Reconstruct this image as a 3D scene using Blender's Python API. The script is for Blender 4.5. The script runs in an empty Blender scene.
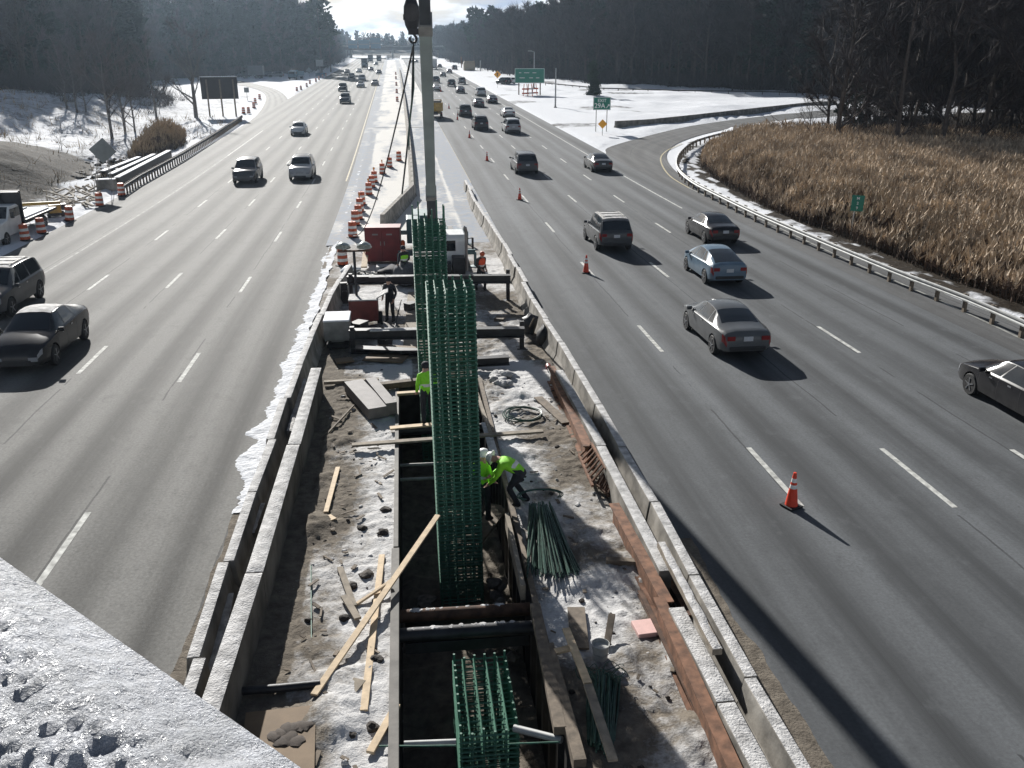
import bpy, bmesh, math, random
import numpy as np
from mathutils import Vector, Matrix, noise, geometry
random.seed(7); RNG = np.random.default_rng(7)
PI = math.pi; R = math.radians
SC = bpy.context.scene; COL = SC.collection

# ------------------------------------------------------------------ camera model (used to turn photo points into places on the ground)
F, CX, CY, CAMH = 880.0, 512.0, 384.0, 10.2
PITCH = math.atan(323 / F); YAW = R(6.81)
def ray(px, py):
    x = (px - CX) / F; y = -(py - CY) / F
    f = math.cos(PITCH) + math.sin(PITCH) * y; u = -math.sin(PITCH) + math.cos(PITCH) * y
    return (f * math.sin(YAW) + x * math.cos(YAW), f * math.cos(YAW) - x * math.sin(YAW), u)
def zr(Y):
    if Y < 45: return 0.0
    if Y < 95: return .00022 * (Y - 45) ** 2
    return .55 + .022 * (Y - 95)
def sx(Y):
    if Y < 40: return 0.0
    if Y < 110: return -.00006 * (Y - 40) ** 2
    return -.294 - .0084 * (Y - 110)
def slope(Y): return math.atan((zr(Y + .5) - zr(Y - .5)))
def W(u, Y, h=0.0): return Vector((u + sx(Y), Y, zr(Y) + h))
def PX(px, py, z=0.0):
    d = ray(px, py); t = (z - CAMH) / d[2]
    return Vector((d[0] * t, d[1] * t, z))
def G(px, py, h=0.0):
    d = ray(px, py); t = 6.0
    while t < 1500:
        if CAMH + d[2] * t < zr(d[1] * t) + h: break
        t *= 1.001
    return Vector((d[0] * t, d[1] * t, zr(d[1] * t) + h))
def PY(px, py, Y):
    d = ray(px, py); t = Y / d[1]
    return Vector((d[0] * t, Y, CAMH + d[2] * t))

# ------------------------------------------------------------------ materials
def nt(name):
    m = bpy.data.materials.new(name); m.use_nodes = True
    n = m.node_tree.nodes; l = m.node_tree.links
    b = n['Principled BSDF']
    return m, n, l, b
def ramp(n, stops):
    r = n.new('ShaderNodeValToRGB'); e = r.color_ramp.elements
    while len(e) < len(stops): e.new(.5)
    for k, (p, c) in enumerate(stops):
        e[k].position = p; e[k].color = (*c, 1) if len(c) == 3 else c
    return r
def mat(name, col, rough=.6, metal=0, var=.25, scale=6, bump=.0, spec=.5, coat=0, col2=None, emit=None):
    m, n, l, b = nt(name)
    c2 = col2 or tuple(c * (1 - var) for c in col); c1 = col if col2 else tuple(min(1, c * (1 + var * .6)) for c in col)
    t = n.new('ShaderNodeTexCoord'); no = n.new('ShaderNodeTexNoise'); no.inputs['Scale'].default_value = scale; no.inputs['Detail'].default_value = 6
    l.new(t.outputs['Object'], no.inputs['Vector'])
    r = ramp(n, [(.32, c2), (.68, c1)]); l.new(no.outputs['Fac'], r.inputs[0]); l.new(r.outputs[0], b.inputs['Base Color'])
    b.inputs['Roughness'].default_value = rough; b.inputs['Metallic'].default_value = metal
    b.inputs['Specular IOR Level'].default_value = spec; b.inputs['Coat Weight'].default_value = coat
    if bump:
        bp = n.new('ShaderNodeBump'); bp.inputs['Strength'].default_value = 1; bp.inputs['Distance'].default_value = bump
        n2 = n.new('ShaderNodeTexNoise'); n2.inputs['Scale'].default_value = scale * 5; n2.inputs['Detail'].default_value = 5
        l.new(t.outputs['Object'], n2.inputs['Vector']); l.new(n2.outputs['Fac'], bp.inputs['Height']); l.new(bp.outputs[0], b.inputs['Normal'])
    return m
MT = {}
def paint(name, c):
    MT[name] = m = mat(name, c, .20, .0, .12, 2.0, 0, .32, .0); n, l = m.node_tree.nodes, m.node_tree.links; b = n['Principled BSDF']
    old = b.inputs['Base Color'].links[0].from_socket; t = n.new('ShaderNodeTexCoord'); s = n.new('ShaderNodeSeparateXYZ'); l.new(t.outputs['Object'], s.inputs[0])      # road salt on the lower body
    r = n.new('ShaderNodeMapRange'); r.inputs['From Min'].default_value = .25; r.inputs['From Max'].default_value = .85; r.inputs['To Min'].default_value = .26; r.inputs['To Max'].default_value = .02; l.new(s.outputs[2], r.inputs['Value'])
    no = n.new('ShaderNodeTexNoise'); no.inputs['Scale'].default_value = 3.5; no.inputs['Detail'].default_value = 5; l.new(t.outputs['Object'], no.inputs['Vector'])
    k = n.new('ShaderNodeMath'); k.operation = 'MULTIPLY'; l.new(r.outputs[0], k.inputs[0]); l.new(no.outputs['Fac'], k.inputs[1])
    q = n.new('ShaderNodeMix'); q.data_type = 'RGBA'; l.new(k.outputs[0], q.inputs['Factor']); l.new(old, q.inputs['A']); q.inputs['B'].default_value = (.24, .235, .22, 1); l.new(q.outputs['Result'], b.inputs['Base Color'])
    return m
def paint_old(name, c): MT[name] = mat(name, c, .42, .0, .12, 2.0, 0, .4, .25); return MT[name]
M_ = lambda k: MT[k]
MT['concrete'] = mat('concrete', (.29, .27, .24), .9, 0, .5, 1.8, .006, .2)
MT['concrete_dirty'] = mat('concrete_dirty', (.25, .235, .21), .9, 0, .5, 1.5, .008, .2)
MT['snow'] = mat('snow', (.84, .85, .88), .75, 0, .06, 9, .02, .3)
MT['snow_dirty'] = mat('snow_dirty', (.50, .49, .48), .8, 0, .4, 5, .03, .3)
MT['black_steel'] = mat('black_steel', (.03, .03, .034), .5, .3, .4, 4, .002)
MT['cap_steel'] = mat('cap_steel', (.15, .14, .125), .75, 0, .35, 3, .003)
MT['concrete_shaded'] = mat('concrete_shaded', (.12, .113, .10), .9, 0, .5, 1.5, .008, .15)  # concrete darkened so the wall blocks' shaded side is in the colour
MT['ice_snow'] = mat('ice_snow', (.55, .54, .54), .8, 0, .3, 7, .012)
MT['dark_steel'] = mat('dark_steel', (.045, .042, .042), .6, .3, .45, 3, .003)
MT['galv'] = mat('galv', (.33, .335, .33), .6, .25, .2, 3)
MT['galv_dull'] = mat('galv_dull', (.28, .275, .26), .6, .3, .25, 3)
MT['rust'] = mat('rust', (.20, .10, .058), .85, .1, .5, 5, .003)
MT['rust_dark'] = mat('rust_dark', (.10, .055, .035), .85, .2, .5, 5, .003)
MT['wood'] = mat('wood', (.58, .44, .28), .75, 0, .22, 7, .002)
MT['wood_grey'] = mat('wood_grey', (.26, .22, .17), .85, 0, .35, 5, .003)
MT['wood_old'] = mat('wood_old', (.17, .135, .10), .85, 0, .4, 6, .003)
MT['plywood'] = mat('plywood', (.20, .14, .085), .8, 0, .22, 2, .002)
MT['epoxy'] = mat('epoxy', (.045, .145, .096), .5, 0, .3, 9, 0, .5)
MT['epoxy_dull'] = mat('epoxy_dull', (.035, .085, .062), .5, 0, .45, 9, 0, .5)
MT['mud'] = mat('mud', (.050, .041, .034), .9, 0, .5, 2.5, .05)
MT['rock'] = mat('rock', (.21, .185, .16), .95, 0, .5, 9, .02)
MT['rubber'] = mat('rubber', (.017, .017, .018), .8, 0, .2, 10)
MT['rim'] = mat('rim', (.40, .41, .43), .3, .85, .1, 10)
MT['plastic_black'] = mat('plastic_black', (.022, .022, .024), .55, 0, .2, 10)
MT['orange'] = mat('orange', (.75, .12, .025), .5, 0, .12, 8)
MT['orange_dirty'] = mat('orange_dirty', (.52, .10, .035), .6, 0, .35, 6)
MT['refl_white'] = mat('refl_white', (.75, .75, .72), .5, 0, .15, 8)
MT['cone_red'] = mat('cone_red', (.75, .060, .022), .45, 0, .12, 8)
MT['hivis'] = mat('hivis', (.30, .80, .03), .7, 0, .12, 12, .004)
MT['hivis_orange'] = mat('hivis_orange', (.85, .10, .03), .7, 0, .15, 12, .004)
MT['cloth_dark'] = mat('cloth_dark', (.025, .026, .032), .85, 0, .3, 12, .004)
MT['cloth_brown'] = mat('cloth_brown', (.06, .045, .035), .85, 0, .3, 12, .004)
MT['cloth_grey'] = mat('cloth_grey', (.10, .105, .115), .85, 0, .3, 12, .004)
MT['skin'] = mat('skin', (.50, .30, .22), .55, 0, .1, 20)
MT['helmet_white'] = mat('helmet_white', (.78, .78, .76), .35, 0, .05, 10)
MT['red_paint'] = mat('red_paint', (.20, .022, .024), .5, 0, .25, 2)
MT['red_dull'] = mat('red_dull', (.16, .03, .025), .6, 0, .35, 3)
MT['teal'] = mat('teal', (.07, .13, .14), .5, .1, .25, 3)
MT['boom_grey'] = mat('boom_grey', (.30, .35, .345), .5, .1, .22, .7)
MT['boom_dark'] = mat('boom_dark', (.05, .058, .07), .5, .2, .3, 1)
MT['white_paint'] = mat('white_paint', (.66, .67, .66), .4, 0, .12, 2, 0, .5, .3)
MT['yellow_paint'] = mat('yellow_paint', (.42, .27, .06), .5, 0, .25, 3)
MT['sign_yellow'] = mat('sign_yellow', (.80, .36, .02), .5, 0, .08, 3)
MT['sign_green'] = mat('sign_green', (.006, .17, .115), .45, 0, .10, 3)
MT['sign_white'] = mat('sign_white', (.72, .76, .74), .5, 0, .05, 3)
MT['sign_blue'] = mat('sign_blue', (.07, .15, .20), .5, 0, .15, 3)
MT['sign_back'] = mat('sign_back', (.17, .19, .19), .5, .2, .15, 2)
MT['sign_back_brown'] = mat('sign_back_brown', (.030, .027, .026), .75, 0, .25, 2)
MT['pink_foam'] = mat('pink_foam', (.72, .47, .43), .8, 0, .08, 8)
MT['bucket'] = mat('bucket', (.40, .40, .38), .5, 0, .2, 9)
MT['form_grey'] = mat('form_grey', (.16, .145, .14), .7, 0, .25, 3, .003)
MT['bark'] = mat('bark', (.075, .06, .052), .9, 0, .35, 3, .01)
MT['bark_grey'] = mat('bark_grey', (.13, .115, .105), .9, 0, .35, 3, .01)
MT['twig'] = mat('twig', (.040, .031, .032), .9, 0, .4, .25)
MT['twig_grey'] = mat('twig_grey', (.075, .062, .058), .9, 0, .4, .3)
MT['needle'] = mat('needle', (.022, .040, .022), .8, 0, .5, .5)
MT['needle_dark'] = mat('needle_dark', (.016, .027, .019), .8, 0, .5, .5)
MT['reed_plume'] = mat('reed_plume', (.50, .40, .295), .85, 0, .5, .35, 0, .2)
MT['reed_stalk'] = mat('reed_stalk', (.13, .095, .075), .9, 0, .45, .3, 0, .2)
MT['brush'] = mat('brush', (.40, .30, .19), .9, 0, .45, .6, 0, .2)
MT['line_white'] = mat('line_white', (.50, .50, .47), .8, 0, .45, 5, 0, .2)
MT['line_faint'] = mat('line_faint', (.30, .30, .28), .8, 0, .5, 2, 0, .2)
MT['line_yellow'] = mat('line_yellow', (.42, .36, .22), .8, 0, .3, 3)
MT['plate'] = mat('plate', (.55, .56, .58), .5, 0, .15, 25)
MT['bridge_dark'] = mat('bridge_dark', (.10, .095, .09), .85, 0, .25, .3)
MT['lamp_glass'] = mat('lamp_glass', (.32, .36, .35), .25, .2, .1, 8)
MT['tarp'] = mat('tarp', (.52, .56, .60), .5, 0, .15, 4)
MT['hose'] = mat('hose', (.02, .024, .026), .6, 0, .2, 5)
def glassmat(name, c, rough=.08):
    m, n, l, b = nt(name); b.inputs['Base Color'].default_value = (*c, 1); b.inputs['Roughness'].default_value = rough
    b.inputs['Specular IOR Level'].default_value = .65; return m
MT['glass'] = glassmat('car_glass', (.012, .016, .020))
MT['lens_red'] = glassmat('lens_red', (.22, .008, .010), .2)
MT['lens_clear'] = glassmat('lens_clear', (.26, .27, .29), .12)
MT['lens_amber'] = glassmat('lens_amber', (.70, .25, .02), .2)
for k, c in dict(p_silver=(.36, .37, .38), p_black=(.014, .014, .017), p_darkgrey=(.055, .058, .064), p_white=(.62, .63, .63), p_blue=(.13, .19, .25),
                 p_navy=(.02, .026, .045), p_green=(.03, .05, .048), p_champagne=(.33, .31, .27), p_maroon=(.07, .018, .02), p_grey=(.18, .185, .19), p_graphite=(.095, .10, .105), p_tan=(.32, .25, .16)).items(): paint(k, c)

# ------------------------------------------------------------------ mesh builder
class MB:
    def __init__(s): s.v = []; s.f = []; s.m = []
    def add(s, vs, fs, mi=0):
        o = len(s.v); s.v += [tuple(v) for v in vs]
        for f in fs: s.f.append(tuple(i + o for i in f)); s.m.append(mi)
        return s
    def box(s, c, size, rz=0, mi=0, rot=None, taper=1.0):
        hx, hy, hz = size[0] / 2, size[1] / 2, size[2] / 2
        M = rot if rot is not None else Matrix.Rotation(rz, 3, 'Z')
        vs = [Vector(c) + M @ Vector((x * hx * (taper if z > 0 else 1), y * hy * (taper if z > 0 else 1), z * hz)) for z in (-1, 1) for x, y in ((-1, -1), (1, -1), (1, 1), (-1, 1))]
        return s.add(vs, [(3, 2, 1, 0), (4, 5, 6, 7), (0, 1, 5, 4), (1, 2, 6, 5), (2, 3, 7, 6), (3, 0, 4, 7)], mi)
    def beam(s, a, b, w, h, mi=0, lift=True):
        a, b = Vector(a), Vector(b); d = (b - a); L = d.length; d.normalize()
        up = Vector((0, 0, 1)) if abs(d.z) < .95 else Vector((0, 1, 0))
        sd = d.cross(up).normalized(); u = sd.cross(d).normalized()
        off = u * (h / 2 if lift else 0)
        vs = [p + off + sd * (x * w / 2) + u * (z * h / 2) for p in (a, b) for x, z in ((-1, -1), (1, -1), (1, 1), (-1, 1))]
        return s.add(vs, [(0, 1, 2, 3), (7, 6, 5, 4), (0, 4, 5, 1), (1, 5, 6, 2), (2, 6, 7, 3), (3, 7, 4, 0)], mi)
    def hbeam(s, a, b, w, h, t=.03, mi=0):
        a, b = Vector(a), Vector(b); z = Vector((0, 0, 1))
        s.beam(a, b, w, t, mi); s.beam(a + z * (h - t), b + z * (h - t), w, t, mi); s.beam(a + z * t, b + z * t, t, h - 2 * t, mi)
        return s
    def path(s, pts, r, n=6, mi=0, cap=True):
        pts = [Vector(p) for p in pts]; rs = r if isinstance(r, (list, tuple)) else [r] * len(pts)
        o = len(s.v); ref = None
        for i, p in enumerate(pts):
            d = (pts[min(i + 1, len(pts) - 1)] - pts[max(i - 1, 0)])
            d = d.normalized() if d.length > 1e-9 else Vector((0, 0, 1))
            if ref is None: ref = Vector((0, 0, 1)) if abs(d.z) < .9 else Vector((1, 0, 0))
            sd = d.cross(ref); sd = sd.normalized() if sd.length > 1e-6 else d.orthogonal().normalized()
            u = sd.cross(d).normalized(); ref = u
            for k in range(n):
                a = 2 * PI * k / n; s.v.append(tuple(p + sd * (math.cos(a) * rs[i]) + u * (math.sin(a) * rs[i])))
        for i in range(len(pts) - 1):
            for k in range(n):
                s.f.append((o + i * n + k, o + i * n + (k + 1) % n, o + (i + 1) * n + (k + 1) % n, o + (i + 1) * n + k)); s.m.append(mi)
        if cap and n > 2:
            s.f.append(tuple(o + k for k in reversed(range(n)))); s.m.append(mi)
            s.f.append(tuple(o + (len(pts) - 1) * n + k for k in range(n))); s.m.append(mi)
        return s
    def lathe(s, prof, n=16, c=(0, 0, 0), mi=0, M=None):
        o = len(s.v); M = M or Matrix.Identity(3); c = Vector(c)
        ms = mi if isinstance(mi, (list, tuple)) else [mi] * (len(prof) - 1)
        for r, z in prof:
            for k in range(n):
                a = 2 * PI * k / n; s.v.append(tuple(c + M @ Vector((r * math.cos(a), r * math.sin(a), z))))
        for i in range(len(prof) - 1):
            for k in range(n):
                s.f.append((o + i * n + k, o + i * n + (k + 1) % n, o + (i + 1) * n + (k + 1) % n, o + (i + 1) * n + k)); s.m.append(ms[i])
        if prof[0][0] > 1e-4: s.f.append(tuple(o + k for k in reversed(range(n)))); s.m.append(ms[0])
        if prof[-1][0] > 1e-4: s.f.append(tuple(o + (len(prof) - 1) * n + k for k in range(n))); s.m.append(ms[-1])
        return s
    def prism(s, poly, a, b, mi=0):
        # poly in (across, up) swept from a to b
        a, b = Vector(a), Vector(b); d = b - a; d.z = 0; d.normalize(); sd = d.cross(Vector((0, 0, 1))); n = len(poly)
        vs = [p + sd * x + Vector((0, 0, z)) for p in (a, b) for x, z in poly]
        fs = [tuple(reversed(range(n))), tuple(range(n, 2 * n))] + [(i, (i + 1) % n, n + (i + 1) % n, n + i) for i in range(n)]
        fs = [tuple(reversed(f)) for f in fs]
        return s.add(vs, fs, mi)
    def rock(s, c, r, seed, mi=0, sq=.6):
        bm = bmesh.new(); bmesh.ops.create_icosphere(bm, subdivisions=2, radius=1)
        for v in bm.verts:
            q = v.co.copy(); k = 1 + .55 * noise.noise(q * 1.3 + Vector((seed * 3.1, seed, 0)))
            v.co = q * r * k; v.co.z *= sq
        vs = [v.co + Vector(c) for v in bm.verts]; fs = [tuple(x.index for x in f.verts) for f in bm.faces]; bm.free()
        return s.add(vs, fs, mi)
    def build(s, name, mats, parent=None, smooth=None, bevel=0, loc=None):
        me = bpy.data.meshes.new(name); me.from_pydata(s.v, [], s.f)
        mats = mats if isinstance(mats, (list, tuple)) else [mats]
        for m in mats: me.materials.append(MT[m] if isinstance(m, str) else m)
        if len(mats) > 1: me.polygons.foreach_set('material_index', s.m)
        if bevel:
            bm = bmesh.new(); bm.from_mesh(me)
            es = [e for e in bm.edges if len(e.link_faces) == 2 and e.calc_face_angle(0) > R(35)]
            bmesh.ops.bevel(bm, geom=es, offset=bevel, segments=2, affect='EDGES', profile=.5, clamp_overlap=True)
            bm.to_mesh(me); bm.free()
        if smooth:
            me.polygons.foreach_set('use_smooth', [True] * len(me.polygons)); me.set_sharp_from_angle(angle=R(smooth))
        me.update()
        o = bpy.data.objects.new(name, me); COL.objects.link(o)
        if parent is not None: o.parent = parent
        if loc is not None: o.location = loc
        return o
def tag(o, label=None, cat=None, group=None, kind=None):
    if label: o['label'] = label
    if cat: o['category'] = cat
    if group: o['group'] = group
    if kind: o['kind'] = kind
    return o
def empty(name, loc, label=None, cat=None, group=None, rz=0, pitch=0):
    o = bpy.data.objects.new(name, None); COL.objects.link(o); o.empty_display_size = .2
    o.location = loc; o.rotation_euler = (pitch, 0, rz); tag(o, label, cat, group); return o
KIDS = {}
def kids(o): return [c for c in bpy.data.objects if c.parent is o]
def copy_tree(o, parent=None, table=None):
    if table is None:
        table = {}
        for c in bpy.data.objects:
            if c.parent: table.setdefault(c.parent.name, []).append(c)
    c = o.copy(); COL.objects.link(c)
    if parent is not None: c.parent = parent
    for ch in table.get(o.name, []): copy_tree(ch, c, table)
    return c
ONES = ['', 'first', 'second', 'third', 'fourth', 'fifth', 'sixth', 'seventh', 'eighth', 'ninth', 'tenth', 'eleventh', 'twelfth', 'thirteenth', 'fourteenth', 'fifteenth', 'sixteenth', 'seventeenth', 'eighteenth', 'nineteenth']
TENS = ['', '', 'twent', 'thirt', 'fort', 'fift', 'sixt', 'sevent', 'eight', 'ninet']
def nth(n):
    if n < 20: return ONES[n]
    return TENS[n // 10] + ('ieth' if n % 10 == 0 else 'y-' + ONES[n % 10])
def fbm(x, y, z=0, o=4):
    t = 0; a = 1
    for _ in range(o): t += a * noise.noise(Vector((x, y, z))); a *= .5; x *= 2.03; y *= 2.03; z += 7.1
    return t
def sm(x, a, b):
    t = min(1, max(0, (x - a) / (b - a))); return t * t * (3 - 2 * t)

# ------------------------------------------------------------------ camera, light, sky
cam_d = bpy.data.cameras.new('camera'); cam = bpy.data.objects.new('camera', cam_d); COL.objects.link(cam)
cam_d.sensor_width = 36; cam_d.lens = 36 * F / 1024; cam_d.clip_start = .05; cam_d.clip_end = 6000
cam.location = (0, 0, CAMH); cam.rotation_euler = (PI / 2 - PITCH, 0, -YAW); SC.camera = cam
SUN_AZ, SUN_EL = R(-15.5), R(25)                                      # azimuth from +Y, negative towards -X
sd_ = Vector((math.sin(SUN_AZ) * math.cos(SUN_EL), math.cos(SUN_AZ) * math.cos(SUN_EL), math.sin(SUN_EL)))
sl = bpy.data.lights.new('sun', 'SUN'); sl.energy = 5.0; sl.angle = R(.53); sl.color = (1, .975, .93)
so = bpy.data.objects.new('sun', sl); COL.objects.link(so); so.rotation_euler = sd_.to_track_quat('Z', 'Y').to_euler(); so.location = (0, 0, 60)
wd = bpy.data.worlds.new('World'); SC.world = wd; wd.use_nodes = True
wn, wl = wd.node_tree.nodes, wd.node_tree.links; bg = wn['Background']
sky = wn.new('ShaderNodeTexSky'); sky.sky_type = 'NISHITA'; sky.sun_disc = False; sky.sun_elevation = SUN_EL; sky.sun_rotation = SUN_AZ
sky.air_density = 1.0; sky.dust_density = 1.2; sky.ozone_density = 1.5
tc = wn.new('ShaderNodeTexCoord'); mp = wn.new('ShaderNodeMapping'); mp.inputs['Scale'].default_value = (1, 1, 3.6)
cn = wn.new('ShaderNodeTexNoise'); cn.inputs['Scale'].default_value = 5.5; cn.inputs['Detail'].default_value = 9; cn.inputs['Roughness'].default_value = .58
cr = ramp(wn, [(.26, (0, 0, 0)), (.44, (1, 1, 1))])
c2 = wn.new('ShaderNodeTexNoise'); c2.inputs['Scale'].default_value = 11; c2.inputs['Detail'].default_value = 7
cc = ramp(wn, [(.42, (9, 10.6, 13.5)), (.56, (25, 25.5, 25.5))])
mx = wn.new('ShaderNodeMix'); mx.data_type = 'RGBA'
wl.new(tc.outputs['Generated'], mp.inputs['Vector']); wl.new(mp.outputs[0], cn.inputs['Vector']); wl.new(mp.outputs[0], c2.inputs['Vector'])
wl.new(cn.outputs['Fac'], cr.inputs[0]); wl.new(c2.outputs['Fac'], cc.inputs[0])
sz = wn.new('ShaderNodeSeparateXYZ'); wl.new(tc.outputs['Generated'], sz.inputs[0]); mr = wn.new('ShaderNodeMapRange'); mr.inputs['From Min'].default_value = .10; mr.inputs['From Max'].default_value = .30; mr.inputs['To Min'].default_value = 1; mr.inputs['To Max'].default_value = .04; wl.new(sz.outputs[2], mr.inputs['Value'])
mm = wn.new('ShaderNodeMath'); mm.operation = 'MULTIPLY'; wl.new(cr.outputs[0], mm.inputs[0]); wl.new(mr.outputs[0], mm.inputs[1]); wl.new(mm.outputs[0], mx.inputs['Factor']); wl.new(sky.outputs[0], mx.inputs['A']); wl.new(cc.outputs[0], mx.inputs['B'])
wl.new(mx.outputs['Result'], bg.inputs['Color']); bg.inputs['Strength'].default_value = .031
SC.view_settings.view_transform = 'Standard'; SC.view_settings.look = 'None'; SC.view_settings.exposure = .70; SC.view_settings.gamma = 1
SC.render.engine = 'CYCLES'
SC.cycles.max_bounces = 5; SC.cycles.diffuse_bounces = 2; SC.cycles.glossy_bounces = 2; SC.cycles.volume_bounces = 0; SC.cycles.transparent_max_bounces = 4
SC.cycles.use_denoising = True; SC.cycles.caustics_reflective = False; SC.cycles.caustics_refractive = False
# ------------------------------------------------------------------ surfaces of the setting
def math_(n, l, op, a, b=None, c=None):
    q = n.new('ShaderNodeMath'); q.operation = op
    for i, x in enumerate((a, b, c)):
        if x is None: continue
        if isinstance(x, (int, float)): q.inputs[i].default_value = x
        else: l.new(x, q.inputs[i])
    return q.outputs[0]
def mixc(n, l, f, a, b):
    q = n.new('ShaderNodeMix'); q.data_type = 'RGBA'
    for k, x in (('Factor', f), ('A', a), ('B', b)):
        if isinstance(x, (int, float)): q.inputs[k].default_value = x
        elif isinstance(x, tuple): q.inputs[k].default_value = (*x, 1)
        else: l.new(x, q.inputs[k])
    return q.outputs['Result']
def noise_(n, l, vec, scale, detail=5, rough=.55):
    q = n.new('ShaderNodeTexNoise'); q.inputs['Scale'].default_value = scale; q.inputs['Detail'].default_value = detail; q.inputs['Roughness'].default_value = rough
    l.new(vec, q.inputs['Vector']); return q.outputs['Fac']
def mapr(n, l, x, a, b, c=0, d=1):
    q = n.new('ShaderNodeMapRange'); q.inputs['From Min'].default_value = a; q.inputs['From Max'].default_value = b
    q.inputs['To Min'].default_value = c; q.inputs['To Max'].default_value = d; l.new(x, q.inputs['Value']); return q.outputs[0]
def scaled(n, l, vec, s):
    q = n.new('ShaderNodeMapping'); q.inputs['Scale'].default_value = s; l.new(vec, q.inputs['Vector']); return q.outputs[0]

def asphalt(name, base, track=.3, spec=.22, rough=.74):
    m, n, l, b = nt(name)
    uv = n.new('ShaderNodeUVMap').outputs[0]; ob = n.new('ShaderNodeTexCoord').outputs['Object']
    sp = n.new('ShaderNodeSeparateXYZ'); l.new(uv, sp.inputs[0]); u = sp.outputs[0]
    wob = math_(n, l, 'MULTIPLY_ADD', noise_(n, l, scaled(n, l, ob, (.02, .05, 1)), 1.0, 2), .10, -.05)
    uu = math_(n, l, 'ADD', u, wob)
    tr = math_(n, l, 'MULTIPLY_ADD', math_(n, l, 'COSINE', math_(n, l, 'MULTIPLY', uu, 4 * PI)), .5, .5)    # 1 between the tracks, 0 in the wheel tracks
    st = noise_(n, l, scaled(n, l, ob, (1.3, .025, 1)), 1.0, 6, .6)                                            # salt streaks along the lanes
    bl = noise_(n, l, scaled(n, l, ob, (.22, .05, 1)), 1.0, 4)
    fine = noise_(n, l, ob, 14, 6, .7)
    sal = mapr(n, l, math_(n, l, 'ADD', math_(n, l, 'MULTIPLY', st, .75), math_(n, l, 'ADD', math_(n, l, 'MULTIPLY', tr, track * .55), math_(n, l, 'MULTIPLY', bl, .35))), .44, .98)
    c = mixc(n, l, sal, tuple(x * .46 for x in base), tuple(x * 1.95 for x in base))
    c = mixc(n, l, mapr(n, l, fine, .3, .72, 0, .55), c, tuple(x * .55 for x in base))
    fr = math_(n, l, 'FRACT', math_(n, l, 'ADD', math_(n, l, 'ADD', u, .53), math_(n, l, 'MULTIPLY_ADD', noise_(n, l, scaled(n, l, ob, (.5, .35, 1)), 1.0, 5, .65), .05, -.025)))
    cr = math_(n, l, 'LESS_THAN', math_(n, l, 'ABSOLUTE', math_(n, l, 'SUBTRACT', fr, .5)), .008)
    gap = math_(n, l, 'GREATER_THAN', noise_(n, l, scaled(n, l, ob, (.3, .12, 1)), 1.0, 3), .47)
    c = mixc(n, l, math_(n, l, 'MULTIPLY', math_(n, l, 'MULTIPLY', cr, gap), .6), c, (.022, .022, .024))
    mot = noise_(n, l, scaled(n, l, ob, (1, .6, 1)), 1.6, 6, .7); c = mixc(n, l, mapr(n, l, mot, .30, .48, .32, 0), c, tuple(x * .45 for x in base)); c = mixc(n, l, mapr(n, l, mot, .56, .74, 0, .28), c, tuple(x * 1.8 for x in base))
    # a few irregular stains
    spot = mapr(n, l, noise_(n, l, ob, .55, 3), .66, .74)
    c = mixc(n, l, math_(n, l, 'MULTIPLY', spot, .30), c, tuple(x * .5 for x in base))
    l.new(c, b.inputs['Base Color'])
    l.new(mapr(n, l, fine, .2, .8, rough, rough + .18), b.inputs['Roughness']); b.inputs['Specular IOR Level'].default_value = spec
    bp = n.new('ShaderNodeBump'); bp.inputs['Distance'].default_value = .004; l.new(noise_(n, l, ob, 45, 3, .7), bp.inputs['Height']); l.new(bp.outputs[0], b.inputs['Normal'])
    MT[name] = m
asphalt('asphalt_left', (.106, .104, .098), .80, .23, .75); asphalt('asphalt_right', (.093, .098, .103), .42); asphalt('asphalt_ramp', (.104, .105, .106), .18)

def snowground(name, snowc, dirt_or_sky, dirt2, sc=1.0, lo=.42, hi=.58, bump=.06, speck=.0):
    """snow lying over soil or sky-tinted ice; the point attribute 'snow' says how much of it (0..1)"""
    m, n, l, b = nt(name)
    ob = n.new('ShaderNodeTexCoord').outputs['Object']; at = n.new('ShaderNodeAttribute'); at.attribute_name = 'snow'
    big = noise_(n, l, ob, .35 * sc, 6, .6); mid = noise_(n, l, ob, 2.2 * sc, 7, .62); fi = noise_(n, l, ob, 11 * sc, 5, .65)
    x = math_(n, l, 'ADD', math_(n, l, 'MULTIPLY', big, .35), math_(n, l, 'ADD', math_(n, l, 'MULTIPLY', mid, .45), math_(n, l, 'MULTIPLY', fi, .20)))
    x = math_(n, l, 'ADD', x, math_(n, l, 'SUBTRACT', at.outputs['Fac'], .5))
    f = mapr(n, l, x, lo, hi)
    d = mixc(n, l, mapr(n, l, mid, .35, .65), dirt_or_sky, dirt2)
    s = mixc(n, l, mapr(n, l, fi, .3, .7), tuple(c * .90 for c in snowc), snowc)
    c = mixc(n, l, f, d, s)
    if speck:
        sp = mapr(n, l, noise_(n, l, ob, 7 * sc, 6, .75), .60, .66)
        c = mixc(n, l, math_(n, l, 'MULTIPLY', sp, speck), c, tuple(q * .55 for q in dirt_or_sky))
    l.new(c, b.inputs['Base Color']); b.inputs['Roughness'].default_value = .85; b.inputs['Specular IOR Level'].default_value = .06
    bp = n.new('ShaderNodeBump'); bp.inputs['Distance'].default_value = bump; bp.inputs['Strength'].default_value = .9
    l.new(math_(n, l, 'ADD', mid, math_(n, l, 'MULTIPLY', fi, .5)), bp.inputs['Height']); l.new(bp.outputs[0], b.inputs['Normal'])
    MT[name] = m
snowground('ground_snow', (.73, .745, .775), (.050, .040, .030), (.026, .021, .016), .55, .40, .60, .14)
snowground('median_dirt', (.62, .61, .60), (.205, .178, .145), (.11, .095, .078), 1.7, .38, .60, .05, .40)
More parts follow.
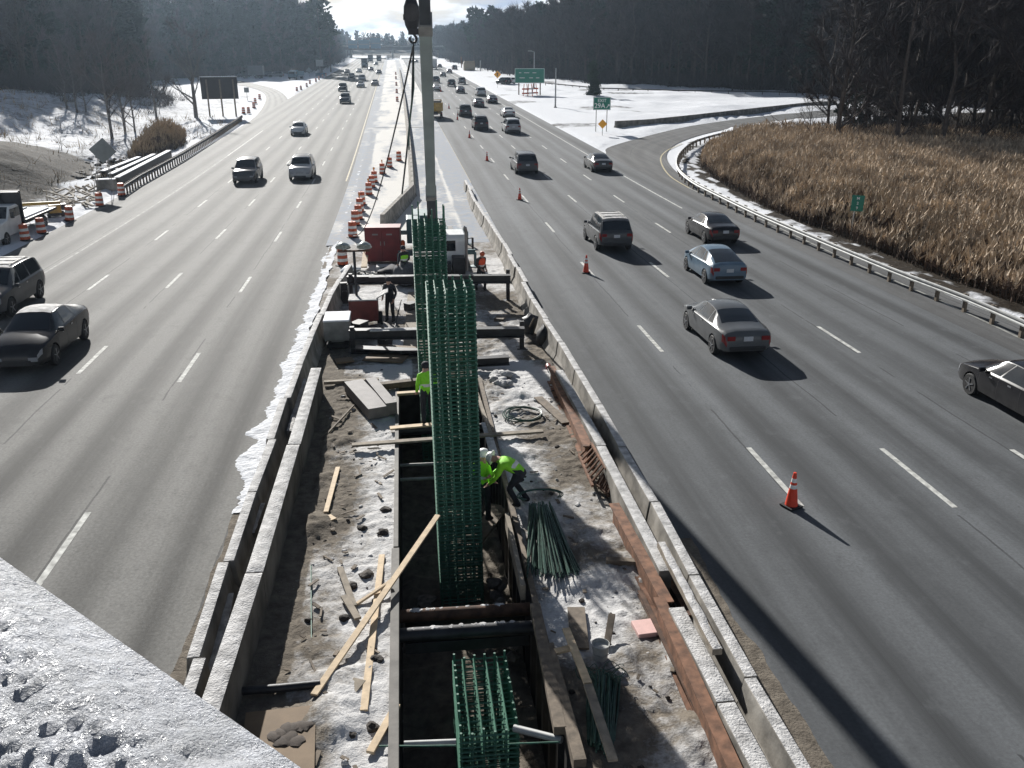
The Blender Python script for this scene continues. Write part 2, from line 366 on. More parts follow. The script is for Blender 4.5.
snowground('median_snow', (.70, .68, .64), (.30, .34, .40), (.38, .37, .36), .9, .38, .62, .03, .15)  # blue-grey under tone paints the sky's reflection on the wet ice strips

# ---- ramps: outlines in photo points, put on the ground
RR = [G(*q) for q in ((1075, 350), (1024, 326), (904, 277), (797, 232), (738, 205), (692, 183), (671, 166), (667, 153), (680, 142), (712, 132), (757, 124), (800, 119), (860, 114.5), (930, 111))]
RL = [G(*q) for q in ((960, 400), (900, 345), (800, 290), (720, 240), (670, 205), (628, 175), (612, 160), (606, 153), (615, 145), (678, 128.5), (720, 121.5), (760, 116.5), (815, 111), (890, 106))]
LR = [G(*q) for q in ((150, 240), (200, 180), (240, 150), (272, 123), (290, 108.5), (287, 98), (277, 90), (258, 84.5), (237, 80.3), (215, 77.5))]
LL = [G(*q) for q in ((60, 250), (140, 190), (193, 158), (236, 131), (258, 114), (266, 100), (263, 92.5), (252, 88), (237, 85), (215, 83))]
def inpoly(x, y, poly):
    c = False; j = len(poly) - 1
    for i in range(len(poly)):
        a, b = poly[i], poly[j]
        if (a[1] > y) != (b[1] > y) and x < (b[0] - a[0]) * (y - a[1]) / (b[1] - a[1] + 1e-9) + a[0]: c = not c
        j = i
    return c
def near_poly(x, y, poly, r):
    if inpoly(x, y, poly): return True
    for i in range(len(poly)):
        a, b = poly[i], poly[(i + 1) % len(poly)]; dx, dy = b[0] - a[0], b[1] - a[1]
        t = max(0, min(1, ((x - a[0]) * dx + (y - a[1]) * dy) / (dx * dx + dy * dy + 1e-9)))
        if (x - a[0] - t * dx) ** 2 + (y - a[1] - t * dy) ** 2 < r * r: return True
    return False
polyR = RR + RL[::-1]; polyL = LR + LL[::-1]
FLEFT = [(-420, 70), (-150, 106), (-96, 135), (-66, 150), (-58, 168), (-56, 205), (-66, 238), (-74, 264), (-72, 298), (-52, 324), (-36, 352), (-34, 460), (-38, 580), (-46, 760)]
FRIGHT = [(330, 40), (150, 92), (112, 122), (104, 165), (98, 205), (72, 238), (52, 272), (40, 340), (35, 450), (31, 560), (26, 760)]
def edge_x(poly, Y, side):
    ys = [p[1] for p in poly]; xs = [p[0] for p in poly]
    return float(np.interp(Y, ys, xs))
RBG = [G(*q) for q in ((1090, 345), (1024, 303), (966, 282), (904, 258), (835, 232), (797, 218), (760, 203), (735, 189), (712, 175), (700, 164), (703, 153), (716, 146), (745, 141), (800, 140), (860, 143), (940, 144), (1024, 145), (1100, 148))]
DARKF = [(56, 110), (60, 124), (80, 140), (110, 152), (260, 150), (260, 50), (96, 92), (80, 98)]
def min_edge(x, y, P):
    best = 1e9
    for a, b in zip(P, P[1:]):
        dx, dy = b[0] - a[0], b[1] - a[1]; t = max(0, min(1, ((x - a[0]) * dx + (y - a[1]) * dy) / (dx * dx + dy * dy + 1e-9)))
        best = min(best, math.hypot(x - a[0] - t * dx, y - a[1] - t * dy))
    return best
def terr(X, Y):
    u = X - sx(Y); z = zr(Y); s = 1.0
    rampish = (60 < Y < 330 and X > 14 and near_poly(X, Y, polyR, 1.2)) or (30 < Y < 330 and X < -14 and near_poly(X, Y, polyL, 2.2)) or (Y <= 60 and 14 < X and near_poly(X, Y, polyR, .5))
    if Y > 690:
        return z + min(9, (Y - 690) * .06), .15
    if -22.3 < u < 22.2 or rampish:
        e = -.07
        if -4.2 < u < 5.2: e = -4.2
        return z + e, .95
    rough = fbm(X * .05, Y * .05, 3.3)
    if u <= -22.3:
        d = -u - 22.3
        e = -.07 + .17 * sm(d, 0, .7) + .07 * fbm(X * 1.3, Y * .9, 1.2, 3)
        hy = sm(Y, 50, 78) * (1 - sm(Y, 150, 215))
        e += hy * (4.2 * sm(d, 9, 40) + .6 * rough * sm(d, 6, 20))
        e -= .8 * math.exp(-((d - 7) / 3.0) ** 2) * sm(Y, 58, 72) * (1 - sm(Y, 110, 140))
        mound = math.exp(-((X + 40) / 10) ** 2 - ((Y - 84) / (7 if Y < 84 else 12)) ** 2)                      # the bare earth heap
        e += 2.9 * mound + .35 * mound * fbm(X * .5, Y * .5, 3, 4)
        e += .12 * fbm(X * .3, Y * .3, 9, 3) * sm(d, 2, 8)
        s = .97 - 1.1 * sm(mound, .2, .4) * (.75 + .5 * rough)
        if hy > .05: s -= .30 * sm(d, 4, 9) * (1 - sm(d, 34, 50)) + .1
        if 46 < Y < 80 and d > 1.5: s -= .28
        fx = edge_x(FLEFT, Y, -1)
        if X < fx - 2: s = .1
        return z + e, s
    d = u - 22.2
    e = -.07 + .12 * sm(d, .2, 1.2) + .05 * fbm(X * 1.1, Y * .8, 4, 3)
    s = .9
    e += .55 * rough * sm(d, 6, 18) + .16 * fbm(X * .25, Y * .25, 2, 4) * sm(d, 3, 9) + .5 * max(0, fbm(X * .06 + 3, Y * .11, 9, 4)) * sm(d, 14, 26)
    s -= .42 * sm(fbm(X * .07, Y * .12, 6.6, 5), .05, .5)
    if Y < 150 and X > 24 and near_poly(X, Y, RBG, .5):                                                        # the reed bed
        s = .20; e -= .3
    if 20 < Y < 110 and X > 20 and min_edge(X, Y, RR) < 2.2: s = .36 + .4 * fbm(X * .8, Y * .8, 5, 3)
    if inpoly(X, Y, DARKF): s = .1
    fx = edge_x(FRIGHT, Y, 1) if Y > 40 else 150
    if X > fx + 1: s = .02
    if Y > 690: s = .2
    return z + e, s
xs = sorted(set([-700, -550, -430, -340, -270, -220, -185, -160] + list(range(-140, -60, 4)) + [x * 1.5 for x in range(-40, -17)] + [-25, -24.3, -23.8, -23.4, -23.1, -22.8, -22.5, -22.2, -21.9, -21.4, -12, -5.5, -4.6, -3.9, 5, 5.6, 7, 14] + [20, 21.5, 22.0, 22.4, 22.8, 23.2, 23.6, 24, 24.6, 25.4] + [26 + .75 * k for k in range(48)] + list(range(62, 130, 4)) + [140, 155, 175, 200, 240, 290, 350, 450, 600, 750]))
ys = [-60, -30, -10, 0] + list(range(6, 30, 3)) + [30 + .8 * k for k in range(100)] + [110 + 2.0 * k for k in range(60)] + list(range(230, 360, 5)) + list(range(360, 700, 14)) + [700, 760, 850, 1000, 1200, 1500, 2000]
vv, ss = [], []
for y in ys:
    for x in xs:
        z, s = terr(x + sx(y), y); vv.append((x + sx(y), y, z)); ss.append(s)
nx = len(xs); ff = [(j * nx + i, j * nx + i + 1, (j + 1) * nx + i + 1, (j + 1) * nx + i) for j in range(len(ys) - 1) for i in range(nx - 1)]
def sheet(name, vv, ff, m, ss=None, uv=None, kind='structure', smooth=True):
    me = bpy.data.meshes.new(name); me.from_pydata(vv, [], ff); me.materials.append(MT[m])
    if ss is not None:
        a = me.attributes.new('snow', 'FLOAT', 'POINT'); a.data.foreach_set('value', ss)
    if uv is not None:
        ul = me.uv_layers.new(name='UVMap'); li = np.empty(len(me.loops), np.int32); me.loops.foreach_get('vertex_index', li)
        ul.data.foreach_set('uv', np.array(uv, np.float32)[li].ravel())
    if smooth: me.polygons.foreach_set('use_smooth', [True] * len(me.polygons))
    o = bpy.data.objects.new(name, me); COL.objects.link(o)
    if kind: o['kind'] = kind
    return o
sheet('ground', vv, ff, 'ground_snow', ss)

def road(name, u0, u1, m, base, y0=-40, y1=620, ragged=0):
    ysr = [y0, -20, 0] + list(range(5, 120, 2)) + list(range(120, 300, 6)) + list(range(300, y1 + 1, 20)); cols = 9
    v, uv = [], []
    for y in ysr:
        for k in range(cols):
            u = u0 + (u1 - u0) * k / (cols - 1)
            v.append(W(u, y)); uv.append(((u - base) / 3.62, y))
    f = [(j * cols + i, j * cols + i + 1, (j + 1) * cols + i + 1, (j + 1) * cols + i) for j in range(len(ysr) - 1) for i in range(cols - 1)]
    return sheet(name, v, f, m, None, uv)
road('northbound_road', -22.4, -4.3, 'asphalt_left', -7.9)
road('southbound_road', 5.3, 22.3, 'asphalt_right', 9.3)
def ramp_sheet(name, A, B, m, dz):
    def dens(P):
        out = []
        for i in range(len(P) - 1):
            p0, p1, p2, p3 = P[max(i - 1, 0)], P[i], P[i + 1], P[min(i + 2, len(P) - 1)]
            for k in range(8):
                t = k / 8
                out.append(.5 * ((2 * p1) + (p2 - p0) * t + (2 * p0 - 5 * p1 + 4 * p2 - p3) * t * t + (3 * p1 - p0 - 3 * p2 + p3) * t ** 3))
        return out + [P[-1]]
    a, b = dens(A), dens(B); v, uv = [], []; cols = 7
    for p, q in zip(a, b):
        for k in range(cols):
            w = p.lerp(q, k / (cols - 1)); v.append((w.x, w.y, zr(w.y) + dz)); uv.append((1.9 * k / (cols - 1) + .2, p.y))
    f = [(j * cols + i, j * cols + i + 1, (j + 1) * cols + i + 1, (j + 1) * cols + i) for j in range(len(a) - 1) for i in range(cols - 1)]
    o = sheet(name, v, f, m, None, uv); return a, b
rra, rrb = ramp_sheet('exit_ramp', RL, RR, 'asphalt_ramp', -.008)
lla, llb = ramp_sheet('side_ramp', LR, LL, 'asphalt_left', -.008)

# painted lines
mk = MB(); my = MB()
def strip(mb, u, y0, y1, w, h=.005, step=3.0, fn=None):
    n = max(1, int((y1 - y0) / step)); o = len(mb.v)
    for i in range(n + 1):
        y = y0 + (y1 - y0) * i / n
        for k in (-.5, .5): mb.v.append(tuple(W(u + k * w, y, h)))
    for i in range(n): mb.f.append((o + 2 * i, o + 2 * i + 1, o + 2 * i + 3, o + 2 * i + 2)); mb.m.append(0)
for u, ph in ((9.28, 19.9), (12.95, 19.4), (16.55, 18.9)):
    for k in range(34): strip(mk, u + RNG.normal() * .012, ph + 12.25 * k - 1.75, ph + 12.25 * k + 1.75, .15)
for u, ph in ((-7.9, 18.3), (-11.55, 19.6), (-15.15, 19.6)):
    for k in range(34): strip(mk, u + RNG.normal() * .012, ph + 12.4 * k - 1.6, ph + 12.4 * k + 1.6, .15)
mf_ = MB(); strip(mf_, -18.55, 12, 100, .12); strip(mk, -18.55, 100, 128, .13); strip(mf_, -18.55, 175, 480, .14); strip(mk, 20.1, 63, 480, .14)
strip(my, 5.75, 78, 480, .13); strip(my, -5.05, 80, 480, .13)
def polystrip(mb, pts, w, h=.004):
    o = len(mb.v)
    for i, p in enumerate(pts):
        d = (pts[min(i + 1, len(pts) - 1)] - pts[max(i - 1, 0)]); d.z = 0; d.normalize(); sd = Vector((d.y, -d.x, 0))
        for k in (-.5, .5): q = p + sd * (k * w); mb.v.append((q.x, q.y, zr(q.y) + h))
    for i in range(len(pts) - 1): mb.f.append((o + 2 * i, o + 2 * i + 1, o + 2 * i + 3, o + 2 * i + 2)); mb.m.append(0)
def smooth_pts(P, k=6):
    out = []
    for i in range(len(P) - 1):
        p0, p1, p2, p3 = P[max(i - 1, 0)], P[i], P[i + 1], P[min(i + 2, len(P) - 1)]
        for j in range(k):
            t = j / k; out.append(.5 * ((2 * p1) + (p2 - p0) * t + (2 * p0 - 5 * p1 + 4 * p2 - p3) * t * t + (3 * p1 - p0 - 3 * p2 + p3) * t ** 3))
    return out + [P[-1]]
polystrip(mf_, smooth_pts([G(*q) for q in ((1060, 357), (1024, 340), (964, 312), (904, 285), (830, 252), (760, 219), (715, 200), (689, 188))]), .14)
polystrip(my, smooth_pts([G(*q) for q in ((689, 188), (671, 177), (662.5, 166), (661, 157), (668, 150), (682, 143.5))]), .14)
tag(mk.build('white_lane_lines', 'line_white'), kind='structure'); tag(mf_.build('white_edge_lines', 'line_faint'), kind='structure'); tag(my.build('yellow_edge_lines', 'line_yellow'), kind='structure')

# ---- the median: worked earth round the trench, snow beyond
TX0, TX1, TY0, TY1 = -.48, 2.18, 6.5, 28.2
def med_h(u, Y):
    z = .035 * fbm(u * .9, Y * .9, 5.5, 4) + .05 * abs(fbm(u * 3.1, Y * 3.1, 1.5, 4)) + .028 * abs(fbm(u * 8, Y * 8, 2.5, 2))
    lump = max(0, fbm(u * .55, Y * .55, 8.8, 3) - .15)
    near = 1 - sm(Y, 33, 46)
    z += near * (.24 * lump * sm(abs(u - .85), 1.3, 1.9))
    if u < -2.6: z *= .4
    if u < -4.0: z = -.03 + .10 * sm(-u, 4.15, 3.9) * 0
    if Y > 46: z = z * .4 + .02
    return z + .02
def med_s(u, Y):
    n = fbm(u * .35, Y * .3, 2.2, 3)
    if Y < 34:
        if u < 0:
            s = .30 + .30 * sm(u, -2.0, -.9) + .3 * n
            if u < -2.4: s -= .12
            if Y > 24: s += .08
        else: s = .52 - .16 * sm(u, 4.0, 5.2) + .34 * n
        if Y > 30: s -= .12
    else:
        s = .50 + .3 * n
    return s
def med(name, u0, u1, y0, y1, du, dy, m, hf, sf):
    nu = max(2, int((u1 - u0) / du) + 1); ny = max(2, int((y1 - y0) / dy) + 1); v, s = [], []
    for j in range(ny):
        y = y0 + (y1 - y0) * j / (ny - 1)
        for i in range(nu):
            u = u0 + (u1 - u0) * i / (nu - 1)
            v.append(tuple(W(u, y, hf(u, y)))); s.append(sf(u, y))
    f = [(j * nu + i, j * nu + i + 1, (j + 1) * nu + i + 1, (j + 1) * nu + i) for j in range(ny - 1) for i in range(nu - 1)]
    return sheet(name, v, f, m, s)
med('median_ground', -4.5, TX0, 4, 34, .055, .07, 'median_dirt', med_h, med_s)
med('median_ground', TX1, 5.7, 4, 34, .055, .07, 'median_dirt', med_h, med_s)
med('median_ground', TX0, TX1, TY1, 34, .06, .08, 'median_dirt', lambda u, Y: med_h(u, Y) - .001, med_s)
med('median_ground', -4.5, 5.7, 34, 52, .09, .12, 'median_dirt', lambda u, Y: med_h(u, Y) - .0015, med_s)
def far_s(u, Y):
    n = fbm(u * .5, Y * .12, 4.2, 3)
    s = .62 + .3 * n
    if u < -3.1: s -= .45 * sm(n, -.5, .3)
    if 1.2 < u < 3.4: s -= .35 * sm(n, -.4, .3)
    if u > 3.6: s -= .35 * (1 - sm(Y, 110, 160))
    return s
med('median_snow', -4.75, 5.75, 52, 130, .25, .4, 'median_snow', lambda u, Y: med_h(u, Y) + .02 * (Y < 60) * 0 + .03 * sm(-u, 3.4, 3.9), far_s)
med('median_snow', -4.75, 5.75, 130, 560, .6, 3, 'median_snow', lambda u, Y: med_h(u, Y) + .03, far_s)
# ragged ridge of ploughed snow beside the inner lane
v, f, s = [], [], []
rows = [(19.4 + .07 * k) for k in range(int((96 - 19.4) / .07))]; nc = 9
for y in rows:
    edge = -4.45 - .15 * sm(y, 30, 22) - .16 * fbm(0, y * .9, 3.7, 4) - .34 * sm(y, 60, 40) * max(0, fbm(0, y * .8, 1.7, 6) + .05) - .16 * abs(fbm(0, y * 4.5, 2.7, 4)) - (.0 if y < 45 else .05)
    if y < 22: edge += (22 - y) * .12
    inner = -4.02 + .15 * fbm(2, y * .7, 3.7, 3)
    for k in range(nc):
        t = k / (nc - 1); u = edge + (inner - edge) * t
        h = .004 + .05 * t + .045 * t * fbm(u * 1.4, y * 1.4, .5, 4) + .02 * abs(fbm(u * 6, y * 6, 2.5, 3))
        v.append(tuple(W(u, y, max(-.03, h) if k > 0 else -.012))); s.append(1.05 + .2 * fbm(u, y, 2, 2))
f = [(j * nc + i, j * nc + i + 1, (j + 1) * nc + i + 1, (j + 1) * nc + i) for j in range(len(rows) - 1) for i in range(nc - 1)]
tag(sheet('ploughed_snow', v, f, 'ground_snow', s, kind='stuff'), label='ragged ridge of ploughed snow between the inner lane and concrete barriers', cat='snow', kind='stuff')
# dry dirt along the foot of the barriers
for nm, ua, ub, y0, y1 in (('roadside_dirt', -4.42, -4.2, 3, 22), ('roadside_dirt', 5.6, 6.08, 4, 17)):
    v, f, s = [], [], []
    for j in range(121):
        y = y0 + (y1 - y0) * j / 120; wv = .16 * fbm(ua, y * .7, 1, 4)
        for k in range(2): v.append(tuple(W((ua + wv if ua < 0 else ua) if k == 0 else (ub + wv if ua > 0 else ub), y, .006)))
        s += [.15, .15]
    f = [(2 * j, 2 * j + 1, 2 * j + 3, 2 * j + 2) for j in range(120)]
    sheet(nm, v, f, 'median_dirt', s)
# trench floor
v, s = [], []
nu, ny = 40, 300
for j in range(ny):
    y = TY0 + (TY1 - TY0) * j / (ny - 1)
    for i in range(nu):
        u = TX0 + (TX1 - TX0) * i / (nu - 1); v.append((u, y, -2.25 + .16 * fbm(u * 1.3, y * 1.3, 6, 4) + .22 * max(0, fbm(u * .8, y * .8, 3, 3)))); s.append(-.6)
sheet('trench_floor', v, [(j * nu + i, j * nu + i + 1, (j + 1) * nu + i + 1, (j + 1) * nu + i) for j in range(ny - 1) for i in range(nu - 1)], 'median_dirt', s)
# ------------------------------------------------------------------ vehicles
class CarShape:
    def __init__(s, L, W_, top, belt, wb, wt, zb, axles, wr, glass):
        s.L, s.W, s.top, s.belt, s.wb, s.wt, s.zb, s.axles, s.wr, s.g = L, W_, top, belt, wb, wt, zb, axles, wr, glass
    def ip(s, tab, u): return float(np.interp(u, [p[0] for p in tab], [p[1] for p in tab]))
    def section(s, u):
        top, belt, wb, wt, zb = (s.ip(t, u) for t in (s.top, s.belt, s.wb, s.wt, s.zb))
        belt = min(belt, top - .07); ze = top - .045 - .012
        mid = zb + (belt - zb) * .55
        return [(0, zb), (.85 * wb, zb), (.965 * wb, zb + .08), (wb, zb + (belt - zb) * .38), (1.005 * wb, mid), (.985 * wb, belt), (.95 * wb, belt + min(.03, (ze - belt) * .4)),
                (.5 * (.95 * wb + wt) + .012, .5 * (belt + .03 + ze)), (wt, ze), (.62 * wt, top - .012), (0, top)]
    def S(s, u, t, side=1):
        P = s.section(u); i = min(int(t), 9); k = t - i; a, b = P[i], P[i + 1]
        return Vector((side * (a[0] + (b[0] - a[0]) * k), (u - .5) * s.L, a[1] + (b[1] - a[1]) * k))
    def N(s, u, t, side):
        e = 1e-3; a = s.S(min(1, u + e), t, side) - s.S(max(0, u - e), t, side); b = s.S(u, min(10, t + .02), side) - s.S(u, max(0, t - .02), side)
        n = a.cross(b) if side > 0 else b.cross(a)
        if n.length < 1e-9: return Vector((0, 0, 1))
        n.normalize(); return n
    def patch(s, mb, t0, t1, f0, f1, side, off=.006, nu=6, nt=4, mi=0):
        o = len(mb.v)
        for j in range(nt + 1):
            k = j / nt; t = t0 + (t1 - t0) * k; a = f0[0] + (f0[1] - f0[0]) * k; b = f1[0] + (f1[1] - f1[0]) * k
            for i in range(nu + 1):
                u = a + (b - a) * i / nu; n = s.N(u, t, side); mb.v.append(tuple(s.S(u, t, side) + n * off))
        w = nu + 1
        for j in range(nt):
            for i in range(nu):
                q = (o + j * w + i, o + j * w + i + 1, o + (j + 1) * w + i + 1, o + (j + 1) * w + i)
                mb.f.append(q if side > 0 else q[::-1]); mb.m.append(mi)
CARS = {}
SEDAN = CarShape(4.85, 1.84, [(0, .62), (.004, .80), (.015, 1.0), (.035, 1.06), (.13, 1.10), (.165, 1.12), (.25, 1.27), (.34, 1.405), (.42, 1.455), (.52, 1.46), (.585, 1.43), (.66, 1.25), (.735, 1.05), (.76, 1.03), (.86, .96), (.94, .86), (.98, .74), (.995, .62), (1, .5)],
    [(0, .58), (.02, .88), (.15, .97), (.5, .94), (.75, .90), (.9, .80), (.97, .68), (1, .45)],
    [(0, .72), (.015, .80), (.06, .86), (.15, .90), (.35, .92), (.7, .92), (.85, .895), (.93, .84), (.975, .74), (1, .60)],
    [(0, .60), (.03, .70), (.14, .72), (.2, .66), (.34, .585), (.45, .57), (.58, .575), (.66, .64), (.74, .72), (.85, .70), (.95, .60), (1, .45)],
    [(0, .36), (.06, .27), (.15, .2), (.85, .19), (.96, .22), (1, .3)], (.195, .80), .325,
    dict(sides=[((.555, .515), (.715, .60)), ((.345, .36), (.54, .50)), ((.235, .325), (.33, .345))], wind=(.595, .728), back=(.178, .335), roofv=(.345, .585)))
SUV = CarShape(4.75, 1.90, [(0, .70), (.003, .98), (.012, 1.12), (.03, 1.30), (.06, 1.62), (.085, 1.70), (.14, 1.745), (.3, 1.78), (.5, 1.775), (.585, 1.73), (.66, 1.48), (.735, 1.20), (.77, 1.165), (.88, 1.10), (.95, 1.02), (.985, .86), (1, .62)],
    [(0, .66), (.02, 1.02), (.1, 1.07), (.5, 1.05), (.76, 1.03), (.92, .94), (.98, .78), (1, .56)],
    [(0, .80), (.02, .87), (.08, .92), (.3, .945), (.75, .945), (.88, .92), (.95, .87), (.98, .80), (1, .70)],
    [(0, .78), (.03, .76), (.07, .70), (.15, .68), (.5, .68), (.585, .68), (.66, .73), (.74, .79), (.85, .78), (.95, .70), (1, .60)],
    [(0, .42), (.05, .34), (.15, .26), (.85, .25), (.96, .28), (1, .36)], (.20, .805), .37,
    dict(sides=[((.555, .53), (.715, .605)), ((.345, .35), (.54, .515)), ((.09, .125), (.325, .33))], wind=(.60, .728), back=(.022, .064), roofv=(.12, .575)))
MINIVAN = CarShape(5.05, 1.96, [(0, .66), (.003, .96), (.012, 1.1), (.03, 1.25), (.065, 1.60), (.09, 1.69), (.16, 1.745), (.35, 1.77), (.52, 1.755), (.62, 1.68), (.72, 1.40), (.81, 1.13), (.84, 1.09), (.92, .98), (.97, .84), (1, .55)],
    [(0, .62), (.02, .98), (.1, 1.02), (.5, 1.0), (.78, .96), (.92, .84), (.98, .70), (1, .5)],
    [(0, .82), (.02, .90), (.08, .95), (.3, .975), (.75, .975), (.88, .93), (.95, .85), (.98, .77), (1, .66)],
    [(0, .80), (.03, .79), (.07, .73), (.15, .71), (.5, .70), (.62, .70), (.72, .77), (.82, .82), (.9, .76), (1, .6)],
    [(0, .36), (.05, .28), (.15, .2), (.85, .19), (.96, .22), (1, .3)], (.19, .80), .34,
    dict(sides=[((.575, .56), (.775, .645)), ((.345, .35), (.56, .545)), ((.09, .13), (.325, .33))], wind=(.635, .805), back=(.022, .068), roofv=(.13, .60)))
HATCH = CarShape(4.46, 1.76, [(0, .64), (.004, .92), (.012, 1.04), (.03, 1.09), (.045, 1.115), (.12, 1.21), (.25, 1.36), (.36, 1.45), (.46, 1.49), (.54, 1.48), (.6, 1.435), (.70, 1.25), (.80, 1.04), (.83, 1.0), (.92, .88), (.97, .74), (1, .5)],
    [(0, .6), (.02, .90), (.15, .97), (.5, .92), (.78, .88), (.92, .76), (.98, .62), (1, .45)],
    [(0, .74), (.02, .80), (.08, .85), (.3, .878), (.7, .878), (.85, .85), (.93, .79), (.975, .70), (1, .58)],
    [(0, .66), (.04, .68), (.12, .62), (.3, .56), (.5, .56), (.6, .57), (.72, .66), (.82, .72), (.92, .66), (1, .5)],
    [(0, .34), (.06, .27), (.15, .18), (.85, .17), (.96, .2), (1, .28)], (.20, .81), .315,
    dict(sides=[((.565, .54), (.765, .62)), ((.335, .37), (.55, .525)), ((.20, .32), (.325, .355))], wind=(.615, .79), back=(.05, .345), roofv=(.36, .60)))

def wheel(mb_t, mb_r, x, y, r, side):
    M = Matrix(((0, 0, side), (0, 1, 0), (-side, 0, 0))) if False else Matrix.Rotation(side * PI / 2, 3, 'Y')
    w = .21
    mb_t.lathe([(r * .66, -w / 2), (r * .93, -w / 2), (r, -w / 2 + .03), (r, w / 2 - .03), (r * .93, w / 2), (r * .66, w / 2 - .005)], 20, (x, y, r), 0, M)
    mb_r.lathe([(r * .68, w / 2 - .06), (r * .68, w / 2 - .004), (r * .60, w / 2 - .002), (r * .58, w / 2 - .05), (.001, w / 2 - .05)], 20, (x, y, r), 1, M)
    for k in range(5):
        a = 2 * PI * k / 5; q = M @ Vector((math.cos(a) * r * .60, math.sin(a) * r * .60, w / 2 - .015)); c = Vector((x, y, r))
        mb_r.beam(c + M @ Vector((0, 0, w / 2 - .02)), c + q, .055, .03, 0, lift=False)
def build_car(kind, sh, roof_rack=False, frost=False):
    root = empty(kind, (0, 0, 0)); L = sh.L
    us = sorted(set([0, .004, .012, .025, .045, .07, .1, .14, .18, .22, .26, .3, .34, .38, .42, .46, .5, .54, .585, .62, .66, .70, .735, .765, .8, .84, .88, .92, .95, .975, .99, 1]))
    mb = MB(); ns = 20
    for u in us:
        P = sh.section(u); ring = [Vector((p[0], (u - .5) * L, p[1])) for p in P] + [Vector((-p[0], (u - .5) * L, p[1])) for p in P[-2:0:-1]]
        mb.v += [tuple(p) for p in ring]
    n = len(ring)
    for i in range(len(us) - 1):
        for k in range(n): mb.f.append((i * n + k, i * n + (k + 1) % n, (i + 1) * n + (k + 1) % n, (i + 1) * n + k)[::-1]); mb.m.append(0)
    mb.f.append(tuple(range(n))); mb.m.append(0); mb.f.append(tuple((len(us) - 1) * n + k for k in reversed(range(n)))); mb.m.append(0)
    body = mb.build('body', 'p_grey', None)
    bm = bmesh.new(); bm.from_mesh(body.data); bmesh.ops.recalc_face_normals(bm, faces=bm.faces[:]); bm.to_mesh(body.data); bm.free()
    cut = MB()
    for a in sh.axles:
        for sd in (-1, 1): cut.lathe([(sh.wr + .055, -.24), (sh.wr + .055, .24)], 22, (sd * (sh.W / 2 - .10), (a - .5) * L, sh.wr + .01), 0, Matrix.Rotation(PI / 2, 3, 'Y'))
    co = cut.build('cut', 'plastic_black'); mod = body.modifiers.new('arch', 'BOOLEAN'); mod.object = co; mod.operation = 'DIFFERENCE'; mod.solver = 'EXACT'
    dg = bpy.context.evaluated_depsgraph_get(); me = bpy.data.meshes.new_from_object(body.evaluated_get(dg)); body.modifiers.clear(); body.data = me
    bpy.data.objects.remove(co)
    while len(me.materials) > 1: me.materials.pop()
    me.polygons.foreach_set('material_index', [0] * len(me.polygons)); me.polygons.foreach_set('use_smooth', [True] * len(me.polygons)); me.set_sharp_from_angle(angle=R(32))
    body.parent = root
    g = sh.g
    for k, (a, b) in enumerate(g['sides']):
        for sd in (-1, 1):
            w = MB(); sh.patch(w, 6.12, 7.9, a, b, sd); w.build('side_window', 'glass', root, 40)
    for nm, (a, b) in (('windscreen', g['wind']), ('rear_window', g['back'])):
        w = MB()
        for sd in (-1, 1): sh.patch(w, 8.12, 10, (a, a), (b, b), sd, .006, 8, 5)
        w.build(nm, 'glass', root, 40)
    hl = L / 2; wb0 = sh.ip(sh.wb, .0); zt = sh.ip(sh.belt, .02)
    for sd in (-1, 1):
        q = MB(); sh.patch(q, 4.1, 5.4, (.002, .002), (.045, .05), sd, .008, 3, 2); q.box((sd * (wb0 - .13), -hl - .004, zt - .08), (.27, .02, .15)); q.build('tail_light', 'lens_red', root)
        q = MB(); sh.patch(q, 4.4, 5.4, (.955, .945), (.99, .985), sd, .01, 4, 2); q.box((sd * (sh.ip(sh.wb, .985) - .17), hl - .035, sh.ip(sh.belt, .97) - .10), (.28, .06, .12), bev := 0) if False else q.box((sd * (sh.ip(sh.wb, .985) - .15), hl - .03, sh.ip(sh.belt, .985) - .10), (.27, .07, .12)); q.build('headlight', 'lens_clear', root)
        um = g['sides'][0][1][0] - .03; zb = sh.ip(sh.belt, um) + .08; xm = sd * (sh.ip(sh.wb, um) + .07)
        q = MB(); q.box((xm, (um - .5) * L, zb), (.19, .09, .13)); q.beam((sd * sh.ip(sh.wb, um) * .93, (um - .5) * L, zb - .04), (xm, (um - .5) * L, zb - .03), .05, .04); q.build('mirror', 'p_grey', root, bevel=.02)
        for a, b in ((.43, .46), (.60, .63)) if kind != 'coupe' else ((.45, .48),):
            q = MB(); sh.patch(q, 4.72, 4.86, (a, a), (b, b), sd, .018, 1, 1); q.build('door_handle', 'rim', root)
        for u in (g['sides'][0][1][0] + .005, g['sides'][1][1][0] + .008, g['sides'][1][0][1] - .01):
            q = MB(); sh.patch(q, 2.2, 5.9, (u - .0016, u - .0016), (u + .0016, u + .0016), sd, .003, 1, 6); q.build('door_seam', 'plastic_black', root)
        for a in sh.axles:
            t, r = MB(), MB(); x = sd * (sh.W / 2 - .105); wheel(t, r, x, (a - .5) * L, sh.wr, sd)
            wo = empty('wheel', (0, 0, 0)); wo.parent = root; t.build('tyre', 'rubber', wo, 35); r.build('rim', ['rim', 'plastic_black'], wo, 35)
    q = MB(); q.box((0, -hl - .004, zt - .10 if sh is SEDAN else zt - .14), (.32, .018, .155)); q.build('licence_plate', 'plate', root)
    q = MB(); q.box((0, -hl + .02, .45), (wb0 * 1.75, .10, .14)); q.build('rear_bumper', 'plastic_black', root, bevel=.03)
    q = MB(); q.box((0, hl - .02, .36), (.95, .07, .17)); q.box((0, hl - .045, sh.ip(sh.belt, .985) - .11), (.62, .07, .12)); q.build('grille', 'plastic_black', root, bevel=.015)
